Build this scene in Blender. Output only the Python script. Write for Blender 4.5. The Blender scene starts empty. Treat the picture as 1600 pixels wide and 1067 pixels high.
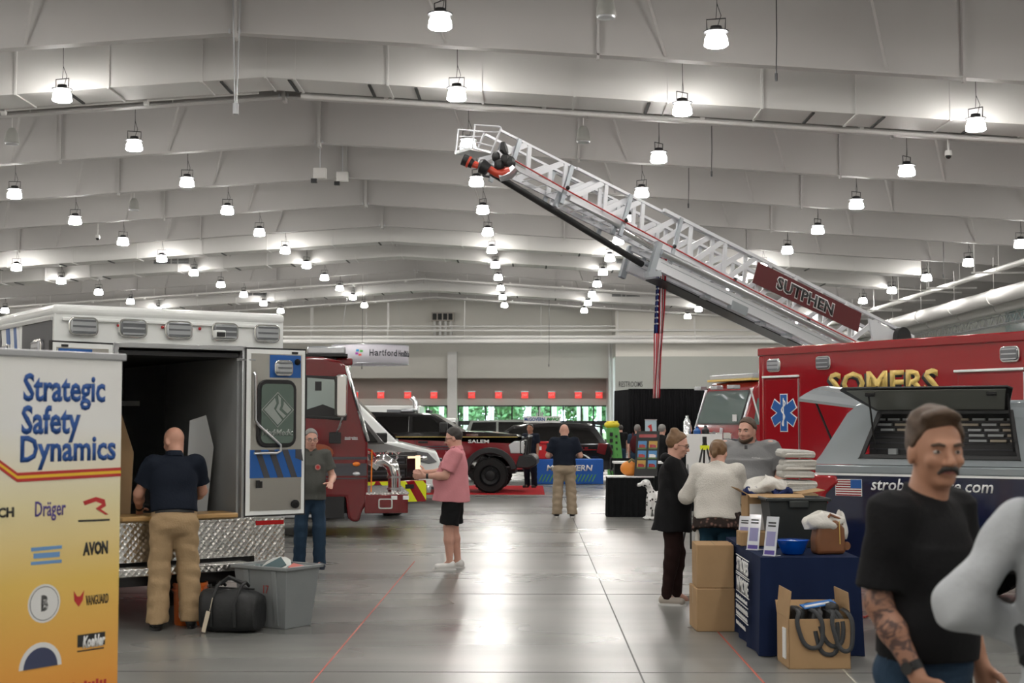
import bpy, bmesh, math, random
import numpy as np
from mathutils import Vector, Matrix
random.seed(7)
SC = bpy.context.scene
COL = SC.collection
# ---------------------------------------------------------------- camera
F_PX, W_PX, H_PX, CAM_H = 2222.0, 1600.0, 1067.0, 1.8
PSI, THE = math.atan(29/2222), math.atan(123.5/2222)
FWD = Vector((-math.sin(PSI)*math.cos(THE), math.cos(PSI)*math.cos(THE), math.sin(THE)))
RGT = Vector((math.cos(PSI), math.sin(PSI), 0))
UPV = RGT.cross(FWD)
cd = bpy.data.cameras.new('camera'); cam = bpy.data.objects.new('camera', cd); COL.objects.link(cam)
cd.sensor_width = 36.0; cd.lens = 36.0*F_PX/W_PX; cd.clip_start = 0.05; cd.clip_end = 600
M3 = Matrix((RGT, UPV, -FWD)).transposed()
cam.matrix_world = Matrix.Translation((0, 0, CAM_H)) @ M3.to_4x4()
cd.dof.use_dof = True; cd.dof.focus_distance = 17.0; cd.dof.aperture_fstop = 4.0
SC.camera = cam
# ---------------------------------------------------------------- world, exposure
wd = bpy.data.worlds.new('world'); SC.world = wd; wd.use_nodes = True
bg = wd.node_tree.nodes['Background']
bg.inputs[0].default_value = (0.80, 0.90, 1.0, 1); bg.inputs[1].default_value = 5.0
SC.view_settings.view_transform = 'Standard'; SC.view_settings.look = 'None'
SC.view_settings.exposure = 0.85; SC.view_settings.gamma = 1.0
SC.view_settings.use_curve_mapping = False
LAMP_STRENGTH = 150.0   # downward lens of each lamp; its glass sides glow at a fifth of that
try:
    SC.cycles.use_denoising = True
    SC.cycles.max_bounces = 6; SC.cycles.diffuse_bounces = 3; SC.cycles.glossy_bounces = 3
    SC.cycles.transparent_max_bounces = 12; SC.cycles.sample_clamp_indirect = 8.0
    SC.cycles.use_light_tree = True
    SC.cycles.use_adaptive_sampling = True; SC.cycles.adaptive_threshold = 0.04
except Exception: pass

# ---------------------------------------------------------------- pixel -> place helpers (a pixel and a depth give a point)
def ray(px, py): return FWD + RGT*((px-800)/F_PX) + UPV*((533.5-py)/F_PX)
def W(px, py, Y):
    r = ray(px, py); t = Y/r.y
    return Vector((r.x*t, Y, CAM_H+r.z*t))
def G(px, py, z=0.0):
    r = ray(px, py); t = (z-CAM_H)/r.z
    return Vector((r.x*t, r.y*t, z))

# ---------------------------------------------------------------- materials
MATS = {}
def mat(name, col, rough=0.5, metal=0.0, var=0.0, vscale=6.0, bump=0.0, bscale=40.0, emit=0.0, coat=0.0, spec=0.5, alpha=1.0, trans=0.0):
    if name in MATS: return MATS[name]
    m = bpy.data.materials.new(name); m.use_nodes = True; MATS[name] = m
    nt = m.node_tree; p = nt.nodes['Principled BSDF']
    c = (*col, 1.0)
    p.inputs['Base Color'].default_value = c
    p.inputs['Roughness'].default_value = rough; p.inputs['Metallic'].default_value = metal
    p.inputs['Specular IOR Level'].default_value = spec if rough < .75 else min(spec, .15)
    p.inputs['Coat Weight'].default_value = coat; p.inputs['Coat Roughness'].default_value = 0.06
    if trans: p.inputs['Transmission Weight'].default_value = trans
    if alpha < 1: p.inputs['Alpha'].default_value = alpha
    if emit:
        p.inputs['Emission Color'].default_value = c; p.inputs['Emission Strength'].default_value = emit
    tc = nt.nodes.new('ShaderNodeTexCoord')
    if var:
        n = nt.nodes.new('ShaderNodeTexNoise'); n.inputs['Scale'].default_value = vscale; n.inputs['Detail'].default_value = 4
        nt.links.new(tc.outputs['Object'], n.inputs['Vector'])
        r = nt.nodes.new('ShaderNodeMix'); r.data_type = 'RGBA'
        r.inputs['A'].default_value = (*[max(0, x*(1-var)) for x in col], 1); r.inputs['B'].default_value = (*[min(1, x*(1+var)) for x in col], 1)
        nt.links.new(n.outputs['Fac'], r.inputs['Factor']); nt.links.new(r.outputs['Result'], p.inputs['Base Color'])
    if bump:
        n2 = nt.nodes.new('ShaderNodeTexNoise'); n2.inputs['Scale'].default_value = bscale; n2.inputs['Detail'].default_value = 3
        nt.links.new(tc.outputs['Object'], n2.inputs['Vector'])
        b = nt.nodes.new('ShaderNodeBump'); b.inputs['Strength'].default_value = bump; b.inputs['Distance'].default_value = 0.01
        nt.links.new(n2.outputs['Fac'], b.inputs['Height']); nt.links.new(b.outputs['Normal'], p.inputs['Normal'])
    return m
def glass_mat(name, tint=(0.75, 0.85, 0.83), refl=0.12, clear=0.8):
    if name in MATS: return MATS[name]
    m = bpy.data.materials.new(name); m.use_nodes = True; MATS[name] = m
    nt = m.node_tree; nt.nodes.clear()
    o = nt.nodes.new('ShaderNodeOutputMaterial'); mx = nt.nodes.new('ShaderNodeMixShader')
    t = nt.nodes.new('ShaderNodeBsdfTransparent'); t.inputs[0].default_value = (*[x*clear for x in tint], 1)
    g = nt.nodes.new('ShaderNodeBsdfGlossy'); g.inputs['Roughness'].default_value = 0.03
    fr = nt.nodes.new('ShaderNodeFresnel'); fr.inputs[0].default_value = 1.45
    ad = nt.nodes.new('ShaderNodeMath'); ad.operation = 'ADD'; ad.inputs[1].default_value = refl
    nt.links.new(fr.outputs[0], ad.inputs[0]); nt.links.new(ad.outputs[0], mx.inputs[0])
    nt.links.new(t.outputs[0], mx.inputs[1]); nt.links.new(g.outputs[0], mx.inputs[2]); nt.links.new(mx.outputs[0], o.inputs[0])
    return m

# ---------------------------------------------------------------- mesh builder
class MB:
    def __init__(s): s.v = []; s.f = []
    def add(s, vs, fs):
        o = len(s.v); s.v += [tuple(v) for v in vs]; s.f += [tuple(i+o for i in f) for f in fs]; return s
    def box(s, x0, x1, y0, y1, z0, z1):
        return s.add([(x0,y0,z0),(x1,y0,z0),(x1,y1,z0),(x0,y1,z0),(x0,y0,z1),(x1,y0,z1),(x1,y1,z1),(x0,y1,z1)],
                     [(0,3,2,1),(4,5,6,7),(0,1,5,4),(1,2,6,5),(2,3,7,6),(3,0,4,7)])
    def obox(s, c, ax, h):
        c = Vector(c); a, b, d = [Vector(q).normalized()*k for q, k in zip(ax, h)]
        vs = [c-a-b-d, c+a-b-d, c+a+b-d, c-a+b-d, c-a-b+d, c+a-b+d, c+a+b+d, c-a+b+d]
        return s.add(vs, [(0,3,2,1),(4,5,6,7),(0,1,5,4),(1,2,6,5),(2,3,7,6),(3,0,4,7)])
    def bar(s, p0, p1, w, t, up=(0,0,1)):            # rectangular bar from p0 to p1
        p0, p1 = Vector(p0), Vector(p1); d = p1-p0; up = Vector(up); sd = d.cross(up)
        if sd.length < 1e-6: sd = d.cross(Vector((0,1,0)))
        sd.normalize(); u2 = sd.cross(d).normalized()
        return s.obox((p0+p1)/2, (d, sd, u2), (d.length/2, w/2, t/2))
    def cyl(s, p0, p1, r0, r1=None, n=12):
        return s.loft([(Vector(p0), r0), (Vector(p1), r0 if r1 is None else r1)], n)
    def loft(s, pr, n=10, caps=True):                # rings along a path of (point, radius)
        pts = [Vector(p) for p, r in pr]; o = []; u = None
        for i, (p, r) in enumerate(pr):
            d = (pts[min(i+1, len(pts)-1)]-pts[max(i-1, 0)])
            if d.length < 1e-9: d = Vector((0,0,1))
            d.normalize()
            if u is None: u = d.orthogonal().normalized()
            else:
                u = u-d*u.dot(d)
                u = u.normalized() if u.length > 1e-6 else d.orthogonal().normalized()
            w = d.cross(u)
            o.append([pts[i]+(u*math.cos(2*math.pi*k/n)+w*math.sin(2*math.pi*k/n))*r for k in range(n)])
        vs = [q for ring in o for q in ring]; fs = []
        for i in range(len(o)-1):
            for k in range(n):
                a = i*n+k; b = i*n+(k+1) % n; fs.append((a, b, b+n, a+n))
        if caps: fs.append(tuple(range(n))[::-1]); fs.append(tuple((len(o)-1)*n+k for k in range(n)))
        return s.add(vs, fs)
    def tube(s, pts, r, n=8): return s.loft([(Vector(p), r) for p in pts], n)
    def lathe(s, prof, n=16, c=(0,0,0), ax=(0,0,1), caps=True):
        c = Vector(c); a = Vector(ax).normalized(); u = a.orthogonal().normalized(); w = a.cross(u)
        vs = []; fs = []
        for r, z in prof:
            vs += [c+a*z+(u*math.cos(2*math.pi*k/n)+w*math.sin(2*math.pi*k/n))*max(r, 1e-4) for k in range(n)]
        for i in range(len(prof)-1):
            for k in range(n):
                p = i*n+k; q = i*n+(k+1) % n; fs.append((p, q, q+n, p+n))
        if caps: fs.append(tuple(range(n))[::-1]); fs.append(tuple((len(prof)-1)*n+k for k in range(n)))
        return s.add(vs, fs)
    def prism(s, poly, fn, lo, hi):                  # poly of (a,b); fn(a,b,c) -> point
        n = len(poly)
        vs = [fn(a, b, lo) for a, b in poly]+[fn(a, b, hi) for a, b in poly]
        fs = [tuple(range(n)), tuple(range(2*n-1, n-1, -1))]+[(i, i+n, (i+1) % n+n, (i+1) % n) for i in range(n)]
        return s.add(vs, fs)
    def ell(s, c, r, n=12, m=8, ax=None):
        c = Vector(c); A = [Vector(a).normalized() for a in (ax or ((1,0,0),(0,1,0),(0,0,1)))]
        vs = []; fs = []
        for i in range(m+1):
            t = math.pi*i/m
            for k in range(n):
                q = 2*math.pi*k/n
                vs.append(c+A[0]*(r[0]*math.sin(t)*math.cos(q))+A[1]*(r[1]*math.sin(t)*math.sin(q))+A[2]*(r[2]*math.cos(t)))
        for i in range(m):
            for k in range(n):
                a = i*n+k; b = i*n+(k+1) % n; fs.append((a, a+n, b+n, b))
        return s.add(vs, fs)
    def build(s, name, m, parent=None, smooth=35, bevel=0.0, seg=2, fix=True):
        me = bpy.data.meshes.new(name); me.from_pydata([tuple(v) for v in s.v], [], s.f)
        if fix:
            b = bmesh.new(); b.from_mesh(me); bmesh.ops.remove_doubles(b, verts=b.verts, dist=1e-5)
            bmesh.ops.recalc_face_normals(b, faces=b.faces); b.to_mesh(me); b.free()
        return place(name, me, m, parent, smooth, bevel, seg)
def place(name, me, m, parent=None, smooth=35, bevel=0.0, seg=2):
    if isinstance(m, str): m = MATS[m]
    if m is not None and not me.materials: me.materials.append(m)
    if smooth:
        me.polygons.foreach_set('use_smooth', [True]*len(me.polygons))
        try: me.set_sharp_from_angle(angle=math.radians(smooth))
        except Exception: pass
    o = bpy.data.objects.new(name, me); COL.objects.link(o)
    if parent is not None: o.parent = parent
    if bevel:
        md = o.modifiers.new('bevel', 'BEVEL'); md.width = bevel; md.segments = seg; md.limit_method = 'ANGLE'; md.angle_limit = math.radians(40)
    return o
def tag(o, label=None, cat=None, group=None, kind=None):
    if label: o['label'] = label
    if cat: o['category'] = cat
    if group: o['group'] = group
    if kind: o['kind'] = kind
    return o
def thing(name, label, cat, loc=(0,0,0), rz=0.0, group=None):
    o = bpy.data.objects.new(name, None); COL.objects.link(o); o.empty_display_size = 0.1
    o.location = loc; o.rotation_euler = (0, 0, rz)
    return tag(o, label, cat, group)
def struct(o): o['kind'] = 'structure'; return o
def copy_tree(o, parent=None):
    c = o.copy(); COL.objects.link(c); c.parent = parent
    for ch in list(o.children): copy_tree(ch, c)
    return c
def box(name, m, parent, *b, bevel=0.0, **k): return MB().box(*b).build(name, m, parent, bevel=bevel, **k)
def text(name, s, m, parent, o, u, v, w=None, h=None, th=0.003, bold=0.0, shear=0.0, mirror=False):
    """flat lettering: o = left bottom corner, u / v = directions; fitted to width w and height h"""
    c = bpy.data.curves.new(name, 'FONT'); c.body = s; c.offset = bold; c.shear = shear; c.resolution_u = 2
    t = bpy.data.objects.new(name, c); COL.objects.link(t)
    me = bpy.data.meshes.new_from_object(t); bpy.data.objects.remove(t); bpy.data.curves.remove(c)
    n = len(me.vertices); a = np.zeros(n*3); me.vertices.foreach_get('co', a); a = a.reshape(-1, 3)
    lo, hi = a.min(0), a.max(0); ex = hi-lo
    sx = (w/ex[0]) if w else h/ex[1]; sy = (h/ex[1]) if h else sx
    u = np.array(Vector(u).normalized()); v = np.array(Vector(v).normalized()); nn = np.cross(u, v)
    b = np.array(o)+np.outer((a[:, 0]-lo[0])*sx, u)+np.outer((a[:, 1]-lo[1])*sy, v)
    bm = bmesh.new(); bm.from_mesh(me); bmesh.ops.remove_doubles(bm, verts=bm.verts, dist=1e-5)
    bm.to_mesh(me); bm.free()
    n = len(me.vertices); a = np.zeros(n*3); me.vertices.foreach_get('co', a); a = a.reshape(-1, 3)
    b = np.array(o)+np.outer((a[:, 0]-lo[0])*sx, u)+np.outer((a[:, 1]-lo[1])*sy, v)+nn*th
    me.vertices.foreach_set('co', b.ravel()); me.update(); me.materials.clear()
    ob = place(name, me, m, parent, smooth=0)
    md = ob.modifiers.new('depth', 'SOLIDIFY'); md.thickness = th; md.offset = -1
    return ob
def glyph_bars(name, m, parent, o, u, v, w, h, n=7, th=.003):
    """lettering too small to read in the photo: a row of short upright strokes"""
    o, u, v = Vector(o), Vector(u).normalized(), Vector(v).normalized(); nn = u.cross(v); mb = MB(); p = w/n
    pts = []
    for i in range(n):
        a = i*p+p*.12; b = a+p*.62; pts += [(a, 0), (a, h*(.75+.25*((i*7) % 3 == 0))), (b, h*(.75+.25*((i*7) % 3 == 0))), (b, 0)]
    poly = [(0, -h*.12)]+[q for q in pts]+[(w, -h*.12)]
    return mb.prism(poly, lambda a, b, c: o+u*a+v*b+nn*c, 0, th).build(name, m, parent, smooth=0)
def arc(cx, cy, r, a0, a1, n=8):
    return [(cx+r*math.cos(math.radians(a0+(a1-a0)*i/n)), cy+r*math.sin(math.radians(a0+(a1-a0)*i/n))) for i in range(n+1)]
def rrect(x0, x1, y0, y1, r, n=4):
    return arc(x1-r, y1-r, r, 0, 90, n)+arc(x0+r, y1-r, r, 90, 180, n)+arc(x0+r, y0+r, r, 180, 270, n)+arc(x1-r, y0+r, r, 270, 360, n)

mat('white_paint', (0.72, 0.71, 0.69), 0.55, var=0.04)
mat('ceiling_white', (0.50, 0.485, 0.475), 0.75, var=0.03, vscale=0.6)
mat('frame_white', (0.49, 0.475, 0.465), 0.6, var=0.03, vscale=0.5)
mat('duct_white', (0.64, 0.63, 0.615), 0.5, var=0.03, vscale=0.8)
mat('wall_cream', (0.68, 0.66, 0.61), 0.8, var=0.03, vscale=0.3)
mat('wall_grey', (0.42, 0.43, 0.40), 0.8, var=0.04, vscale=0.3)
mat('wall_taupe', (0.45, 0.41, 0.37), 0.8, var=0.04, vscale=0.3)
mat('black', (0.012, 0.012, 0.013), 0.45)
mat('black_gloss', (0.008, 0.008, 0.009), 0.12, coat=1.0)
mat('black_cloth', (0.010, 0.011, 0.012), 0.9, var=0.3)
mat('rubber', (0.018, 0.018, 0.018), 0.75, bump=0.2, bscale=60)
mat('dark_metal', (0.045, 0.045, 0.048), 0.4, 0.6)
mat('chrome', (0.85, 0.85, 0.86), 0.08, 1.0)
mat('aluminium', (0.62, 0.63, 0.65), 0.28, 1.0)
mat('dull_aluminium', (0.55, 0.56, 0.58), 0.42, 0.85, var=0.05)
mat('white_gloss', (0.86, 0.88, 0.87), 0.2, coat=0.6)
mat('red_gloss', (0.30, 0.006, 0.012), 0.16, coat=1.0)
mat('dark_red_gloss', (0.14, 0.004, 0.008), 0.18, coat=1.0)
mat('gold', (0.72, 0.52, 0.16), 0.4, 0.3, var=0.25, vscale=25)
mat('blue_vinyl', (0.012, 0.10, 0.36), 0.35, coat=0.3)
mat('charcoal_vinyl', (0.06, 0.06, 0.07), 0.4)
mat('white_vinyl', (0.8, 0.8, 0.8), 0.45)
mat('yellow_reflective', (0.75, 0.80, 0.02), 0.4)
mat('cardboard', (0.40, 0.26, 0.14), 0.85, var=0.12, vscale=5)
mat('orange_lens', (0.7, 0.18, 0.02), 0.2, emit=0.06)
mat('red_lens', (0.35, 0.004, 0.01), 0.1, coat=1.0)
mat('lens_clear', (0.62, 0.64, 0.68), 0.15, 0.6)
mat('lens_dark', (0.22, 0.23, 0.25), 0.15, 0.5)
mat('navy_paint', (0.008, 0.013, 0.045), 0.15, coat=1.0)
mat('grey_paint', (0.24, 0.27, 0.29), 0.22, coat=0.8)
glass_mat('glass')
glass_mat('dark_glass', (0.35, 0.42, 0.42), 0.06, 0.35)
glass_mat('privacy_glass', (0.1, 0.1, 0.1), 0.06, 0.2)
# ================================================================ THE HALL
RX, ZR, SL = -7.0, 11.0, 0.066        # ridge line, height of the frame soffit at the ridge, slope
XL, XR, YB, YE = -42.0, 28.0, -14.0, 113.0
def zsof(x): return ZR-SL*abs(x-RX)
def zroof(x): return zsof(x)+1.95
# floor
fm = mat('floor_concrete', (0.3, 0.3, 0.29), 0.2)
nt = fm.node_tree; p = nt.nodes['Principled BSDF']; tc = nt.nodes.new('ShaderNodeTexCoord')
def nz(sc, det, st=None):
    n = nt.nodes.new('ShaderNodeTexNoise'); n.inputs['Scale'].default_value = sc; n.inputs['Detail'].default_value = det
    if st:
        mp = nt.nodes.new('ShaderNodeMapping'); mp.inputs['Scale'].default_value = st
        nt.links.new(tc.outputs['Object'], mp.inputs[0]); nt.links.new(mp.outputs[0], n.inputs['Vector'])
    else: nt.links.new(tc.outputs['Object'], n.inputs['Vector'])
    return n
n1 = nz(0.35, 5); n2 = nz(0.9, 4, (0.35, 1.6, 1)); n3 = nz(0.5, 2, (0.5, 1.4, 1))
mx = nt.nodes.new('ShaderNodeMix'); mx.data_type = 'RGBA'
mx.inputs['A'].default_value = (0.13, 0.132, 0.126, 1); mx.inputs['B'].default_value = (0.27, 0.268, 0.25, 1)
av = nt.nodes.new('ShaderNodeMath'); av.operation = 'ADD'; nt.links.new(n1.outputs['Fac'], av.inputs[0]); nt.links.new(n2.outputs['Fac'], av.inputs[1])
mr = nt.nodes.new('ShaderNodeMapRange'); mr.inputs['From Min'].default_value = 0.7; mr.inputs['From Max'].default_value = 1.3
nt.links.new(av.outputs[0], mr.inputs[0]); nt.links.new(mr.outputs[0], mx.inputs['Factor']); nt.links.new(mx.outputs['Result'], p.inputs['Base Color'])
mr2 = nt.nodes.new('ShaderNodeMapRange'); mr2.inputs['To Min'].default_value = 0.25; mr2.inputs['To Max'].default_value = 0.32
mr2.inputs['From Min'].default_value = 0.3; mr2.inputs['From Max'].default_value = 0.7
nt.links.new(n3.outputs['Fac'], mr2.inputs[0]); nt.links.new(mr2.outputs[0], p.inputs['Roughness'])
p.inputs['Specular IOR Level'].default_value = 0.40
floor = struct(MB().box(XL, XR, YB, YE+4, -0.2, 0).build('floor', fm))
mat('joint_line', (0.42, 0.40, 0.34), 0.6); mat('joint_dark', (0.06, 0.06, 0.055), 0.6)
def strip(name, a, b, w, m, par=None, z=0.0015):
    return MB().bar((a[0], a[1], z/2), (b[0], b[1], z/2), w, z).build(name, m, par)
for x in (-10.6, -6.2, 0.78, 5.2):                 # saw-cut joints in the slab
    strip('floor_joint', (x, 3), (x, 112), 0.012, 'joint_dark', floor)
for y in (10.3, 14.9, 19.5, 24.1, 28.7, 35, 42, 50, 60, 72, 88):
    strip('floor_joint', (-30, y), (24, y), 0.012, 'joint_dark', floor)
strip('floor_joint', G(1278, 1005)[:2], G(1345, 1075)[:2], 0.014, 'joint_line', floor)
strip('floor_joint', G(865, 735)[:2], G(905, 775)[:2], 0.03, 'joint_line', floor)
# walls
def wallbox(name, m, *b): return struct(MB().box(*b).build(name, m))
wallbox('wall_left', 'wall_cream', XL-0.3, XL, YB, YE+3.3, 0, 11.5)
wallbox('wall_right', 'wall_grey', XR, XR+0.3, YB, YE, 0, 11.5)
wallbox('wall_back', 'wall_cream', XL, XR, YB-0.3, YB, 0, 14)
cl = MB()
for xs in ((XL-0.4, RX), (RX, XR+0.4)):
    cl.add([(xs[0], YB, zroof(xs[0])), (xs[1], YB, zroof(xs[1])), (xs[1], YE+0.2, zroof(xs[1])), (xs[0], YE+0.2, zroof(xs[0])),
            (xs[0], YB, zroof(xs[0])+.2), (xs[1], YB, zroof(xs[1])+.2), (xs[1], YE+0.2, zroof(xs[1])+.2), (xs[0], YE+0.2, zroof(xs[0])+.2)],
           [(0,3,2,1),(4,5,6,7),(0,1,5,4),(1,2,6,5),(2,3,7,6),(3,0,4,7)])
struct(cl.build('ceiling', 'ceiling_white', smooth=0))
# roof frames: tapered plate girders with flanges, stiffeners and knee braces
FY = [33.3+6.69*k for k in range(-7, 12)]
for k, y in enumerate(FY):
    fr = bpy.data.objects.new('roof_frame', None); COL.objects.link(fr); fr['kind'] = 'structure'
    near = y > 20
    for sgn, xe in ((-1, XL), (1, XR)):
        MB().prism([(RX, zsof(RX)), (xe, zsof(xe)), (xe, zroof(xe)), (RX, zroof(RX))], lambda a, b, c: (a, c, b), y-0.012, y+0.012).build('web', 'frame_white', fr, smooth=0)
        MB().prism([(RX, zsof(RX)-.02), (xe, zsof(xe)-.02), (xe, zsof(xe)+.015), (RX, zsof(RX)+.015)], lambda a, b, c: (a, c, b), y-0.16, y+0.16).build('flange', 'frame_white', fr, smooth=0)
        if near:
            for d in (5.0, 10.2, 15.4, 20.6, 25.8):
                x = RX+sgn*d
                if x < XL+1 or x > XR-1: continue
                MB().bar((x, y-.1, zsof(x)+.05), (x-sgn*.75, y-1.35, zroof(x)-.06), 0.07, 0.012).build('knee_brace', 'frame_white', fr, smooth=0)
            for d in (8.6, 17.2):
                x = RX+sgn*d
                MB().box(x-.03, x+.03, y-.16, y-.012, zsof(x)-.12, zroof(x)).build('stiffener', 'frame_white', fr, smooth=0)
    if near:
        MB().box(RX-.05, RX+.05, y-.18, y+.18, ZR-.14, ZR+1.9).build('ridge_splice', 'frame_white', fr, smooth=0)
        for dx in (-.12, .12): MB().box(RX+dx-.025, RX+dx+.025, y-.2, y-.15, ZR-.05, ZR+.05).build('splice_plate', 'dull_aluminium', fr, smooth=0)
for i, x in enumerate([RX+d for d in (-30, -25, -20, -15, -10, -5, -1.2, 1.2, 5, 10, 15, 20, 25, 30)]):
    struct(MB().box(x-.035, x+.035, 18, YE, zroof(x)-.24, zroof(x)-.015).build('roof_purlin', 'frame_white', smooth=0))
# ---- far wall: fascia, recess, window band, column, grey restroom wall
YF = YE
zf = lambda py, Y=YF: W(829, py, Y).z
xf = lambda px, Y=YF: W(px, 600, Y).x
wallbox('wall_far', 'wall_cream', XL, xf(961), YF, YF+.3, zf(590), 13.5)
far = bpy.data.objects['wall_far']
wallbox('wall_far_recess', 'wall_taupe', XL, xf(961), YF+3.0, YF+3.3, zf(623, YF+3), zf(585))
wallbox('wall_far_soffit', 'wall_cream', XL, xf(961), YF, YF+3.3, zf(590)-.02, zf(590))
wallbox('trim_1', 'wall_cream', XL, xf(961), YF+2.7, YF+3.0, zf(632.5), zf(622))
wallbox('wall_far_column', 'white_paint', xf(700), xf(714.5), YF-.7, YF+.2, 0, zf(550))
wallbox('wall_far_pier', 'white_paint', xf(950), xf(962), YF-.4, YF+3.2, 0, zf(536))
YG = 108.0
wallbox('wall_restroom', 'wall_grey', xf(962, YG), XR, YG, YG+.3, 0, zf(600, YG)+2.1)
wallbox('wall_restroom_upper', 'wall_cream', xf(962, YG), XR, YG+.02, YG+5, zf(600, YG)+2.1, 13.2)
wallbox('wall_far_left_low', 'wall_cream', XL, xf(540), YF+2.7, YF+3.0, 0, zf(632))
text('restroom_lettering', 'RESTROOMS', mat('sign_grey', (0.07, 0.07, 0.07), 0.6), bpy.data.objects['wall_restroom'], W(967, 604.5, YG-.01), (1,0,0), (0,0,1), w=1.8, h=0.42, bold=0.01)
for px in (952.5, 957.5):
    x = xf(px, YF-.8); o = MB().cyl((x, YF-.8, 0), (x, YF-.8, 8.2), .11, n=10).build('wall_pipe', 'white_paint', bpy.data.objects['wall_far_pier'])
# glazing: window band above, doors below, dark frames
wm = mat('window_frame_dark', (0.012, 0.014, 0.016), 0.4)
glass_mat('pane_glass', (0.92, 0.97, 0.97), 0.03, 0.95)
yg = YF+2.85
def glazing(n, pxs, doors):
    w = bpy.data.objects.new('window_%d' % n, None); COL.objects.link(w); w['kind'] = 'structure'
    xs = [xf(p, yg) for p in pxs]; zt, zm, z2 = zf(632.5, yg), zf(657.5, yg), zf(664, yg)
    MB().box(xs[0]-.06, xs[-1]+.06, yg-.08, yg+.08, zt-.14, zt).build('window_frame', wm, w)
    MB().box(xs[0]-.06, xs[-1]+.06, yg-.08, yg+.08, z2, zm).build('window_frame', wm, w)
    for x in xs: MB().box(x-.055, x+.055, yg-.08, yg+.08, 0, zt).build('mullion', wm, w)
    for a, b in zip(xs[:-1], xs[1:]):
        MB().box(a+.055, b-.055, yg-.01, yg+.01, zm, zt-.14).build('pane', 'pane_glass', w)
        m_ = (a+b)/2
        MB().box(m_-.05, m_+.05, yg-.07, yg+.07, 0, z2).build('door_stile', wm, w)
        for c, d in ((a, m_), (m_, b)):
            MB().box(c+.05, d-.05, yg-.06, yg+.06, 0, .3).build('door_rail', wm, w)
            MB().box(c+.05, c+.18, yg-.06, yg+.06, 0, z2).build('door_stile', wm, w)
            MB().box(c+.18, d-.05, yg-.01, yg+.01, .3, z2).build('pane', 'pane_glass', w)
glazing(1, (545, 583, 616, 658, 699), True)
glazing(2, (716.5, 759, 800, 842, 860, 880, 908, 927, 949), True)
# exit signs
mat('exit_red', (1.0, 0.06, 0.05), 0.4, emit=0.4); mat('exit_face', (0.9, 0.85, 0.82), 0.5)
for i, px in enumerate((554, 595, 637, 678, 737, 779, 820, 862, 903.5, 936)):
    c = W(px, 617, YF+2.2)
    e = thing('exit_sign', '%s red exit sign from the left in the row above the far windows' % ('first','second','third','fourth','fifth','sixth','seventh','eighth','ninth','tenth')[i], 'exit sign', (c.x, c.y, c.z), 0, 'exit signs above the far windows')
    MB().box(-.27, .27, -.04, .04, -.27, .22).build('sign_box', 'exit_red', e)
    MB().box(-.3, .3, -.05, .05, .22, .32).build('mount', 'dull_aluminium', e)
    text('lettering', 'EXIT', 'exit_face', e, (-.2, -.041, -.1), (1,0,0), (0,0,1), w=.4, h=.2, th=.004)
    MB().box(-.02, .02, .0, .85, .24, .3).build('bracket', 'dull_aluminium', e)
# outside the windows: ground, canopy posts, trees
struct(MB().box(-60, 60, YE+4, 220, -.25, -.05).build('ground_outside', mat('lawn', (0.10, 0.20, 0.05), 0.9, var=0.3, vscale=0.5)))
for i, px in enumerate((728, 768, 826, 866, 905, 915, 936, 690, 640, 600, 560)):
    x = xf(px, 122); tag(MB().cyl((x, 122, -.05), (x, 122, 6), .22, n=12).build('canopy_post', 'white_paint'), 'white round canopy post outside the far windows, %s from the left' % ('fifth','sixth','seventh','eighth','ninth','tenth','last','fourth','third','second','first')[i], 'post', 'canopy posts outside')
lf = mat('leaf_green', (0.16, 0.36, 0.15), 0.7, var=0.5, vscale=3)
def tree(x, y, h, r, label, seed):
    rd = random.Random(seed); t = thing('tree', label, 'tree', (x, y, -.06), 0, 'trees outside the far windows')
    MB().cyl((0,0,0), (0,0,h*.6), .16, .08, 8).build('trunk', mat('bark', (.1, .07, .05), .9), t)
    vs = []; fs = []
    for i in range(1500):
        d = Vector((rd.gauss(0,1), rd.gauss(0,1), rd.gauss(0,1))).normalized()*(rd.random()**.4)
        c = Vector((d.x*r, d.y*r, h*.55+d.z*h*.5)); a = Vector((rd.gauss(0,1), rd.gauss(0,1), rd.gauss(0,1))).normalized(); b = a.orthogonal().normalized(); s = rd.uniform(.2, .42)
        o = len(vs); vs += [c-a*s, c+b*s*.5, c+a*s, c-b*s*.5]; fs.append((o, o+1, o+2, o+3))
    m = MB(); m.v = [tuple(q) for q in vs]; m.f = fs
    f = m.build('foliage', lf, t, smooth=0, fix=False); f['kind'] = 'stuff'
for i, x in enumerate((-19, -15.5, -12, -8.8, -5.6, -2.2, 1.2, 4.6, 8)):
    tree(x, 131+(i % 3)*2, 6+(i*37 % 5)*.4, 1.7, 'leafy green tree outside the far windows, %s from the left' % ('first','second','third','fourth','fifth','sixth','seventh','eighth','ninth')[i], i)
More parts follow.
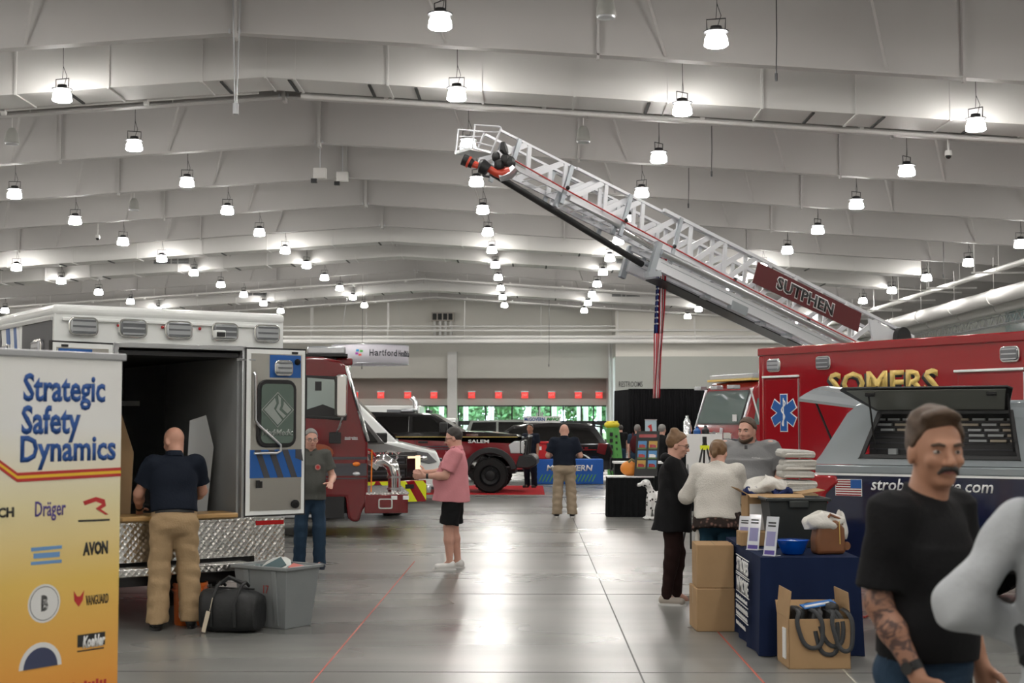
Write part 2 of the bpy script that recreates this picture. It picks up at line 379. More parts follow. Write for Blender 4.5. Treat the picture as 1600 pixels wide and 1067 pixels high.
# drapes in front of the restroom wall
dm = mat('drape_black', (0.006, 0.006, 0.007), 0.92)
YD = 84.0
def drape(name, a, b, h, label, n=60):
    a, b = Vector(a), Vector(b); d = (b-a); L = d.length; d.normalize(); nn = Vector((d.y, -d.x, 0)); m = MB(); vs = []; fs = []
    for i in range(n*4+1):
        q = a+d*(L*i/(n*4)); off = .07*math.sin(i*math.pi/2)+.03*math.sin(i*.7)
        vs += [q+nn*off, q+nn*off*.5+Vector((0,0,h))]
    for i in range(n*4): fs.append((2*i, 2*i+2, 2*i+3, 2*i+1))
    m.v = [tuple(v) for v in vs]; m.f = fs
    r = thing(name, label, 'drape')
    o = m.build('curtain', dm, r, smooth=80, fix=False); sm = o.modifiers.new('t', 'SOLIDIFY'); sm.thickness = .01
    MB().cyl(a+Vector((0,0,h)), b+Vector((0,0,h)), .025, n=8).build('rail', 'black_cloth', r)
    for q in (a, b): MB().cyl(q, q+Vector((0,0,h+.03)), .025, n=8).build('upright', 'black_cloth', r)
hD = W(1000, 608, YD).z
drape('black_drape', (W(983, 608, YD).x, YD, 0), (W(1215, 608, YD).x+3, YD, 0), hD, 'tall black pipe-and-drape curtain below the restrooms lettering', 70)
drape('black_drape', (W(963.5, 613, YD+4).x, YD+6, 0), (W(983, 608, YD).x+.25, YD+.14, 0), hD, 'short angled black curtain panel beside the white pipes', 24)

# ================================================================ THINGS UNDER THE ROOF
# high-bay lamps
mat('lamp_glow', (1.0, 0.97, 0.92), 0.4, emit=LAMP_STRENGTH/4); mat('lamp_lens', (1.0, 0.97, 0.92), 0.4, emit=LAMP_STRENGTH)
COLS = [(-26.4, 9.0, 'outermost left'), (-18.4, 9.57, 'third row left of the ridge'), (-11.2, 10.0, 'second row left of the ridge'), (-5.1, 10.4, 'row just left of the ridge'),
        (5.1, 10.4, 'row just right of the ridge'), (10.9, 10.0, 'second row right of the ridge'), (18.4, 9.57, 'third row right of the ridge'), (26.4, 9.0, 'outermost right')]
ORD = ('first','second','third','fourth','fifth','sixth','seventh','eighth','ninth','tenth','eleventh','twelfth','thirteenth')
def make_lamp():
    t = thing('high_bay_lamp', 'x', 'lamp')
    MB().lathe([(.215, -.36), (.25, -.34), (.235, -.2), (.17, -.06), (.1, -.04)], 20, caps=False).build('glowing_shade', 'lamp_glow', t, smooth=50)
    MB().lathe([(.214, -.365), (.214, -.355)], 20).build('lens', 'lamp_lens', t)
    MB().lathe([(.26, -.07), (.265, -.045), (.2, -.03), (.13, .0), (.12, .06), (.05, .08)], 20).build('housing', 'dark_metal', t)
    b = MB().tube([(-.19, 0, -.03), (-.2, 0, .22), (.2, 0, .22), (.19, 0, -.03)], .014, 6).build('yoke', 'black', t)
    MB().tube([(0, 0, .22), (.02, 0, .5), (0, 0, 2.22)], .008, 5).build('cable', 'black', t)
    MB().tube([(.02, .05, .06), (.1, .05, .3), (.02, 0, .55)], .008, 5).build('power_cord', 'black', t)
    return t
proto = make_lamp(); first = True
for ci, (dx, z, nm) in enumerate(COLS):
    n = 0
    for k in range(-6, 12):
        x, y = RX+dx, 29.5+6.69*k
        if x > XR-.5: x = XR-1.5
        vis = False
        if y > 8:
            q = Vector((x, y, z-.2))-Vector((0, 0, CAM_H)); dp = q.dot(FWD)
            u, v = 800+F_PX*q.dot(RGT)/dp, 533.5-F_PX*q.dot(UPV)/dp
            vis = -20 < u < 1620 and v > -25
        l = proto if first else copy_tree(proto); first = False
        l.location = (x, y, z); l.rotation_euler = (0, 0, random.uniform(-.9, .9))
        if vis:
            tag(l, '%s nearest lit high-bay lamp in view, %s' % (ORD[n], nm), 'lamp', 'high-bay lamps in view'); n += 1
        else: tag(l, 'lit high-bay lamp hanging beyond the edge of the picture', 'lamp', 'high-bay lamps out of view')
# rectangular ducts following the roof slope
mat('slot_dark', (0.03, 0.03, 0.03), 0.7); mat('louvre_grey', (0.16, 0.16, 0.16), 0.6)
def duct(y0, dep, hgt, drop, lab, xs, grilles=(), step=2.4, panels=()):
    r = thing('air_duct', lab, 'air duct')
    zb = lambda x: zsof(x)-drop
    n = int(round((xs[1]-xs[0])/step)); e = [xs[0]+(xs[1]-xs[0])*i/n for i in range(n+1)]
    e = sorted(set([q for q in e if abs(q-RX) > .5]+[RX]))
    for a, b in zip(e[:-1], e[1:]):
        MB().prism([(a, zb(a)), (b, zb(b)), (b, zb(b)+hgt), (a, zb(a)+hgt)], lambda p_, q_, c: (p_, c, q_), y0, y0+dep).build('duct_section', 'duct_white', r, smooth=0)
        MB().prism([(a-.03, zb(a)-.03), (a+.03, zb(a)-.03), (a+.03, zb(a)+hgt+.03), (a-.03, zb(a)+hgt+.03)], lambda p_, q_, c: (p_, c, q_), y0-.03, y0+dep+.03).build('flange', 'duct_white', r, smooth=0)
        if random.random() < .75:
            x = a+(b-a)*random.choice((.3, .55, .8)); MB().box(x-.04, x+.04, y0+.1, y0+dep-.05, zb(x)-.035, zb(x)+.01).build('diffuser_slot', 'slot_dark', r, smooth=0)
    for gx in grilles:
        g = MB().box(gx-.95, gx+.95, y0-.02, y0+.01, zb(gx)+.42, zb(gx)+.98).build('return_grille', 'louvre_grey', r, smooth=0)
        for s in range(7): MB().obox((gx, y0-.03, zb(gx)+.46+s*.08), ((1,0,0),(0,1,.6),(0,-.6,1)), (.93, .025, .006)).build('louvre', 'dull_aluminium', g, smooth=0)
        MB().box(gx-.03, gx+.03, y0-.05, y0, zb(gx)+.42, zb(gx)+.98).build('grille_bar', 'duct_white', g, smooth=0)
    for px_, w_ in panels:
        MB().box(px_-w_/2, px_+w_/2, y0-.12, y0, zb(px_)-.02, zb(px_)+hgt).build('access_panel', 'duct_white', r, smooth=0)
duct(37.0, 1.5, 1.5, .15, 'nearest wide white air duct crossing below the roof', (-21, 18.4))
duct(76.6, 1.5, 1.3, .3, 'middle white air duct with grey grilles crossing the hall', (-36, 19.4), (-19.5, 5.6), 2.4)
duct(70.6, 1.2, 1.2, .25, 'white air duct just before the middle duct, beyond sixth roof frame', (-36, 19.4), (), 3.2)
duct(96.7, 1.5, 1.3, .3, 'farthest white air duct with grey grilles near the end wall', (-36, 19.4), (-19, 6.5), 2.6)
# sprinkler pipes with heads
def pipe(y, x0, x1, drop, lab, r=.055, heads=3.4):
    t = thing('sprinkler_pipe', lab, 'pipe')
    pts = [(x, y, zsof(x)-drop) for x in ([x0, RX, x1] if x0 < RX < x1 else [x0, x1])]
    MB().tube(pts, r, 8).build('run', 'white_paint', t)
    x = x0+1
    while x < x1-.5:
        z = zsof(x)-drop
        MB().cyl((x, y, z), (x, y, z+.16), .02, n=6).build('sprinkler_head', 'dull_aluminium', t)
        MB().cyl((x+heads*.5, y, z), (x+heads*.5, y, z+1.95+drop), .012, n=5).build('hanger_rod', 'white_paint', t)
        MB().cyl((x+heads*.3, y, z-.0), (x+heads*.3+.12, y, z-.0), r*1.35, n=8).build('coupling', 'white_paint', t)
        x += heads
pipe(39.2, -21, RX-.6, -.02, 'nearest white sprinkler pipe left of the ridge', .075, 4.0)
pipe(39.2, RX+.6, 20, .1, 'nearest white sprinkler pipe right of the ridge, behind the wide duct', .075, 4.4)
pipe(79.2, -34, 24, .05, 'white sprinkler pipe behind the middle duct')
pipe(92.0, -34, 24, .0, 'white sprinkler pipe nine frames into the hall')
pipe(105.2, -34, 24, .05, 'farthest sloping white sprinkler pipe before the end wall')
# pipes and round duct crossing in front of the end wall
def run(name, lab, cat, a, b, r, m='white_paint', n=12, hang=0):
    t = thing(name, lab, cat); a, b = Vector(a), Vector(b)
    MB().cyl(a, b, r, n=n).build('run', m, t)
    k = int((b-a).length/6.0)
    for i in range(1, k+1):
        q = a+(b-a)*(i/(k+1)); dr = (b-a).normalized()
        MB().cyl(q-dr*.05, q+dr*.05, r*1.12, n=n).build('collar', m, t)
        if hang: MB().cyl(q, q+Vector((0,0,hang)), .02, n=5).build('hanger_rod', m, t)
    return t
for i, (py, r, lb) in enumerate(((533, .19, 'lowest and thickest white pipe along the end wall'), (526, .13, 'second white pipe up along the end wall'), (515, .09, 'third white pipe up along the end wall'), (508, .07, 'topmost thin white pipe along the end wall'))):
    z = W(829, py, 107).z; run('service_pipe', lb, 'pipe', (-34, 107+i*.4, z), (24, 107+i*.4, z), r, hang=3.2)
yS = 60
for i, (px, py, r, lb, hg) in enumerate(((1600, 408, .12, 'slim white pipe running back along the right side', 2.2), (1600, 452, .34, 'big round duct running back along the right side', 1.8), (1600, 470, .30, 'smaller round duct below the big one at the right', 0.6))):
    x = (20.2, 20.9, 21.9)[i]; q = W(px, py, 1); dx = q.x; Y0 = x/dx; z = CAM_H+(q.z-CAM_H)*Y0
    t = run('service_pipe' if i == 0 else 'round_duct', lb, 'pipe' if i == 0 else 'air duct', (x, Y0-8, z), (x, 106, z), r, 'duct_white' if i else 'white_paint', hang=hg)
    if i == 0:
        for s in range(6): MB().box(x-1.2, x+1.2, Y0+3+s*7, Y0+3.08+s*7, z-.2, z-.12).build('trapeze_bar', 'white_paint', t); MB().cyl((x-1.1, Y0+3+s*7, z-.15), (x-1.1, Y0+3+s*7, z+2.6), .03, n=6).build('trapeze_rod', 'white_paint', t)
# lattice truss at the right
q = W(1600, 492, 1); xT = 22.5; Y0 = xT/q.x; zT = CAM_H+(q.z-CAM_H)*Y0
tr = thing('lattice_truss', 'grey lattice truss running back below the round ducts at the right', 'truss')
for dz in (-.25, .25):
    for dx in (-.25, .25): MB().cyl((xT+dx, Y0-4, zT+dz), (xT+dx, 104, zT+dz), .03, n=6).build('chord', 'dull_aluminium', tr)
m = MB(); y = Y0-4; s = 1
while y < 103.4:
    for dx in (-.25, .25): m.bar((xT+dx, y, zT-.25*s), (xT+dx, y+.6, zT+.25*s), .025, .025)
    m.bar((xT-.25, y, zT-.25), (xT+.25, y, zT-.25), .025, .025); y += .6; s = -s
tag(m.build('lattice_webs', 'dull_aluminium', tr, smooth=0), kind='stuff')
wr = bpy.data.objects['wall_right']
MB().box(XR-.02, XR+.01, 79, 84, 6.6, 8.6).build('gallery_window', mat('gallery_glass', (.12, .2, .21), .08, coat=1), wr); MB().box(XR-.05, XR+.01, 78.85, 84.1, 6.45, 6.6).build('window_frame', wm, wr)
MB().box(XR-.05, XR+.01, 78.85, 79, 6.6, 8.6).build('window_frame', wm, wr)
# pendant speakers, cameras, hanging cables
mat('speaker_grey', (0.30, 0.30, 0.28), 0.7)
def speaker(px, py, Y, lab):
    c = W(px, py, Y); t = thing('pendant_speaker', lab, 'speaker', c, 0, 'pendant speakers')
    MB().lathe([(.02, .42), (.09, .40), (.16, .28), (.2, .08), (.215, -.02), (.2, -.04)], 18).build('body', 'speaker_grey', t, smooth=50)
    MB().lathe([(.195, -.04), (.18, -.075), (.0, -.08)], 18).build('grille', 'dull_aluminium', t)
    MB().cyl((0,0,.4), (0,0,zroof(c.x)-c.z-.01), .012, n=5).build('cable', 'white_paint', t)
speaker(18.5, 222, 40.5, 'grey dome speaker hanging at the left edge'); speaker(209.5, 326, 55, 'grey dome speaker hanging above the ambulance roof lights')
speaker(911.5, 219, 40.5, 'grey dome speaker hanging above the aerial ladder'); speaker(947, 23, 29, 'grey dome speaker cut by the top edge of the picture')
def dome(px, py, Y, lab):
    c = W(px, py, Y); t = thing('dome_camera', lab, 'camera', c, 0, 'dome cameras')
    MB().lathe([(.0, .16), (.09, .14), (.11, .05), (.1, 0)], 14).build('housing', 'white_paint', t); MB().ell((0,0,0), (.09,.09,.1), 12, 6).build('dome', 'black_gloss', t); MB().cyl((0,0,.15), (0,0,zroof(c.x)-c.z-.01), .03, n=6).build('stem', 'white_paint', t)
dome(1482, 243, 40, 'white dome camera hanging in front of second roof frame at right'); dome(152.5, 372, 62, 'white dome camera hanging above the ambulance at left')
def hangcable(px, py0, py1, Y, lab):
    c = W(px, py0, Y); L = c.z-W(px, py1, Y).z; t = thing('hanging_cable', lab, 'cable', c, 0, 'hanging cables')
    MB().tube([(0,0,zroof(c.x)-c.z-.01), (0,0,-L*.5), (-.02,0,-L)], .014, 5).build('line', 'dark_metal', t); MB().cyl((-.02,0,-L-.12), (-.02,0,-L+.05), .03, n=6).build('hook', 'dark_metal', t)
hangcable(1213, 0, 118, 31, 'grey lifting cable hanging beside the top right lamps'); hangcable(1112, 200, 270, 44, 'grey lifting cable hanging above the middle of the ladder')
hangcable(1076, 262, 320, 52, 'thin lifting cable left of the ladder middle'); hangcable(1474, 385, 430, 62, 'short lifting cable near the right-hand duct panel'); hangcable(566, 540, 574, 95, 'thin cable with ball below the hanging ring banner'); hangcable(858, 545, 570, 100, 'thin cable with ball in front of the cream wall')
c = W(370, 20, 32.8)
t = thing('ridge_hanger', 'grey steel hanger with two rods at the nearest ridge joint', 'hanger', (c.x, c.y, 0))
for dx in (-.12, .1): MB().cyl((dx, 0, 12.6), (dx*.2, 0, 9.2), .018, n=5).build('rod', 'dull_aluminium', t)
MB().box(-.06, .06, -.05, .05, 8.95, 9.2).build('clamp', 'dull_aluminium', t)
for i, (px, py, Y) in enumerate(((535, 277, 53), (500, 272, 48))):
    c = W(px, py, Y); t = thing('junction_box', ('cream junction box at the fourth ridge joint', 'grey lamp bracket hanging left of the cream junction box')[i], 'box', c)
    MB().box(-.22, .22, -.12, .12, -.16, .2).build('case', 'white_paint', t, bevel=.02); MB().box(-.3, -.1, -.08, .08, -.3, -.16).build('connector', 'dark_metal', t); MB().cyl((0,0,.2), (0,0,zroof(c.x)-c.z-.01), .02, n=5).build('rod', 'dull_aluminium', t)
c = W(692, 500, 112.65)
t = thing('vent_unit', 'grey ventilation unit with four vertical pipes high on the end wall', 'vent', c)
MB().box(-.9, .9, -.3, .3, -.1, .6).build('case', 'wall_taupe', t)
for i in range(4): MB().box(-.8+i*.42, -.48+i*.42, -.32, -.3, 0, .5).build('grille', 'slot_dark', t); MB().cyl((-.65+i*.43, 0, -1.5), (-.65+i*.43, 0, -.1), .11, n=8).build('pipe', 'white_paint', t)
# hanging ring banner
c0 = W(571, 552, 92); R = 2.95
rb = thing('ring_banner', 'white round fabric banner ring hanging in front of the far wall', 'banner', (c0.x, c0.y+R*.9, c0.z))
vs = []; fs = []; N = 64
for i in range(N):
    a = 2*math.pi*i/N
    for z in (-.62, .62): vs.append((R*.87*math.sin(a), -R*.87*math.cos(a), z))
for i in range(N): j = (i+1) % N; fs.append((2*i, 2*j, 2*j+1, 2*i+1))
m = MB(); m.v = vs; m.f = fs; o = m.build('fabric', mat('banner_lilac', (.62, .60, .66), .8), rb, smooth=80); sm = o.modifiers.new('t', 'SOLIDIFY'); sm.thickness = .03
for z in (-.62, .62): MB().tube([(R*.87*math.sin(2*math.pi*i/32), -R*.87*math.cos(2*math.pi*i/32), z) for i in range(33)], .03, 6).build('hoop', 'dull_aluminium', rb)
for a in (0, 2.1, 4.2): MB().cyl((R*.87*math.sin(a), -R*.87*math.cos(a), .6), (R*.5*math.sin(a), -R*.5*math.cos(a), zroof(c0.x-2)-c0.z-.05), .01, n=4).build('wire', 'dull_aluminium', rb)
def ringtext(s, a0, dx, h, m, z):
    for i, chh in enumerate(s):
        if chh == ' ': a0 += dx*.5; continue
        a = a0; r = R*.87+.02; u = Vector((math.cos(a), math.sin(a), 0)); wd_ = dx*R*.78*(.45 if chh in 'itlrf' else .9)
        hh = h if (chh.isupper() or chh in 'htldf') else h*.72
        text('letter', chh, m, rb, Vector((r*math.sin(a), -r*math.cos(a), z)), u, (0,0,1), w=wd_, h=hh, th=.01, bold=.01); a0 += dx*(.55 if chh in 'itlrf' else 1)
mat('ink', (.02, .025, .035), .6)
ringtext('Hartford', .10, .125, .42, 'ink', -.15); ringtext('HealthCare', .92, .085, .4, 'ink', -.15); ringtext('HealthCare', -1.3, .085, .4, 'ink', -.15)
for i, (cl_, dx, dz) in enumerate((((.02,.3,.6),-.12,.14), ((.1,.45,.1),.14,.1), ((.7,.1,.08),.05,-.14), ((.4,.05,.4),-.17,-.06))):
    a = -.16+dx/ (R*.87); r = R*.87+.02; MB().obox((r*math.sin(a), -r*math.cos(a), .06+dz), ((math.cos(a), math.sin(a), 0), (-math.sin(a), math.cos(a), 0), (0,0,1)), (.1, .01, .07)).build('emblem_piece', mat('emblem%d' % i, cl_, .5), rb, bevel=.02)
# ================================================================ VEHICLES
def side_fn(y0, z0=0, z1=1, dy=0.0, sgn=1):            # points on a side wall that leans in by dy between z0 and z1
    return lambda a, b, c: (a, sgn*(y0-dy*(b-z0)/(z1-z0)+c), b)
def wheel(par, x, y, r, w, rim='dark_metal', out=1, lug=0, name='wheel'):
    t = MB().lathe([(r*.62, -w/2), (r*.9, -w/2), (r*.985, -w*.36), (r, -w*.2), (r, w*.2), (r*.985, w*.36), (r*.9, w/2), (r*.62, w/2)], 28, (x, y, r), (0, out, 0), caps=False).build(name, 'rubber', par)
    MB().lathe([(r*.63, w*.05), (r*.64, w*.42), (r*.58, w*.44), (r*.5, w*.2), (r*.3, w*.16), (r*.28, w*.4), (r*.12, w*.44)], 24, (x, y, r), (0, out, 0)).build('rim', rim, t)
    for k in range(lug):
        a = 2*math.pi*k/lug; c = Vector((x+r*.42*math.cos(a), y+out*w*.2, r+r*.42*math.sin(a))); MB().cyl(c, c+Vector((0, out*.03, 0)), r*.035, n=6).build('lug_nut', 'dark_metal', t)
    m = MB()
    for k in range(28):
        a = 2*math.pi*k/28; d = Vector((math.cos(a), 0, math.sin(a)))
        m.obox(Vector((x, y, r))+d*r*.995, (d, (0,1,0), d.cross(Vector((0,1,0)))), (r*.02, w*.46, r*.055))
    m.build('tread', 'rubber', t)['kind'] = 'stuff'
    return t
def lightmod(par, c, u, n, w=.25, h=.16, lens='lens_clear'):  # flush warning light with chrome bezel
    c, u, n = Vector(c), Vector(u).normalized(), Vector(n).normalized(); v = n.cross(u)
    if v.z < 0: v = -v
    fn = lambda a, b, k: c+u*a+v*b+n*k
    o = MB().prism(rrect(-w/2, w/2, -h/2, h/2, h*.3), fn, 0, .035).build('warning_light', 'chrome', par, bevel=.008)
    MB().prism(rrect(-w/2+.018, w/2-.018, -h/2+.018, h/2-.018, h*.22), fn, .03, .05).build('lens', lens, o, bevel=.008)
    for q in (-.3, 0, .3): MB().prism([(-w*.38, q*h-.008), (w*.38, q*h-.008), (w*.38, q*h+.008), (-w*.38, q*h+.008)], fn, .045, .054).build('lens_rib', 'lens_dark' if lens == 'lens_clear' else 'lens_clear', o)
    return o
X3, Y3, Z3 = Vector((1,0,0)), Vector((0,1,0)), Vector((0,0,1))
# diamond plate
dp = mat('diamond_plate', (0.72, 0.71, 0.69), 0.22, 1.0)
nt = dp.node_tree; p = nt.nodes['Principled BSDF']; tc = nt.nodes.new('ShaderNodeTexCoord')
mp = nt.nodes.new('ShaderNodeMapping'); mp.inputs['Rotation'].default_value = (.6, .75, .6); mp.inputs['Scale'].default_value = (26, 26, 26)
ck = nt.nodes.new('ShaderNodeTexChecker'); ck.inputs['Scale'].default_value = 1.0
bpn = nt.nodes.new('ShaderNodeBump'); bpn.inputs['Strength'].default_value = .8; bpn.inputs['Distance'].default_value = .01
vr = nt.nodes.new('ShaderNodeTexVoronoi'); vr.inputs['Scale'].default_value = 1.0; vr.inputs['Randomness'].default_value = 0.15
nt.links.new(tc.outputs['Object'], mp.inputs[0]); nt.links.new(mp.outputs[0], vr.inputs['Vector'])
nt.links.new(vr.outputs['Distance'], bpn.inputs['Height']); nt.links.new(bpn.outputs[0], p.inputs['Normal'])

# ---------------------------------------------------------------- 1 white ambulance, open at the rear
A0 = Vector((-4.07, 12.08, 0)); az = math.atan2(.573, .82)
am = thing('ambulance', 'white box ambulance with blue trim and open rear doors at left', 'ambulance', A0, az)
WA, LA, HA = 2.13, 4.3, 2.8; ox0, ox1, oz0, oz1 = .56, 1.72, .92, 2.44
sh = MB()
sh.box(0, .07, 0.03, LA, .55, HA-.08); sh.box(WA-.07, WA, 0.03, LA, .55, HA-.08)
sh.box(0, WA, LA-.07, LA, .55, HA-.08); sh.box(.07, WA-.07, .03, LA, .8, .88)
sh.box(0, ox0, 0, .05, .9, HA-.08); sh.box(ox1, WA, 0, .05, .9, HA-.08); sh.box(ox0, ox1, 0, .05, oz1, HA-.08)
sh.build('box_body', 'white_gloss', am, smooth=0)
MB().box(-.015, WA+.015, -.015, LA, HA-.1, HA).build('roof', 'white_gloss', am, bevel=.04, seg=3)
MB().box(.06, WA-.06, -.03, .0, HA-.145, HA-.115).build('drip_rail', 'white_gloss', am, bevel=.008)
for z in (HA-.13,):
    for x in (.18, .55, .95, 1.12, 1.3, 1.95): MB().ell((x, -.02, z-.04), (.016, .014, .016), 8, 5).build('marker_lamp', 'red_lens', am)
for i, px in enumerate((125, 203, 275, 348, 414)):
    k = (px-829)/2222; u = (A0.x-k*A0.y)/(k*.573-.82); lightmod(am, (u, -.0, 2.61-.01*i*0), X3, -Y3, .26, .165, ('lens_clear', 'lens_dark', 'lens_clear', 'lens_dark', 'lens_clear')[i])
MB().box(1.42, 1.52, -.1, 0, 2.55, 2.62).build('rear_camera', 'white_gloss', am, bevel=.01)
MB().box(1.43, 1.51, -.106, -.099, 2.56, 2.6).build('camera_window', 'black', am)
MB().ell((WA+.03, .25, 2.6), (.05, .13, .2), 12, 8).build('side_beacon', 'red_lens', am)
# left flank livery
for i, (y0, y1, m) in enumerate(((.06, .98, 'charcoal_vinyl'), (.98, 1.06, 'white_vinyl'), (1.06, 1.16, 'blue_vinyl'), (1.3, 1.42, 'blue_vinyl'), (1.6, 3.6, 'charcoal_vinyl'))):
    MB().prism([(y0, 2.2), (y1, 2.2), (y1+.12*(i > 0), 2.66), (y0+.12*(i > 0), 2.66)], lambda a, b, c: (c, a, b), -.004, .002).build('side_stripe', m, am)
MB().box(-.004, .002, .1, 4.2, .8, 1.1).build('side_stripe', 'blue_vinyl', am)
for y in (.42, 1.45, 3.0): lightmod(am, (0, y, 2.43), Y3, -X3, .26, .165, 'lens_clear' if y < 1 else 'lens_dark')
MB().box(-.02, .0, .05, LA, HA-.14, HA-.11).build('drip_rail', 'aluminium', am)
# opening trim, interior
for a, b in ((ox0-.04, ox0), (ox1, ox1+.04)): MB().box(a, b, -.012, .06, oz0-.02, oz1+.04).build('door_frame', 'aluminium', am, bevel=.006)
MB().box(ox0-.04, ox1+.04, -.012, .06, oz1, oz1+.045).build('door_frame', 'aluminium', am, bevel=.006)
MB().box(ox1+.045, ox1+.09, -.02, .0, oz0, oz1).build('weather_seal', 'black', am)
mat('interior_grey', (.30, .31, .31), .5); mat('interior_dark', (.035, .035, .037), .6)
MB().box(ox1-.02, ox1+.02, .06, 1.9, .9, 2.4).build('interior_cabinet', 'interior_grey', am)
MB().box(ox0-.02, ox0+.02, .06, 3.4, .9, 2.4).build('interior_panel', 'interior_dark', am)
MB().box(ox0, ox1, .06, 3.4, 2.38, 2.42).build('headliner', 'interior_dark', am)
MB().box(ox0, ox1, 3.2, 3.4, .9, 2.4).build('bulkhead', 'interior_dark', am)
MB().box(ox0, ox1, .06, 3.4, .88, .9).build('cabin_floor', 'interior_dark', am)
MB().box(1.1, 1.2, 2.0, 2.1, .9, 2.0).build('grab_post', 'interior_grey', am); MB().box(.85, 1.45, 1.95, 2.15, 1.95, 2.0).build('seat_rail', 'interior_grey', am)
# bumper and steps
MB().box(.0, ox1+.12, -.03, .05, .56, .9).build('kick_plate', dp, am); MB().box(ox1+.12, WA+.01, -.05, .05, .5, .9).build('kick_plate', dp, am)
MB().box(-.02, ox1+.12, -.06, .05, .885, .915).build('sill_plate', dp, am, bevel=.006)
MB().box(-.05, ox1-.02, -.26, -.05, .46, .53).build('rear_step', dp, am, bevel=.008)
MB().box(-.2, .12, -.3, -.05, .42, .57).build('step_end', dp, am, bevel=.008); MB().box(ox1-.02, WA+.04, -.24, -.04, .36, .5).build('step_end', dp, am, bevel=.008)
MB().box(.2, 1.7, -.1, 1.0, .36, .46).build('step_bracket', 'dark_metal', am)
MB().box(.1, WA-.1, .05, LA, .45, .58).build('chassis', 'dark_metal', am)
MB().box(1.85, WA, -.055, -.04, .84, .88).build('reflector', 'red_lens', am)
for x in (.36, WA-.36): wheel(am, x, 1.5, .41, .5, 'dark_metal', -1 if x < 1 else 1)
fl = MB().box(1.02, 1.62, .3, .315, .12, .45).build('mud_flap', 'black', am)
text('lettering', 'Road Rescue', 'dull_aluminium', fl, (1.06, .298, .34), X3, Z3, w=.52, h=.06, th=.002, bold=.005, shear=.2)
glyph_bars('lettering', 'dull_aluminium', fl, (1.36, .298, .27), X3, Z3, .22, .03, 9, .002)
# doors: seen from inside; right one folded right back, left one angled
def amb_door(hx, ang, w, sgn):
    h0, h1 = .93, 2.46
    pv = bpy.data.objects.new('rear_door', None); COL.objects.link(pv); pv.parent = am; pv.location = (hx, -.03, 0); pv.rotation_euler = (0, 0, ang)
    S = lambda x0, x1, y0, y1, z0, z1: MB().box(*(sorted((sgn*x0, sgn*x1))), y0, y1, z0, z1)
    S(0, w, 0, .05, h0, h1).build('door_skin', 'white_gloss', pv); S(-.005, w+.012, .002, .04, h0-.015, h1+.015).build('gasket', 'black', pv)
    S(.045, w-.035, -.006, 0, h0+.04, h1-.04).build('inner_plate', mat('brushed_plate', (.62, .60, .56), .3, 1.0, bump=.15, bscale=3), pv)
    wx = sorted((sgn*.10, sgn*(w-.10)))
    fn = lambda a, b, c: (a, c, b)
    MB().prism(rrect(wx[0], wx[1], 1.55, 2.18, .09), fn, -.03, .0).build('window_surround', 'black', pv, bevel=.01)
    gl = MB().prism(rrect(wx[0]+.035, wx[1]-.035, 1.59, 2.14, .05), fn, -.036, -.028).build('window_pane', mat('door_pane', (.10, .14, .12), .06, coat=1), pv)
    cx = (wx[0]+wx[1])/2; dm_ = mat('etched', (.28, .31, .29), .4)
    D = lambda pts: MB().prism([(cx+a, 1.90+b) for a, b in pts], fn, -.041, -.036).build('etched_decal', dm_, gl)
    r = .165
    for (a, b), (c_, d_) in zip(((0, r), (r, 0), (0, -r), (-r, 0)), ((r, 0), (0, -r), (-r, 0), (0, r))):
        D([(a, b), (c_, d_), (c_*.95, d_*.95), (a*.95, b*.95)])
    D([(-.14, 0), (-.03, .11), (-.015, .06), (-.04, .01), (.045, -.095), (.0, -.14)])
    D([(0, .14), (.03, .11), (.03, .04), (.015, .0), (.085, -.055), (.06, -.08), (-.02, .0), (.01, .06)])
    D([(.06, .08), (.14, 0), (.1, -.035), (.045, .01), (.06, .05)])
    text('lettering', 'MediMedic', dm_, gl, (cx-.16, -.036, 1.66), X3, Z3, w=.32, h=.06, th=.004, bold=.01, shear=.25)
    S(.04, w-.035, -.012, 0, 1.27, 1.53).build('blue_band', 'blue_vinyl', pv)
    for q in range(4):
        a = .08+q*.14; b0 = sgn*a; b1 = sgn*(a+.06)
        MB().prism([(b0, 1.53), (b1, 1.53), (b1+.1, 1.27), (b0+.1, 1.27)] if q < 3 else [(b0, 1.53), (b1, 1.53), (b1+.02, 1.42), (b0, 1.45)], fn, -.015, -.01).build('grey_slash', 'charcoal_vinyl', pv)
    S(w-.37, w-.05, -.012, 0, 2.2, 2.41).build('blue_panel', 'blue_vinyl', pv)
    lightmod(pv, (sgn*(w-.24), -.012, 2.29), X3, -Y3, .19, .15, 'lens_clear')
    MB().ell((sgn*(w-.09), -.02, 2.35), (.03, .03, .03), 10, 6).build('bumper_stop', 'rubber', pv); MB().lathe([(.04, 0), (.04, .02), (.02, .035)], 14, (sgn*(w-.1), -.005, 1.02), (0, -1, 0)).build('bumper_stop', 'rubber', pv)
    MB().tube([(sgn*.06, -.03, 2.24), (sgn*.065, -.05, 2.22), (sgn*.07, -.05, 1.8), (sgn*.11, -.05, 1.75), (sgn*.33, -.05, 1.57), (sgn*.33, -.05, 1.52), (sgn*.29, -.05, 1.5), (sgn*.06, -.05, 1.5)], .013, 8).build('grab_bar', 'aluminium', pv)
    S(.1, .13, -.03, 0, 1.18, 1.25).build('latch', 'black', pv); S(.14, .16, -.02, 0, 1.18, 1.24).build('latch', 'black', pv)
    S(w-.14, w-.08, -.012, .0, h1-.035, h1-.015).build('catch', 'black', pv)
    return pv
amb_door(ox1+.035, .03, .60, 1); amb_door(ox0-.06, .25, .58, -1)
MB().tube([(ox1-.05, -.0, 2.36), (ox1+.12, -.03, 2.36)], .012, 6).build('door_stay', 'aluminium', am)
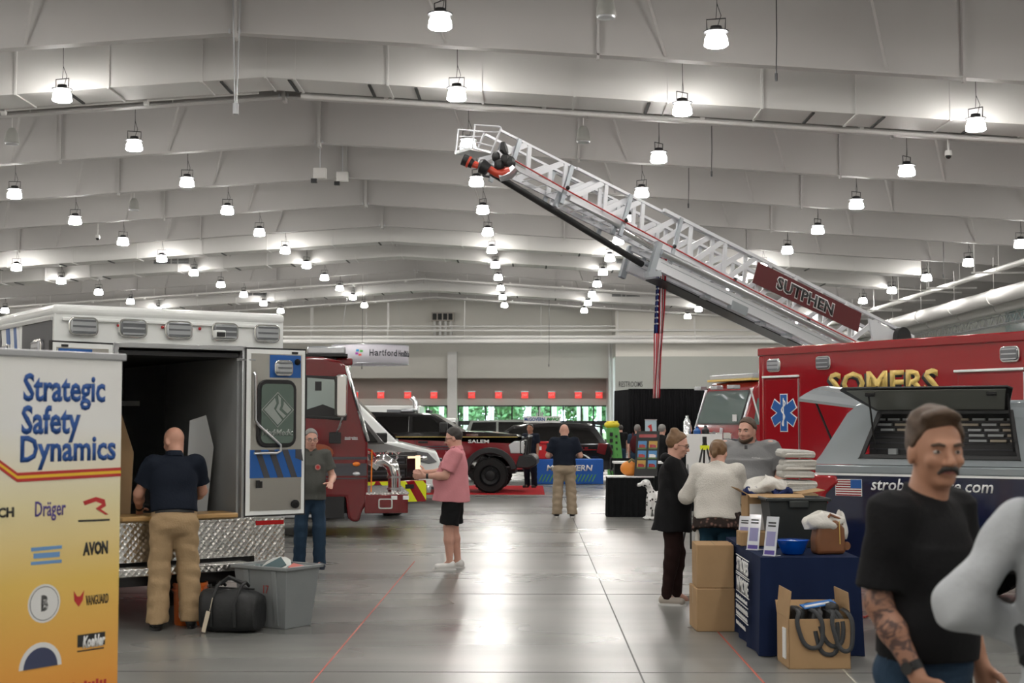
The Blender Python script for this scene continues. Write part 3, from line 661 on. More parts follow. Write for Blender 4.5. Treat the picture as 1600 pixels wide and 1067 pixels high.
# cab ahead of the box
MB().prism([(LA, .5), (LA+2.3, .5), (LA+2.3, 1.15), (LA+1.2, 1.3), (LA+.7, 1.95), (LA, 2.0)], lambda a, b, c: (c, a, b), .1, WA-.1).build('cab', 'white_gloss', am, bevel=.04)
for x in (.16, WA-.16): wheel(am, x, LA+1.5, .41, .28, 'dark_metal', -1 if x < 1 else 1)
# turn wheels so their axle is across the vehicle
for w_ in [o for o in am.children if o.name.startswith('wheel')]:
    c = sum((Vector(v.co) for v in w_.data.vertices), Vector())/len(w_.data.vertices)
    w_.matrix_local = Matrix.Translation(c) @ Matrix.Rotation(math.pi/2, 4, 'Z') @ Matrix.Translation(-c)

# ---------------------------------------------------------------- 2 dark red fire engine behind the ambulance
fe = thing('fire_engine', 'dark red fire engine cab with chrome elbow on its front bumper', 'fire engine', (-2.51, 22.0, 0), .14)
cab = [(0, .55), (0.0, 1.45), (-.32, 2.62), (-.42, 2.72), (-.7, 2.78), (-2.6, 2.84), (-2.6, .62), (-.34, .62), (-.31, .3), (-.24, .24), (-.13, .24), (-.08, .42), (-.03, .5)]
MB().prism(cab, lambda a, b, c: (a, c, b), 0, 2.4).build('cab', 'dark_red_gloss', fe, bevel=.05, seg=3)
sw = MB().prism([(-.98, 1.84), (-.34, 1.8), (-.33, 1.9), (-.5, 2.48), (-.98, 2.5)], lambda a, b, c: (a, c, b), -.015, .02).build('window_rubber', 'black', fe, bevel=.01)
MB().prism([(-.94, 1.88), (-.40, 1.84), (-.53, 2.43), (-.94, 2.46)], lambda a, b, c: (a, c, b), -.02, -.008).build('door_glass', mat('cab_glass', (.3, .36, .34), .05, coat=1, spec=.8), sw)
MB().prism([(-1.9, 1.88), (-1.1, 1.86), (-1.1, 2.46), (-1.9, 2.48)], lambda a, b, c: (a, c, b), -.02, .01).build('rear_door_glass', 'cab_glass', fe)
MB().prism([(-.94, 1.88), (-.42, 1.845), (-.44, 1.95), (-.7, 2.05), (-.94, 1.97)], lambda a, b, c: (a, c, b), -.024, -.019).build('dashboard_shape', 'black', sw)
MB().box(-.82, -.72, -.028, -.02, 2.26, 2.4).build('interior_mirror', 'black', sw)
MB().add([(-.0, .12, 1.5), (-.0, 2.28, 1.5), (-.33, 2.24, 2.6), (-.33, .16, 2.6)], [(0, 1, 2, 3)]).build('windscreen', 'dark_glass', fe).location = (.02, 0, 0)
for x in (-.02, -.34): pass
MB().tube([(-.01, -.0, 1.48), (-.34, .0, 2.64)], .035, 8).build('pillar_trim', 'chrome', fe)
m = MB(); m.prism(rrect(-.5, -.33, 1.86, 2.5, .05), lambda a, b, c: (a, c, b), -.34, -.28); mr_ = m.build('side_mirror', 'chrome', fe, bevel=.02)
MB().prism(rrect(-.52, -.49, 1.88, 2.48, .012), lambda a, b, c: (a, c, b), -.345, -.275).build('mirror_glass', 'black_gloss', mr_)
MB().tube([(-.4, -.3, 1.86), (-.45, -.2, 1.7), (-.5, -.02, 1.6)], .02, 6).build('mirror_arm', 'chrome', mr_); MB().box(-.6, -.42, -.07, 0, 1.45, 1.62).build('mirror_bracket', 'black', mr_, bevel=.01)
for z0, z1, m in ((1.20, 1.24, 'charcoal_vinyl'), (.95, 1.14, 'charcoal_vinyl'), (.9, .92, 'charcoal_vinyl')): MB().box(-2.6, -.02, -.006, .004, z0, z1).build('side_stripe', m, fe)
glyph_bars('lettering', 'dull_aluminium', fe, (-.36, -.003, 1.53), X3, Z3, .2, .02, 9); MB().box(-.36, -.27, -.006, 0, 1.505, 1.52).build('name_bar', 'dull_aluminium', fe); MB().box(-.25, -.16, -.006, 0, 1.505, 1.52).build('name_bar', 'dull_aluminium', fe)
MB().ell((-.75, -.004, 1.3), (.22, .006, .14), 16, 8).build('door_crest', mat('crest', (.25, .05, .01), .3), fe)
for z, m in ((1.13, 'orange_lens'), (.98, 'lens_clear')): MB().ell((-.18, -.02, z), (.06, .03, .035), 10, 6).build('side_lamp', m, fe)
MB().box(-2.6, -.36, .02, 2.38, .3, .64).build('step_well', 'black', fe); MB().box(-1.5, -.74, -.02, .3, .32, .36).build('step', 'dull_aluminium', fe)
MB().box(-.5, -.24, .3, 2.1, 2.66, 2.78).build('roof_visor', 'dark_red_gloss', fe, bevel=.03)
lb = MB().box(-.95, -.35, .2, 2.2, 2.83, 2.96).build('light_bar', 'lens_clear', fe, bevel=.03); MB().box(-.98, -.32, .18, 2.22, 2.80, 2.84).build('light_bar_base', 'black', lb)
bm_ = MB().box(-.05, .62, -.02, 2.42, .37, .66).build('front_bumper', 'dark_red_gloss', fe, bevel=.015); MB().box(-.03, .63, -.01, 2.41, .66, .69).build('bumper_tread', dp, bm_)
MB().prism(rrect(.16, .38, .44, .60, .03), lambda a, b, c: (a, c, b), -.035, -.02).build('bumper_recess', 'chrome', bm_); MB().prism(rrect(.18, .36, .46, .58, .02), lambda a, b, c: (a, c, b), -.04, -.03).build('recess_face', 'dark_red_gloss', bm_)
for x in (.36, .54): MB().box(x, x+.09, -.024, -.019, .58, .64).build('sticker', 'white_vinyl', bm_)
eb = MB().loft([(Vector((.42, .35, .69)), .1), (Vector((.42, .35, .95)), .1), (Vector((.38, .35, 1.1)), .105), (Vector((.26, .35, 1.18)), .1), (Vector((.14, .35, 1.16)), .085), (Vector((.1, .35, 1.12)), .075)], 14).build('discharge_elbow', 'chrome', fe, smooth=60)
for z in (.72, .9): MB().cyl((.42, .35, z), (.42, .35, z+.03), .115, n=16).build('elbow_ring', 'aluminium', eb)
MB().cyl((.1, .35, 1.13), (.06, .35, 1.08), .1, n=12).build('elbow_cap', 'aluminium', eb); MB().tube([(.16, .35, 1.2), (.06, .35, 1.32), (-.02, .35, 1.36)], .02, 6).build('valve_handle', 'red_lens', eb)
MB().tube([(.36+.11*math.cos(t*.5), .35, 1.24+.08*math.sin(t*.5)) for t in range(14)], .018, 6).build('hand_wheel', 'chrome', eb)
MB().tube([(.05, .05, .7), (.06, .05, 1.35)], .011, 6).build('marker_rod', 'orange_lens', fe)
MB().box(-9, -2.65, .05, 2.4, .5, 2.9).build('rear_body', 'dark_red_gloss', fe, bevel=.04)
MB().box(-9, -.2, .4, 2.0, .35, .6).build('chassis', 'dark_metal', fe)
for x in (-1.75, -6.8):
    for y, o in ((.2, -1), (2.2, 1)): wheel(fe, x, y, .5, .36, 'aluminium', o)

# ---------------------------------------------------------------- generic pickup / van / SUV pieces
def car_root(name, lab, cat, corner, local, ang):
    c, s = math.cos(ang), math.sin(ang); lx, ly = local
    return thing(name, lab, cat, (corner[0]-(c*lx-s*ly), corner[1]-(s*lx+c*ly), 0), ang)
P = lambda a, b, c: (a, c, b)
def arch_poly(pts_top, xf_, xr_, ra, zb, zc, x0, x1):
    """side outline: top points from front to rear, then the sill from rear to front with two wheel arches"""
    low = [(x1, zb)]
    for xc in (xr_, xf_): low += [(xc-ra, zb)]+[(xc+ra*math.cos(math.radians(a)), max(zb, zc+ra*math.sin(math.radians(a)))) for a in range(170, 9, -16)]+[(xc+ra, zb)]
    return pts_top+low+[(x0, zb)]
def house(par, poly, z0, h0, z1, h1, m, name='cab_shell', bevel=.03):
    fn = lambda a, b, c: (a, c*(h0+(h1-h0)*(b-z0)/(z1-z0)), b)
    return MB().prism(poly, fn, -1, 1).build(name, m, par, bevel=bevel), fn
def sidewin(par, fn, poly, m, side, name='side_window', th=.012):
    w = lambda a, b, c: tuple(Vector(fn(a, b, side))+Vector((0, side*c, 0)))
    return MB().prism(poly, w, .0, th).build(name, m, par)
def frontglass(par, fn, p0, p1, m, name='windscreen', inset=.84, push=.015):
    a0, b0 = p0; a1, b1 = p1; d = Vector((b1-b0, 0, -(a1-a0))).normalized()*push*(1 if (b1-b0) > 0 else -1)
    vs = [Vector(fn(a0, b0, -inset))+d, Vector(fn(a0, b0, inset))+d, Vector(fn(a1, b1, inset))+d, Vector(fn(a1, b1, -inset))+d]
    return MB().add(vs+[v-d*.8 for v in vs], [(0,1,2,3),(7,6,5,4),(0,4,5,1),(1,5,6,2),(2,6,7,3),(3,7,4,0)]).build(name, m, par)
mat('maroon_gloss', (.20, .006, .012), .15, coat=1); mat('headlight', (.75, .77, .8), .1, .5); mat('wheel_black', (.015, .015, .016), .3, .5)
mat('hot_lamp', (1.0, .72, .45), .3, emit=.6)

# 3 dark pickup-based truck with chevron bumper
sd = car_root('rescue_truck', 'dark grey heavy pickup with yellow and red chevron front bumper', 'truck', (-1.99, 26.5), (2.9, 1.0), math.atan2(-.83, .55))
mat('graphite', (.022, .019, .018), .42, coat=.12, spec=.3)
MB().prism(arch_poly([(2.75, .5), (2.78, 1.05), (2.7, 1.22), (1.35, 1.36), (-1.85, 1.36)], 1.9, -1.2, .52, .5, .42, 2.75, -1.85), P, -.98, .98).build('body', 'graphite', sd, bevel=.03)
hs_, fn = house(sd, [(1.5, 1.34), (.75, 1.95), (-1.5, 1.98), (-1.7, 1.34)], 1.34, .95, 1.98, .74, 'graphite')
frontglass(hs_, fn, (1.46, 1.38), (.8, 1.92), 'dark_glass')
for s_ in (-1, 1): sidewin(hs_, fn, [(1.2, 1.4), (.75, 1.84), (-.1, 1.88), (-.1, 1.4)], 'privacy_glass', s_); sidewin(hs_, fn, [(-.2, 1.4), (-.2, 1.88), (-1.4, 1.88), (-1.55, 1.4)], 'privacy_glass', s_)
gr = MB().box(2.76, 2.82, -.86, .86, .72, 1.16).build('grille', 'black', sd, bevel=.02)
for z in (.78, .86, 1.02, 1.1): MB().box(2.8, 2.85, -.62, .62, z, z+.025).build('grille_bar', 'charcoal_vinyl', gr)
for y in (-.3, 0, .3): MB().box(2.8, 2.84, y-.012, y+.012, .74, 1.14).build('grille_post', 'black', gr)
MB().box(2.82, 2.87, -.66, .66, .92, 1.0).build('grille_bar', 'graphite', gr, bevel=.01)
for y in (-.4, .4): MB().ell((2.87, y, .9), (.02, .07, .035), 10, 6).build('grille_strobe', 'lens_clear', gr)
for s_ in (-1, 1):
    hl = MB().box(2.7, 2.84, *sorted((s_*.66, s_*.96)), .74, 1.14).build('headlamp', 'black_gloss', sd, bevel=.02)
    MB().box(2.835, 2.85, *sorted((s_*.86, s_*.96)), .72, 1.15).build('running_light', 'hot_lamp', hl); MB().box(2.835, 2.85, *sorted((s_*.7, s_*.86)), 1.10, 1.14).build('running_light', 'hot_lamp', hl)
    MB().box(.9, 1.1, *sorted((s_*.98, s_*1.2)), 1.36, 1.56).build('door_mirror', 'black', sd, bevel=.03)
text('lettering', 'SUPER DUTY', 'chrome', sd, (2.77, -.6, 1.175), Y3, Vector((-.1, 0, 1)), w=1.2, h=.045, th=.01)
cb = MB().box(2.72, 2.98, -1.02, 1.02, .3, .7).build('chevron_bumper', 'red_gloss', sd, bevel=.02)
for s_ in (-1, 1):
    for k in range(3):
        y0 = s_*(.04+.36*k); y1 = s_*(.22+.36*k); q = [(y0, .69), (y1, .69), (y1+s_*.24, .31), (y0+s_*.24, .31)]
        if k == 2: q = [(y0, .69), (y1, .69), (s_*1.01, .62), (s_*1.01, .33)]
        MB().prism(q, lambda a_, b_, c_: (c_, a_, b_), 2.978, 2.986).build('chevron', 'yellow_reflective', cb)
for y in (-.66, .0, .66): MB().box(2.98, 2.992, y-.09, y+.09, .55, .63).build('bumper_slot', 'black', cb)
for s_ in (-1, 1): o = MB().box(2.7, 2.98, *sorted((s_*1.02, s_*1.12)), .46, .62).build('bumper_lamp', 'dull_aluminium', cb, bevel=.02); MB().ell((2.985, s_*1.07, .54), (.02, .045, .06), 10, 6).build('lens', 'lens_clear', o)
for x in (1.9, -1.2):
    for s_ in (-1, 1): wheel(sd, x, s_*.86, .42, .28, 'wheel_black', s_)
MB().box(-1.7, 2.5, -.6, .6, .4, .55).build('chassis', 'black', sd)

# 4 white van
vn = car_root('van', 'white high-roof van with blue stripe and dark headlamp', 'van', (-1.94, 31.1), (2.9, -1.0), math.atan2(.07, .98))
MB().prism(arch_poly([(2.85, .4), (2.9, .85), (2.78, 1.12), (1.95, 1.33), (1.15, 1.42), (-2.9, 1.42)], 1.95, -1.8, .44, .35, .36, 2.85, -2.9), P, -1.0, 1.0).build('body', 'white_gloss', vn, bevel=.05, seg=3)
hs_, fn = house(vn, [(1.95, 1.32), (.85, 2.42), (.2, 2.76), (-2.8, 2.82), (-2.9, 1.38)], 1.34, .99, 2.82, .86, 'white_gloss', bevel=.05)
frontglass(hs_, fn, (1.88, 1.38), (.92, 2.34), 'privacy_glass')
for s_ in (-1, 1):
    w_ = sidewin(hs_, fn, [(1.55, 1.42), (.85, 2.02), (.1, 2.08), (.1, 1.36)], 'black', s_, 'window_rubber'); sidewin(w_, fn, [(1.45, 1.45), (.83, 1.97), (.62, 1.98), (.62, 1.42)], 'dark_glass', s_, th=.018); sidewin(w_, fn, [(.56, 1.42), (.56, 1.98), (.16, 2.02), (.16, 1.4)], 'dark_glass', s_, th=.018)
    MB().box(1.0, 1.18, *sorted((s_*1.0, s_*1.22)), 1.36, 1.66).build('door_mirror', 'black', vn, bevel=.04); MB().ell((1.2, s_*1.15, 1.42), (.02, .05, .03), 8, 5).build('indicator', 'orange_lens', vn)
    MB().prism([(2.05, .98), (2.62, .86), (2.8, .9), (2.6, 1.1), (2.25, 1.16)], side_fn(1.0, sgn=s_), -.05, .025).build('headlamp', 'lens_dark', vn, bevel=.01); MB().ell((2.5, s_*1.02, .98), (.1, .03, .06), 10, 6).build('projector', 'chrome', vn)
    MB().prism([(1.5, .8), (2.0, .95), (2.2, .62), (1.4, .62)], side_fn(1.0, sgn=s_), .0, .008).build('side_stripe', 'blue_vinyl', vn); MB().box(-2.6, 1.4, *sorted((s_*1.0, s_*1.008)), .75, .9).build('side_stripe', 'blue_vinyl', vn)
MB().box(2.8, 2.92, -.6, .6, .5, .95).build('grille', 'black', vn, bevel=.02); MB().box(2.6, 2.95, -.98, .98, .3, .52).build('bumper', 'charcoal_vinyl', vn, bevel=.03)
for x in (1.95, -1.8):
    for s_ in (-1, 1): wheel(vn, x, s_*.87, .36, .24, 'dull_aluminium', s_)
MB().box(-2.5, 2.5, -.6, .6, .3, .42).build('chassis', 'black', vn)

# 5 black over red pickup on the red carpet
sp = car_root('pickup', 'black over red fire department pickup on the red carpet', 'pickup truck', (-1.0, 35.4), (2.0, -.95), math.atan2(-.04, .99))
MB().prism(arch_poly([(2.8, .6), (2.82, 1.25), (2.7, 1.38), (-2.95, 1.40)], 2.0, -1.85, .54, .58, .46, 2.8, -2.95), P, -.97, .97).build('body', 'maroon_gloss', sp, bevel=.03)
MB().prism([(2.78, 1.3), (2.66, 1.44), (1.9, 1.52), (1.15, 1.54), (-2.9, 1.42), (-2.9, 1.38), (2.75, 1.385)], P, -.975, .975).build('hood', 'black_gloss', sp, bevel=.03)
hs_, fn = house(sp, [(1.3, 1.5), (.5, 1.98), (-1.05, 2.02), (-1.25, 1.95), (-1.35, 1.4), (1.2, 1.4)], 1.4, .95, 2.02, .76, 'black_gloss', bevel=.05)
frontglass(hs_, fn, (1.24, 1.53), (.55, 1.95), 'dark_glass')
for s_ in (-1, 1):
    sidewin(hs_, fn, [(1.0, 1.47), (.5, 1.87), (.05, 1.9), (.05, 1.47)], 'dark_glass', s_); sidewin(hs_, fn, [(-.05, 1.47), (-.05, 1.9), (-1.0, 1.9), (-1.1, 1.47)], 'privacy_glass', s_)
    MB().box(-2.95, 2.68, *sorted((s_*.965, s_*.98)), 1.385, 1.4).build('gold_line', 'gold', sp)
    for z in (1.08, 1.14): MB().box(-2.9, 1.3, *sorted((s_*.965, s_*.976)), z, z+.03).build('side_stripe', 'charcoal_vinyl', sp)
    for xc in (2.0, -1.85): MB().prism(arc(xc, .46, .68, 12, 168, 12)+arc(xc, .46, .53, 168, 12, 12), side_fn(.95, sgn=s_), 0, .12).build('wheel_flare', 'black', sp, bevel=.02)
    MB().box(.75, .95, *sorted((s_*1.0, s_*1.24)), 1.48, 1.76).build('door_mirror', 'black', sp, bevel=.04); MB().box(.78, .9, *sorted((s_*.92, s_*1.02)), 1.45, 1.52).build('mirror_arm', 'black', sp)
    for x in (.2, -.85): MB().box(x, x+.24, *sorted((s_*.965, s_*1.0)), 1.24, 1.29).build('door_handle', 'black', sp, bevel=.01)
    for x in (1.25, .12, -1.0): MB().box(x, x+.012, *sorted((s_*.965, s_*.973)), .62, 1.38).build('door_gap', 'black', sp)
    hl = MB().prism([(2.5, .98), (2.84, .98), (2.84, 1.3), (2.6, 1.3), (2.45, 1.2)], side_fn(.93, sgn=s_), -.25, .06).build('headlamp', 'headlight', sp, bevel=.03); MB().ell((2.8, s_*.85, 1.14), (.06, .1, .1), 12, 8).build('projector', 'chrome', hl)
    for x, r_ in ((2.0, .44), (-1.85, .44)): wheel(sp, x, s_*.9, r_, .34, 'wheel_black', s_, 10 if s_ < 0 and x > 0 else 0)
text('lettering', 'SALEM', 'white_vinyl', sp, (1.45, -.979, 1.24), X3, Z3, w=.52, h=.085, bold=.03); text('lettering', 'SO', 'gold', sp, (-.55, -.974, .92), X3, Z3, w=.22, h=.13, bold=.02)
MB().box(2.8, 2.86, -.6, .6, .9, 1.3).build('grille', 'black', sp, bevel=.02)
wb = MB().prism([(2.6, .62), (2.7, .95), (3.05, .95), (3.15, .85), (3.15, .7), (2.95, .6)], P, -.98, .98).build('winch_bumper', 'black', sp, bevel=.04)
for y in (-.62, .62): MB().tube([(2.9, y, .9), (2.95, y, 1.38), (2.93, 0, 1.42)], .035, 8).build('brush_guard', 'black', wb)
MB().tube([(2.92, -.9, 1.38), (2.97, -.62, 1.4), (2.97, .62, 1.4), (2.92, .9, 1.38)], .03, 8).build('brush_guard', 'black', wb)
for y in (-.9, .9): MB().tube([(2.92, y, 1.38), (2.75, y*1.08, 1.3), (2.75, y*1.08, 1.0), (2.9, y, .92)], .025, 8).build('brush_guard', 'black', wb)
MB().box(-2.5, 2.6, -.6, .6, .48, .62).build('chassis', 'black', sp); MB().box(1.4, 1.7, -.99, -.97, 1.41, 1.47).build('hood_badge', 'chrome', sp)
lb = MB().box(-.3, .0, -.5, .5, 2.02, 2.1).build('light_bar', 'lens_clear', sp, bevel=.02); MB().box(-.34, .04, -.3, .3, 2.0, 2.04).build('light_bar_base', 'black', lb)
MB().box(.3, .42, -.3, .3, 1.99, 2.07).build('cab_light', 'black', sp, bevel=.02)

# 6 black SUV facing left
sv = car_root('sport_utility_vehicle', 'glossy black sport utility vehicle behind the blue booth table', 'car', (1.44, 42.0), (-1.45, .95), math.pi)
MB().prism(arch_poly([(2.4, .45), (2.45, .9), (2.3, 1.05), (1.2, 1.12), (-2.35, 1.14), (-2.42, .9)], 1.5, -1.45, .45, .36, .38, 2.4, -2.35), P, -.97, .97).build('body', 'black_gloss', sv, bevel=.05, seg=3)
hs_, fn = house(sv, [(1.35, 1.08), (.5, 1.66), (-.6, 1.74), (-1.85, 1.70), (-2.3, 1.1)], 1.08, .95, 1.74, .74, 'black_gloss', bevel=.05)
frontglass(hs_, fn, (1.28, 1.13), (.55, 1.62), 'dark_glass')
for s_ in (-1, 1):
    for pl in ([(1.05, 1.14), (.5, 1.56), (.1, 1.6), (.1, 1.14)], [(0, 1.14), (0, 1.61), (-.85, 1.62), (-.85, 1.14)], [(-.95, 1.14), (-.95, 1.62), (-1.75, 1.58), (-2.05, 1.14)]): sidewin(hs_, fn, pl, 'privacy_glass' if pl[0][0] < .5 else 'dark_glass', s_)
    MB().prism([(-2.2, .78), (-1.95, .85), (-2.0, 1.14), (-2.28, 1.12)], side_fn(.965, sgn=s_), -.03, .02).build('tail_lamp', 'dark_red_gloss', sv, bevel=.02)
    MB().box(-1.95, -.9, *sorted((s_*.965, s_*.975)), .93, .95).build('red_line', 'red_gloss', sv); MB().box(.75, .9, *sorted((s_*.97, s_*1.15)), 1.1, 1.24).build('door_mirror', 'black_gloss', sv, bevel=.03)
    for x in (1.5, -1.45): wheel(sv, x, s_*.86, .39, .26, 'wheel_black', s_, 6 if s_ > 0 and x < 0 else 0)
    for x in (.05, -.9): MB().box(x, x+.012, *sorted((s_*.965, s_*.974)), .45, 1.12).build('door_gap', 'black', sv)
    for k, x in enumerate((-1.7, -1.55, -1.4, -1.25)): MB().box(x, x+.1, *sorted((s_*.968, s_*.974)), .985, 1.01).build('side_lettering', 'red_gloss', sv)
MB().prism([(-1.85, 1.68), (-2.15, 1.62), (-2.15, 1.59), (-1.85, 1.62)], P, -.7, .7).build('roof_spoiler', 'black_gloss', sv, bevel=.01)
MB().box(-2.2, 2.2, -.6, .6, .28, .42).build('chassis', 'black', sv); MB().box(-2.5, -2.3, -.9, .9, .42, .68).build('rear_bumper', 'black_gloss', sv, bevel=.03)

# 7 far vehicles
jp = thing('off_road_car', 'grey boxy off-road car far behind the black hood', 'car', (W(758, 700, 62).x, 62, 0), math.pi)
MB().prism(arch_poly([(2.0, .5), (2.0, 1.1), (.8, 1.2), (-2.0, 1.2)], 1.3, -1.3, .45, .5, .42, 2.0, -2.0), P, -.9, .9).build('body', mat('sage', (.2, .22, .2), .3, coat=.5), jp, bevel=.03)
hs_, fn = house(jp, [(.85, 1.18), (.6, 1.8), (-1.9, 1.85), (-1.95, 1.18)], 1.18, .85, 1.85, .75, 'sage')
for s_ in (-1, 1): sidewin(hs_, fn, [(.65, 1.25), (.5, 1.72), (-.5, 1.74), (-.5, 1.25)], 'dark_glass', s_); sidewin(hs_, fn, [(-.6, 1.25), (-.6, 1.74), (-1.8, 1.74), (-1.8, 1.25)], 'dark_glass', s_)
frontglass(hs_, fn, (.83, 1.24), (.62, 1.76), 'dark_glass')
for x in (1.3, -1.3):
    for s_ in (-1, 1): wheel(jp, x, s_*.8, .4, .26, 'wheel_black', s_)
wt = thing('rescue_truck', 'white heavy rescue truck with red lettering and chrome stack behind the van', 'truck', (W(600, 700, 52).x, 52, 0), 0)
MB().box(-3.4, 1.3, 0, 2.4, .6, 2.35).build('box_body', 'white_gloss', wt, bevel=.04); MB().box(1.35, 2.6, .1, 2.3, .6, 1.9).build('cab', 'white_gloss', wt, bevel=.08)
MB().tube([(1.15, -.12, .9), (1.15, -.12, 2.5), (1.0, -.12, 2.65)], .1, 12).build('exhaust_stack', 'chrome', wt); text('lettering', 'AN', 'red_gloss', wt, (.1, -.004, 1.25), X3, Z3, w=.7, h=.4, bold=.03)
MB().box(.1, .7, -.02, 0, 1.9, 2.2).build('side_light', 'lens_dark', wt); MB().box(1.8, 2.3, .08, .1, 1.3, 1.8).build('cab_window', 'dark_glass', wt)
for x in (-2.2, 1.9):
    for y, o in ((.2, -1), (2.2, 1)): wheel(wt, x, y, .48, .3, 'aluminium', o)
MB().box(-3.2, 2.4, .5, 1.9, .45, .62).build('chassis', 'black', wt)

# ---------------------------------------------------------------- 8 red ambulance with gold lettering
S0 = Vector((3.5, 21.8, 0)); sdv = Vector((.526, -.85, 0)).normalized(); sa = math.atan2(sdv.y, sdv.x)
so = thing('ambulance', 'red ambulance box with gold lettering and blue star at right', 'ambulance', S0, sa)
def st(px): k = (px-829)/2222; return (k*S0.y-S0.x)/(sdv.x-k*sdv.y)
def sz(px, py): t = st(px); return CAM_H+(657-py)*(S0.y+sdv.y*t)/2222
MB().box(0, 5.5, 0, 2.4, .55, 2.88).build('box_body', 'red_gloss', so, bevel=.03, seg=3)
MB().box(-.015, 5.52, -.03, 2.43, 2.78, 2.905).build('roof_rail', 'red_gloss', so, bevel=.02); MB().box(-.01, .1, -.014, .1, .6, 2.78).build('corner_post', 'red_gloss', so, bevel=.02)
for px, py, l in ((1210, 571, 'lens_clear'), (1287, 567, 'lens_dark'), (1577, 553.5, 'lens_dark')): lightmod(so, (st(px), 0, sz(px, py)), X3, -Y3, .30, .2, l)
def sdoor(p0, p1, ztop):
    a, b = st(p0), st(p1); fn = lambda u, v, c: (u, c, v)
    d = MB().box(a, b, -.018, .0, .75, ztop).build('compartment_door', 'red_gloss', so, bevel=.01); MB().box(a-.05, b+.02, -.045, 0, ztop+.02, ztop+.055).build('drip_cap', 'white_gloss', so, bevel=.01)
    MB().box(b, b+.014, -.022, 0, .75, ztop).build('door_trim', 'aluminium', so); return d
dl = sdoor(1196, 1247, 2.42); dr = sdoor(1495, 1597, 2.40)
cx, cz, R = st(1225), sz(1225, 645), .27
def star(r, w, y0, y1, m, nm):
    for k in range(3):
        a = math.radians(60*k); ex = Vector((math.sin(a), math.cos(a))); ey = Vector((ex.y, -ex.x)); q = [ex*r+ey*w, ex*r-ey*w, -ex*r-ey*w, -ex*r+ey*w]
        MB().prism([(cx+v.x, cz+v.y) for v in q], lambda u, v, c: (u, c, v), y0-.0004*k, y1).build(nm, m, dl)
star(R+.014, .082+.0, -.024, -.017, 'white_vinyl', 'star_border'); star(R, .068, -.029, -.02, 'blue_vinyl', 'star_of_life')
MB().box(cx-.009, cx+.009, -.034, -.028, cz-.2, cz+.22).build('star_staff', 'white_vinyl', dl); MB().tube([(cx+.04*math.sin(t*.75)*(1.25-t*.05), -.034, cz+.19-t*.024) for t in range(17)], .011, 6).build('star_serpent', 'white_vinyl', dl)
ta, tb = st(1294), st(1465)
text('lettering_shadow', 'SOMERS', 'black', so, (ta-.045, -.002, 2.12), X3, Z3, w=tb-ta, h=.34, th=.003, bold=.03); text('lettering', 'SOMERS', 'gold', so, (ta, -.006, 2.15), X3, Z3, w=tb-ta, h=.34, th=.004, bold=.03)
MB().box(0, 5.5, .02, 2.38, .45, .6).build('skirt', dp, so); MB().box(0, 5.4, .5, 1.9, .35, .6).build('chassis', 'black', so)
lightmod(so, (st(1218)-.15, -.0, 1.12), X3, -Y3, .25, .25, 'lens_clear')
for x in (1.5,):
    for y, o in ((.2, -1), (2.2, 1)): wheel(so, x, y, .43, .3, 'aluminium', o)
MB().prism([(5.5, .55), (7.8, .55), (7.8, 1.2), (6.8, 1.35), (6.2, 2.0), (5.5, 2.05)], lambda a, b, c: (a, c, b), .15, 2.25).build('cab', 'red_gloss', so, bevel=.05)
for y, o in ((.3, -1), (2.1, 1)): wheel(so, 7.0, y, .43, .28, 'aluminium', o)

# ---------------------------------------------------------------- 9 navy pickup with grey canopy
N0 = Vector((2.74, 13.9, 0)); ndv = Vector((.85, -.53, 0)).normalized(); na = math.atan2(ndv.y, ndv.x)
npk = thing('pickup', 'navy pickup with grey topper, its side hatch open', 'pickup truck', N0, na)
def ntx(px): k = (px-829)/2222; return (k*N0.y-N0.x)/(ndv.x-k*ndv.y)
WN = 1.95
MB().prism([(.0, .62), (.02, 1.28), (2.15, 1.28), (2.15, .5), (1.62, .5)]+arc(1.16, .46, .5, 5, 175, 10)+[(.62, .5), (.3, .5)], P, 0, WN).build('bed_body', 'navy_paint', npk, bevel=.02)
MB().box(.02, 2.15, -.006, WN+.006, 1.275, 1.295).build('white_pinstripe', 'white_vinyl', npk); MB().box(.02, 2.15, -.002, WN+.002, 1.295, 1.375).build('bed_rail', 'grey_paint', npk, bevel=.015)
fnT = lambda a, b, c: (a, c*1.0+((.0+.16*(b-1.38)/.57) if c < 1 else -(.16*(b-1.38)/.57)), b)
zt0, zt1 = 1.38, 1.95
def topy(z): return .02+.16*(z-zt0)/(zt1-zt0)
# canopy shell: sides with window holes, roof, ends
tp = MB()
wx0, wx1, wz0, wz1 = .48, 1.92, 1.47, 1.87
def tquad(pts):                                   # panel following the near wall, mirrored on the far wall
    tp.prism(pts, lambda a, b, c: (a, topy(b)+c, b), 0, .025); tp.prism(pts, lambda a, b, c: (a, WN-topy(b)-c, b), 0, .025)
tquad([(0, zt0), (2.15, zt0), (2.15, wz0), (.07, wz0)]); tquad([(.07, wz0), (wx0, wz0), (wx0+.16, wz1), (.30, wz1)]); tquad([(wx1, wz0), (2.15, wz0), (2.15, wz1), (wx1-.1, wz1)]); tquad([(.30, wz1), (2.15, wz1), (2.15, zt1-.03), (.36, zt1-.03)])
tshell = tp.build('topper_side', 'grey_paint', npk, smooth=0)
MB().prism([(.33, zt1-.05), (.36, zt1), (.5, zt1+.03), (2.2, zt1+.04), (2.2, zt1-.05)], P, topy(zt1), WN-topy(zt1)).build('topper_roof', 'grey_paint', npk, bevel=.03, seg=3)
MB().box(2.1, 2.15, .05, WN-.05, zt0, zt1).build('topper_front', 'grey_paint', npk)
fr_ = MB()
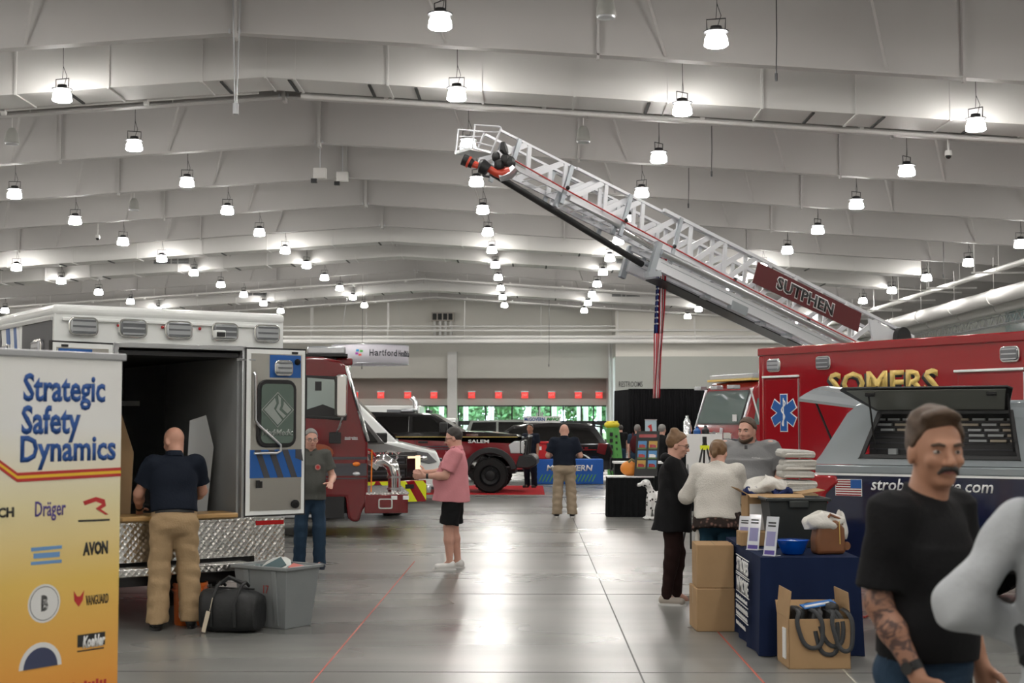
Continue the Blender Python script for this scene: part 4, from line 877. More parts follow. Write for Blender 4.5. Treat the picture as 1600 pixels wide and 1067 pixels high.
for poly in ([(wx0-.03, wz0-.03), (wx1+.03, wz0-.03), (wx1+.0, wz0+.01), (wx0, wz0+.01)], [(wx0+.13, wz1-.01), (wx1-.07, wz1-.01), (wx1-.07, wz1+.03), (wx0+.13, wz1+.03)], [(wx0-.03, wz0-.03), (wx0+.01, wz0-.03), (wx0+.17, wz1+.02), (wx0+.12, wz1+.02)], [(wx1, wz0-.03), (wx1+.03, wz0-.03), (wx1-.06, wz1+.03), (wx1-.1, wz1+.03)]):
    fr_.prism(poly, lambda a, b, c: (a, topy(b)+c, b), -.014, .02)
fr_.build('window_rubber', 'black', npk, bevel=.005)
hy, hz_ = topy(wz1), wz1+.02                       # side hatch, hinged along its top edge
def hatch(a, b, c): return (a, hy-.0-b*.86+c*.35, hz_+b*.50+c*.86)
hp = [(wx0+.1, 0), (wx1-.1, 0), (wx1+.02, .38), (wx1-.02, .42), (wx0-.1, .42), (wx0-.14, .38)]
ht = MB().prism(hp, hatch, 0, .02).build('side_hatch', mat('hatch_frame', (.012, .013, .014), .3, coat=.5), npk, bevel=.006)
MB().prism([(wx0+.13, .03), (wx1-.13, .03), (wx1-.04, .385), (wx0-.07, .385)], hatch, -.004, .0).build('hatch_glass', mat('hatch_glass', (.25, .26, .24), .15, coat=.6), ht)
for a in (wx0+.1, wx1-.22): MB().prism([(a, .32), (a+.09, .32), (a+.09, .345), (a, .345)], hatch, -.03, -.004).build('hatch_latch', 'black', ht)
for a in (wx0+.12, wx1-.04): MB().tube([hatch(a, .3, 0), (a, topy(wz0)+.03, wz0+.05)], .01, 6).build('gas_strut', 'black', ht)
# rear hatch of the topper, raised
rh = MB(); N = 8
for i in range(N):
    f0, f1 = i/N, (i+1)/N; z_ = lambda f: zt1+.02+.14*math.sin(math.pi*f)*1.0
    rh.add([(.38, .2+1.5*f0, z_(f0)-.03), (.38, .2+1.5*f1, z_(f1)-.03), (-.18, .1+1.72*f1, z_(f1)+.05), (-.18, .1+1.72*f0, z_(f0)+.05),
            (.38, .2+1.5*f0, z_(f0)-.055), (.38, .2+1.5*f1, z_(f1)-.055), (-.18, .1+1.72*f1, z_(f1)+.02), (-.18, .1+1.72*f0, z_(f0)+.02)], [(0,1,2,3),(7,6,5,4),(0,4,5,1),(1,5,6,2),(2,6,7,3),(3,7,4,0)])
rho = rh.build('rear_hatch', 'grey_paint', npk, smooth=50)
for y in (.35, 1.5): MB().tube([(-.1, y, zt1+.05), (.12, y, zt0+.1)], .012, 6).build('gas_strut', 'black', rho)
MB().obox((-.17, .95, zt1+.09), (X3, Y3, Z3), (.02, .5, .02)).build('hatch_rail', 'black', rho)
# fittings inside the canopy
MB().box(.3, 2.08, 1.0, 1.04, 1.0, 1.9).build('tool_wall', 'black', npk); MB().box(.3, 2.08, .12, 1.0, 1.38, 1.41).build('shelf', 'black', npk)
mat('tan_label', (.42, .36, .28), .6); mat('grey_label', (.4, .42, .43), .6); rd = random.Random(3)
for row, z in enumerate((1.80, 1.75, 1.70, 1.65, 1.60)):
    x = .5+.04*row if row < 3 else 1.42
    while x < 2.0:
        w_ = rd.uniform(.1, .17)
        if not (.98 < x < 1.35 and row > 1): MB().box(x, min(x+w_, 2.04), .30, .34, z, z+.022).build('drawer_label', rd.choice(('tan_label', 'tan_label', 'grey_label')), npk)
        x += w_+.035
for z in (1.52, 1.58, 1.632, 1.683, 1.733, 1.783): MB().box(.45, 2.05, .335, 1.0, z, z+.01).build('drawer_rail', 'charcoal_vinyl', npk)
MB().box(.45, 2.05, .345, .36, 1.41, 1.86).build('drawer_front', 'interior_dark', npk)
MB().cyl((.72, .28, 1.41), (.72, .28, 1.46), .1, n=16).build('steel_bowl', 'dull_aluminium', npk); MB().box(.66, .74, .27, .33, 1.46, 1.53).build('small_box', 'grey_label', npk)
# tail lamp, decals, wheels, cab
MB().prism([(-.01, .98), (.16, 1.0), (.12, 1.08), (.2, 1.16), (.26, 1.2), (.24, 1.27), (-.01, 1.28)], P, -.02, .12).build('tail_lamp', 'red_lens', npk, bevel=.02)
fx0 = ntx(1302); fw = ntx(1343)-fx0
fg = MB().box(fx0, fx0+fw, -.004, .002, 1.08, 1.24).build('flag_decal', 'white_vinyl', npk)
for i in range(7): MB().box(fx0+.005, fx0+fw-.005, -.006, -.003, 1.083+i*.0228, 1.0945+i*.0228).build('red_stripe', 'red_gloss', fg)
MB().box(fx0+fw*.58, fx0+fw-.004, -.008, -.004, 1.155, 1.237).build('blue_field', 'blue_vinyl', fg)
text('lettering', 'strobesnmore.com', 'white_vinyl', npk, (ntx(1357), -.004, 1.14), X3, Z3, w=ntx(1546)-ntx(1357), h=.115, bold=.012, shear=.2)
for y, o in ((.13, -1), (WN-.13, 1)): wheel(npk, 1.16, y, .42, .28, 'wheel_black', o, 8 if o < 0 else 0); wheel(npk, 4.7, y, .42, .28, 'wheel_black', o)
MB().box(.2, 5.4, .4, 1.5, .38, .62).build('chassis', 'black', npk); MB().box(-.12, .05, .05, WN-.05, .5, .66).build('rear_bumper', 'chrome', npk, bevel=.02)
MB().prism([(2.2, .55), (2.2, 1.28), (4.0, 1.26), (5.5, 1.15), (5.6, .55), (5.25, .5)]+arc(4.7, .46, .5, 5, 175, 10)+[(4.15, .5), (2.3, .5)], P, 0, WN).build('cab_body', 'navy_paint', npk, bevel=.03)
hs_, fn2 = house(npk, [(2.25, 1.26), (2.3, 1.88), (3.4, 1.9), (4.1, 1.26)], 1.26, .97, 1.9, .78, 'grey_paint'); hs_.location = (0, WN/2, 0)
for s_ in (-1, 1): sidewin(hs_, fn2, [(2.4, 1.32), (2.4, 1.8), (3.35, 1.8), (3.8, 1.32)], 'privacy_glass', s_)
frontglass(hs_, fn2, (4.06, 1.3), (3.44, 1.86), 'dark_glass')
# ================================================================ AERIAL LADDER TRUCK
K0 = Vector((5.2, 35.0, 0)); kd = Vector((-.93, -.37, 0)).normalized(); ka = math.atan2(kd.y, kd.x)
lt = thing('ladder_truck', 'red ladder truck with raised white aerial ladder behind the red ambulance', 'fire engine', K0, ka)
CW = 2.4
MB().prism([(-.05, .5), (0, 1.65), (-.34, 2.62), (-.5, 2.78), (-3.1, 2.82), (-3.1, .5)], P, -CW, 0).build('cab', 'red_gloss', lt, bevel=.06, seg=3)
wsn = lambda a, b, c: Vector((-.0-.34*(b-1.68)/.94+.012+c, a, b))
MB().prism(rrect(-CW+.1, -.1, 1.7, 2.56, .1), wsn, 0, .02).build('window_rubber', 'black', lt); MB().prism(rrect(-CW+.14, -.14, 1.74, 2.52, .08), wsn, .015, .03).build('windscreen', mat('screen_glass', (.12, .17, .16), .05, coat=1, spec=.8), lt)
MB().box(.05, .06, -.45, -.25, 1.78, 1.95).build('inspection_sticker', 'white_vinyl', lt).location = (-.03, 0, 0)
for y in (-.03, -CW+.03): MB().tube([(.03, y, 1.6), (-.3, y, 2.6)], .03, 6).build('pillar_trim', 'aluminium', lt)
MB().tube([(-.5, .01, 1.2), (-.5, .01, 1.7), (-.22, .01, 2.6)], .022, 6).build('grab_rail', 'white_gloss', lt)
MB().prism([(-.62, 1.5), (-1.0, 1.5), (-1.0, 2.3), (-.62, 2.6)], P, -.01, .006).build('yellow_panel', 'yellow_reflective', lt)
MB().prism([(-.3, 1.7), (-.58, 1.7), (-.58, 2.35), (-.42, 2.35)], P, -.01, .008).build('quarter_window', 'screen_glass', lt)
o = MB().prism(rrect(-1.75, -1.08, 1.05, 2.5, .1), P, -.01, .02).build('door_window_rubber', 'black', lt); MB().prism(rrect(-1.68, -1.14, 1.4, 2.44, .08), P, .01, .028).build('door_window', mat('pale_glass', (.4, .46, .44), .05, coat=1), o)
text('lettering', 'ER', mat('amber_print', (.45, .16, .03), .4), lt, (-.64, .002, 2.56), -X3, Z3, w=.55, h=.19, bold=.03)
lb = MB().box(-.95, -.35, -CW+.1, -.1, 2.84, 2.98).build('light_bar', 'lens_clear', lt, bevel=.03); MB().box(-.98, -.3, -CW+.08, -.08, 2.8, 2.85).build('light_bar_base', 'gold', lb)
MB().box(-2.9, -1.1, -CW+.3, -.2, 2.82, 2.98).build('roof_unit', 'white_gloss', lt, bevel=.03)
for y in (-.35, -1.2, -2.05): MB().box(-.05, .14, y-.18, y+.18, 2.58, 2.68).build('visor_lamp', 'lens_clear', lt, bevel=.02)
gr = MB().prism(rrect(-CW+.5, -.5, .75, 1.5, .06), lambda a, b, c: (c, a, b), 0, .05).build('grille', 'chrome', lt)
for z in (.85, 1.0, 1.15, 1.3): MB().box(.04, .07, -CW+.56, -.56, z, z+.05).build('grille_bar', 'black', gr)
for y in (-.3, -CW+.3): hl = MB().box(0, .06, y-.24, y+.24, 1.0, 1.35).build('headlamp', 'black', lt, bevel=.02); MB().box(.05, .08, y-.2, y+.2, 1.05, 1.3).build('lens', 'lens_clear', hl, bevel=.02)
MB().box(0, .55, -CW, 0, .45, .75).build('front_bumper', 'red_gloss', lt, bevel=.03); MB().tube([(.4, -.35, .75), (.4, -.35, 1.5), (.38, -.35, 1.62)], .05, 8).build('bumper_pole', 'aluminium', lt)
MB().box(-10.5, -3.2, -CW, 0, .6, 2.35).build('rear_body', 'red_gloss', lt, bevel=.04)
for i in range(5): MB().box(-4.5-i*1.2, -3.5-i*1.2, -.005, .012, .75, 2.1).build('roller_shutter', 'dull_aluminium', lt)
MB().box(-10.3, -.4, -CW+.5, -.5, .42, .62).build('chassis', 'black', lt)
for x in (-1.6, -7.6, -8.9):
    for y, o_ in ((-.2, 1), (-CW+.2, -1)): wheel(lt, x, y, .52, .36, 'aluminium', o_)
# ladder frame: t runs from the base to the tip, w across (away from the viewer), h up (0 = top rail)
P0 = W(1416, 521, 38.0); P1 = W(783, 199, 30.0)
ax_ = (P1-P0); LL = ax_.length; ax_.normalize(); lw = Vector((-ax_.y, ax_.x, 0)).normalized()
if lw.y < 0: lw = -lw
nh = ax_.cross(lw).normalized()
if nh.z < 0: nh = -nh
inv = Matrix.LocRotScale(K0, Matrix.Rotation(ka, 3, 'Z').to_quaternion(), None).inverted()
def LP(t, w, h): return inv @ (P0+ax_*t+lw*w+nh*h)
def tpx(px):
    lo, hi = -3.0, LL+3
    for _ in range(40):
        m_ = (lo+hi)/2; q = P0+ax_*m_-Vector((0, 0, CAM_H)); u = 800+F_PX*q.dot(RGT)/q.dot(FWD)
        if u > px: lo = m_
        else: hi = m_
    return lo
upl = inv.to_3x3() @ nh; axl = inv.to_3x3() @ ax_; lwl = inv.to_3x3() @ lw
mat('ladder_white', (.70, .71, .74), .35, .25); mat('ladder_grey', (.40, .43, .46), .35, .7); mat('hose_red', (.45, .02, .02), .4)
ld = lt
def LB(name, a, b, w, t, m, par=None): return MB().bar(LP(*a), LP(*b), w, t, upl).build(name, m, par or ld, smooth=0)
def section(t0, t1, w0, w1, h0, h1, step, top=.07, bot=.12, m='ladder_white', diag=True, gposts=(), flip=1):
    for w in (w0, w1):
        LB('top_rail', (t0, w, h1), (t1, w, h1), top, top, m); LB('bottom_rail', (t0, w, h0), (t1, w, h0), top, bot, m)
        n = max(1, int(round((t1-t0)/step))); d = (t1-t0)/n
        for i in range(n):
            a = t0+d*i
            LB('lattice_post', (a+d*.1, w, h0), (a+d*.22, w, h1), .04, .105, m)
            if diag: LB('lattice_brace', (a+d*.98, w, h0+.02), (a+d*.3, w, h1-.02), .04, .125, m)
        for g in gposts: LB('end_post', (g, w-.05 if w == w0 else w+.05, h0-.3), (g-.06, w-.05 if w == w0 else w+.05, h1), .05, .1, 'ladder_grey')
    k = int((t1-t0)/.36)
    for i in range(k+1): a = t0+.1+i*.36; MB().cyl(LP(a, w0, h0), LP(a, w1, h0), .018, n=6).build('rung', m, ld)
tA0 = tpx(1010); tB0, tB1 = tpx(1180), tpx(905); tC1 = tpx(1037)
section(tA0, LL-.1, .16, .72, -.62, 0, 1.15, .05, .1, gposts=(tpx(814), tpx(896)))
section(tB0, tB1, .08, .8, -.74, -.02, 1.05, .06, .1, gposts=(tpx(985),))
section(-.3, tC1, 0, .88, -.86, 0, 1.1, .08, .12, gposts=(tpx(1060),))
# base section: box beams, cylinders, cover plates
for w in (0, .88):
    LB('box_beam', (-.4, w, -1.28), (tC1, w, -1.28), .12, .3, 'ladder_white'); MB().cyl(LP(-.4, w-.1 if w == 0 else w+.1, -1.02), LP(tC1-.1, w-.1 if w == 0 else w+.1, -1.02), .085, n=14).build('slide_tube', 'aluminium', ld)
    LB('beam_seam', (0, w-.065, -1.22), (tC1-.2, w-.065, -1.22), .006, .012, 'ladder_grey')
MB().cyl(LP(tC1-.3, -.02, -1.0), LP(tpx(985)-.1, .1, -.86), .07, n=14).build('extension_cylinder', 'chrome', ld)
MB().cyl(LP(tpx(985), .1, -.8), LP(tpx(905), .14, -.72), .055, n=12).build('extension_cylinder', 'aluminium', ld)
LB('under_plate', (tpx(1300), .44, -1.5), (tpx(1060), .44, -1.5), .5, .03, 'black'); LB('under_clip', (tpx(1182), 0, -1.42), (tpx(1158), 0, -1.42), .16, .22, 'ladder_grey')
for p_ in (1130, 1215, 1255): LB('under_clip', (tpx(p_), .1, -1.48), (tpx(p_-9), .1, -1.48), .2, .06, 'ladder_grey')
LB('end_bracket', (tC1+.03, -.06, -1.6), (tC1-.03, -.06, -.8), .1, .16, 'ladder_grey'); LB('end_bracket', (tC1+.03, .94, -1.6), (tC1-.03, .94, -.8), .1, .16, 'ladder_grey')
LB('flag_arm', (tC1+.16, -.1, -1.66), (tC1-.2, -.1, -1.5), .14, .14, 'ladder_grey')
# waterway, hoses
MB().cyl(LP(tpx(1040), .42, -1.28), LP(tpx(800), .42, -.86), .075, n=12).build('waterway_pipe', 'black', ld)
for p_ in (892, 980): LB('pipe_hanger', (tpx(p_), .2, -1.02), (tpx(p_)-.05, .2, -.6), .1, .08, 'ladder_grey')
MB().tube([LP(tpx(805), .08, -.5), LP(tpx(900), .02, -.62), LP(tpx(1000), -.04, -.72), LP(tpx(1180), -.1, -.86), LP(tpx(1380), -.12, -.9)], .018, 6).build('hydraulic_line', 'hose_red', ld)
for p_ in (893, 985, 1060, 1155, 1270): MB().ell(LP(tpx(p_), -.08, -.6-.3*(p_-893)/377), (.05, .05, .05), 8, 6).build('hose_clamp', 'black', ld)
# name panel
ta, tb = tpx(1343), tpx(1180); wv = -.075
fnp = lambda a, b, c: LP(a, wv-c, b)
pn = MB().prism([(ta, -.62), (tb, -.68), (tb-.05, -.13), (ta, -.10)], fnp, 0, .02).build('name_panel', mat('panel_maroon', (.10, .006, .010), .3, coat=.5), ld)
ut = inv.to_3x3() @ (-ax_)
ol = text('lettering_outline', 'SUTPHEN', 'white_vinyl', pn, LP(tb-.78, wv-.021, -.565), ut, upl, w=2.16, h=.36, th=.004, bold=.062); text('lettering', 'SUTPHEN', 'black', pn, LP(tb-.8, wv-.026, -.54), ut, upl, w=2.12, h=.31, th=.004, bold=.034)
for p_ in (1200, 1240, 1280, 1320): LB('panel_bracket', (tpx(p_), -.05, -.12), (tpx(p_)-.06, -.05, -.02), .05, .1, 'ladder_white')
# foot of the ladder: lifting cheeks, reel, turntable, pedestal
MB().prism([(.0, -.1), (1.6, -.12), (1.1, -.95), (.3, -1.1), (-.6, -.9)], lambda a, b, c: LP(a, c, b), -.06, -.01).build('cheek_plate', 'ladder_white', ld)
MB().cyl(LP(.28, -.2, -.24), LP(.28, .25, -.24), .3, n=24).build('hose_reel', 'black', ld); MB().box(*[q for pr in zip(LP(-.3, -.2, -.5)-Vector((.25,.2,.2)), LP(-.3, -.2, -.5)+Vector((.25,.2,.2))) for q in pr]).build('control_box', 'white_gloss', ld, bevel=.03)
B = LP(0, .44, -1.2)
MB().cyl((B.x, B.y, 2.2), (B.x, B.y, 2.75), 1.0, n=28).build('turntable', 'ladder_grey', ld); MB().box(B.x-.5, B.x+.6, B.y-.6, B.y+.6, 2.7, B.z+.25).build('pedestal', 'ladder_white', ld, bevel=.05)
for s_ in (-.3, .3): MB().cyl((B.x+1.1, B.y+s_, 2.5), LP(3.2, .44+s_, -1.3), .1, n=12).build('lift_cylinder', 'chrome', ld)
# tip: bent egress section, spotlights, nozzle
q = lambda px, py, Y=29.7: inv @ W(px, py, Y)
for dy in (0, .62):
    tp_ = lambda px, py: inv @ (W(px, py, 29.7)+lw*dy)
    MB().tube([tp_(783, 200), tp_(780, 198), tp_(742, 195), tp_(738, 232), tp_(767, 240), tp_(783, 200)], .025, 6).build('tip_frame', 'ladder_white', ld); MB().tube([tp_(742, 222), tp_(770, 229)], .022, 6).build('tip_frame', 'ladder_white', ld); MB().tube([tp_(744, 206), tp_(781, 206)], .015, 6).build('tip_frame', 'ladder_white', ld)
MB().prism([(736, 229), (769, 237), (769, 241), (736, 234)], lambda a, b, c: inv @ (W(a, b, 29.7)+lw*c), 0, .62).build('tip_step', 'aluminium', ld)
MB().loft([(q(786, 222), .05), (q(787, 234), .1), (q(791, 241), .06)], 8).build('spotlight', 'black', ld)
mat('nozzle_red', (.55, .06, .03), .35)
nz_ = MB().loft([(q(797, 268), .13), (q(785, 272), .12), (q(775, 270), .09), (q(765, 264), .08), (q(752, 259), .075)], 12).build('water_monitor', 'nozzle_red', ld, smooth=60)
MB().loft([(q(763, 266), .13), (q(752, 259), .16), (q(748, 258), .12)], 12).build('monitor_gear', 'black', nz_); MB().loft([(q(748, 259), .07), (q(738, 256), .075)], 10).build('monitor_joint', 'nozzle_red', nz_); MB().loft([(q(739, 257), .09), (q(730, 252), .12), (q(723, 249), .125)], 12).build('nozzle_tip', 'black', nz_); MB().loft([(q(734, 254), .127), (q(731, 252.5), .128)], 12).build('nozzle_band', 'nozzle_red', nz_)
MB().tube([q(752, 262), q(756, 275), q(765, 276)], .03, 6).build('monitor_hose', 'black', nz_)
MB().loft([(q(804, 262), .12), (q(795, 272), .13), (q(780, 277), .1)], 10).build('waterway_elbow', 'aluminium', ld)
for a, b, r in ((775, 245, .1), (780, 258, .13), (790, 250, .12), (797, 255, .13), (772, 258, .07)): MB().ell(q(a, b), (r, r, r*1.2), 8, 6).build('tip_fitting', random.choice(('black', 'ladder_grey', 'black')), ld)
# flag hanging from the ladder
f0 = W(1036, 402, 33.7); fl = thing('flag', 'american flag hanging long and folded from the aerial ladder', 'flag', f0)
Lf = f0.z-W(1023, 622, 33.7).z; vs = []; NU, NV = 18, 24
for j in range(NV+1):
    v = j/NV; wd_ = .26-.10*v; cxx = -.03-.16*v
    for i in range(NU+1):
        u = i/NU; vs.append((cxx+(u-.5)*wd_+.012*math.sin(v*9+u*5), .07*math.sin(u*17)*(1-.3*v)+.02*math.sin(v*8), -v*Lf))
def fpanel(name, i0, i1, j0, j1, m, off=0.0):
    mm = MB(); idx = {}
    for j in range(j0, j1+1):
        for i in range(i0, i1+1): idx[(i, j)] = len(mm.v); x, y, z = vs[j*(NU+1)+i]; mm.v.append((x, y-off, z))
    mm.f = [(idx[(i, j)], idx[(i+1, j)], idx[(i+1, j+1)], idx[(i, j+1)]) for j in range(j0, j1) for i in range(i0, i1)]
    o_ = mm.build(name, m, fl, smooth=80, fix=False); sm_ = o_.modifiers.new('t', 'SOLIDIFY'); sm_.thickness = .004
mat('flag_red', (.50, .02, .035), .8); mat('flag_white', (.75, .73, .73), .8); mat('flag_blue', (.02, .035, .14), .8)
fpanel('blue_field', 0, 8, 0, 13, 'flag_blue')
for k in range(5): fpanel('stripe', 8+2*k, 10+2*k, 0, 13, 'flag_red' if k % 2 == 0 else 'flag_white')
for k in range(9): fpanel('stripe', 2*k, 2*k+2, 13, NV, 'flag_red' if k % 2 == 0 else 'flag_white')
mm = MB(); rd = random.Random(5)
for j in range(12):
    for i in range(1, 8, 2):
        x, y, z = vs[j*(NU+1)+i]; mm.obox((x, y-.012, z-.05), (X3, Y3, Z3), (.012, .003, .018))
mm.build('stars', 'flag_white', fl, smooth=0)
# ================================================================ SMOOTH BODIES (signed distance fields turned into meshes)
class SDF:
    def __init__(s, prims, h, k=.03, pad=.04):
        s.h = h; los, his = [], []
        for p in prims:
            lo, hi = s.bounds(p); los.append(lo); his.append(hi)
        lo = np.min(los, 0)-pad; hi = np.max(his, 0)+pad; s.lo = lo
        s.n = np.ceil((hi-lo)/h).astype(int)+2
        s.F = np.full(s.n, .25, np.float32)
        s.ax = [lo[i]+np.arange(s.n[i])*h for i in range(3)]
        for p in prims: s.union(p, k)
    @staticmethod
    def bounds(p):
        if p[0] == 'ell': c = np.array(p[1]); r = max(p[2]); return c-r, c+r
        a, b = np.array(p[1]), np.array(p[2]); r = max(p[3], p[4]) if p[0] != 'econe' else max(p[3]+p[4]); return np.minimum(a, b)-r, np.maximum(a, b)+r
    def sub(s, lo, hi):
        i0 = np.maximum(np.floor((lo-s.lo)/s.h).astype(int), 0); i1 = np.minimum(np.ceil((hi-s.lo)/s.h).astype(int)+1, s.n)
        sl = tuple(slice(a, b) for a, b in zip(i0, i1)); X, Y, Z = np.meshgrid(*[s.ax[i][sl[i]] for i in range(3)], indexing='ij', sparse=True)
        return sl, X, Y, Z
    @staticmethod
    def dist(p, X, Y, Z):
        t = p[0]
        if t == 'ell':
            c, r = p[1], p[2]; A = p[3] if len(p) > 3 and p[3] is not None else None
            x, y, z = X-c[0], Y-c[1], Z-c[2]
            if A is not None: x, y, z = [A[0][i]*x+A[1][i]*y+A[2][i]*z for i in range(3)]    # columns of A are the ellipsoid axes
            k0 = np.sqrt((x/r[0])**2+(y/r[1])**2+(z/r[2])**2); k1 = np.sqrt((x/r[0]**2)**2+(y/r[1]**2)**2+(z/r[2]**2)**2)+1e-9
            return k0*(k0-1)/k1
        a, b = np.array(p[1], float), np.array(p[2], float); d = b-a; L2 = max(float(d@d), 1e-9); L = L2**.5
        x, y, z = X-a[0], Y-a[1], Z-a[2]; u = (x*d[0]+y*d[1]+z*d[2])/L2
        if t == 'cone':
            uc = np.clip(u, 0, 1); return np.sqrt((x-d[0]*uc)**2+(y-d[1]*uc)**2+(z-d[2]*uc)**2)-(p[3]+(p[4]-p[3])*uc)
        if t == 'fcone':
            rr = np.sqrt(np.maximum((x-d[0]*u)**2+(y-d[1]*u)**2+(z-d[2]*u)**2, 0)); return np.maximum(rr-(p[3]+(p[4]-p[3])*np.clip(u, 0, 1)), np.maximum(-u, u-1)*L)
        if t == 'econe':       # elliptical, flat ends; p[5] = side axis
            sx = np.array(p[5], float); sx = sx/np.linalg.norm(sx); dn = d/L; sy = np.cross(dn, sx)
            uc = np.clip(u, 0, 1); rx = p[3][0]+(p[4][0]-p[3][0])*uc; ry = p[3][1]+(p[4][1]-p[3][1])*uc
            px = (x*sx[0]+y*sx[1]+z*sx[2]); py = (x*sy[0]+y*sy[1]+z*sy[2])
            q = np.sqrt((px/rx)**2+(py/ry)**2); return np.maximum((q-1)*np.minimum(rx, ry), np.maximum(-u, u-1)*L)
    def union(s, p, k):
        lo, hi = s.bounds(p); sl, X, Y, Z = s.sub(lo-.07, hi+.07); d = s.dist(p, X, Y, Z); f = s.F[sl]
        hh = np.clip(.5+.5*(f-d)/k, 0, 1); s.F[sl] = f*(1-hh)+d*hh-k*hh*(1-hh)
    def cut(s, p, k=.004):
        lo, hi = s.bounds(p); sl, X, Y, Z = s.sub(lo-.03, hi+.03); d = -s.dist(p, X, Y, Z); f = s.F[sl]
        hh = np.clip(.5-.5*(f-d)/k, 0, 1); s.F[sl] = f*(1-hh)+d*hh+k*hh*(1-hh)
    def grid(s): return np.meshgrid(*s.ax, indexing='ij', sparse=True)
    def plane(s, pt, n):                       # keep the side the normal points away from
        X, Y, Z = s.grid(); n = np.array(n, float); n /= np.linalg.norm(n); s.F = np.maximum(s.F, ((X-pt[0])*n[0]+(Y-pt[1])*n[1]+(Z-pt[2])*n[2]).astype(np.float32))
    def ripple(s, amp, f=(26, 22, 14), ph=0):
        X, Y, Z = s.grid(); s.F = s.F+(amp*(np.sin(f[0]*X+1.7*np.sin(f[2]*Z+ph)+ph)*np.sin(f[2]*Z+1.3*np.sin(f[1]*Y))+.6*np.sin(f[1]*1.7*Y+f[2]*1.9*Z+ph))).astype(np.float32)
    def arrays(s):
        F = s.F; I = F < 0; n = F.shape
        cs = [I[a:n[0]-1+a, b:n[1]-1+b, c:n[2]-1+c] for a in (0, 1) for b in (0, 1) for c in (0, 1)]
        al = np.logical_and.reduce(cs); an = np.logical_or.reduce(cs); act = an & ~al
        ii = np.argwhere(act); idx = np.full(act.shape, -1, np.int64); idx[act] = np.arange(len(ii))
        acc = np.zeros((len(ii), 3)); cnt = np.zeros(len(ii))
        C = [(a, b, c) for a in (0, 1) for b in (0, 1) for c in (0, 1)]
        val = {q: F[ii[:, 0]+q[0], ii[:, 1]+q[1], ii[:, 2]+q[2]] for q in C}
        for q in C:
            for ax in range(3):
                if q[ax]: continue
                r = list(q); r[ax] = 1; r = tuple(r); v0, v1 = val[q], val[r]; m = (v0 < 0) != (v1 < 0)
                t = np.where(m, v0/np.where(m, v0-v1, 1), 0); pt = np.tile(np.array(q, float), (len(ii), 1)); pt[:, ax] += t; acc += pt*m[:, None]; cnt += m
        V = s.lo+(ii+acc/cnt[:, None])*s.h; faces = []
        for ax in range(3):
            o = [(1, 2), (2, 0), (0, 1)][ax]; sl0 = [slice(None)]*3; sl1 = [slice(None)]*3; sl0[ax] = slice(0, -1); sl1[ax] = slice(1, None)
            A, B = I[tuple(sl0)], I[tuple(sl1)]; e = np.argwhere(A != B)
            ok = (e[:, o[0]] > 0) & (e[:, o[1]] > 0) & (e[:, o[0]] < n[o[0]]-1) & (e[:, o[1]] < n[o[1]]-1); e = e[ok]
            if not len(e): continue
            def cell(d0, d1):
                q = e.copy(); q[:, o[0]] -= d0; q[:, o[1]] -= d1; return idx[q[:, 0], q[:, 1], q[:, 2]]
            quad = np.stack([cell(1, 1), cell(0, 1), cell(0, 0), cell(1, 0)], 1); fl = ~A[e[:, 0], e[:, 1], e[:, 2]]; quad[fl] = quad[fl][:, ::-1]; faces.append(quad)
        return V, np.concatenate(faces) if faces else np.zeros((0, 4), int)
    def mesh(s, name, m, par=None):
        V, Q = s.arrays(); me = bpy.data.meshes.new(name)
        me.vertices.add(len(V)); me.vertices.foreach_set('co', V.astype(np.float32).ravel()); me.loops.add(len(Q)*4); me.loops.foreach_set('vertex_index', Q.astype(np.int32).ravel())
        me.polygons.add(len(Q)); me.polygons.foreach_set('loop_start', np.arange(0, len(Q)*4, 4, dtype=np.int32)); me.update(calc_edges=True); me.validate()
        return place(name, me, m, par, smooth=75)
# ================================================================ BOOTH THINGS
# ---- retractable banner at the left edge
bu = Vector((.57, .823, 0)).normalized(); B0 = Vector((-1.99, 6.9, 0))-bu*.85; ba = math.atan2(bu.y, bu.x)
bn = thing('banner_stand', 'yellow and white pull-up banner with blue slab lettering at left edge', 'banner', B0, ba)
gm = mat('banner_print', (1, 1, 1), .55); nt = gm.node_tree; p = nt.nodes['Principled BSDF']; tc = nt.nodes.new('ShaderNodeTexCoord'); sx = nt.nodes.new('ShaderNodeSeparateXYZ'); cr = nt.nodes.new('ShaderNodeValToRGB'); mr = nt.nodes.new('ShaderNodeMapRange')
mr.inputs['From Min'].default_value = .3; mr.inputs['From Max'].default_value = 2.1
nt.links.new(tc.outputs['Object'], sx.inputs[0]); nt.links.new(sx.outputs['Z'], mr.inputs[0]); nt.links.new(mr.outputs[0], cr.inputs[0]); nt.links.new(cr.outputs[0], p.inputs['Base Color'])
cr.color_ramp.elements[0].position = .1; cr.color_ramp.elements[0].color = (.80, .30, .04, 1); cr.color_ramp.elements[1].position = .82; cr.color_ramp.elements[1].color = (.82, .82, .80, 1)
e_ = cr.color_ramp.elements.new(.42); e_.color = (.80, .54, .13, 1); e_ = cr.color_ramp.elements.new(.62); e_.color = (.80, .71, .42, 1)
MB().box(.0, .85, 0, .004, .08, 2.10).build('printed_sheet', gm, bn); MB().box(-.01, .87, -.012, .016, 2.09, 2.125).build('top_bar', 'dull_aluminium', bn, bevel=.006); MB().box(-.02, .87, -.1, .1, 0, .08).build('base_case', 'aluminium', bn, bevel=.02)
MB().cyl((.42, .03, .05), (.42, .03, 2.1), .012, n=8).build('support_pole', 'aluminium', bn)
def bx(px):
    k = (px-829)/2222; return (k*B0.y-B0.x)/(bu.x-k*bu.y)
def bz(px, py): return CAM_H+(657-py)*(B0.y+bu.y*bx(px))/2222
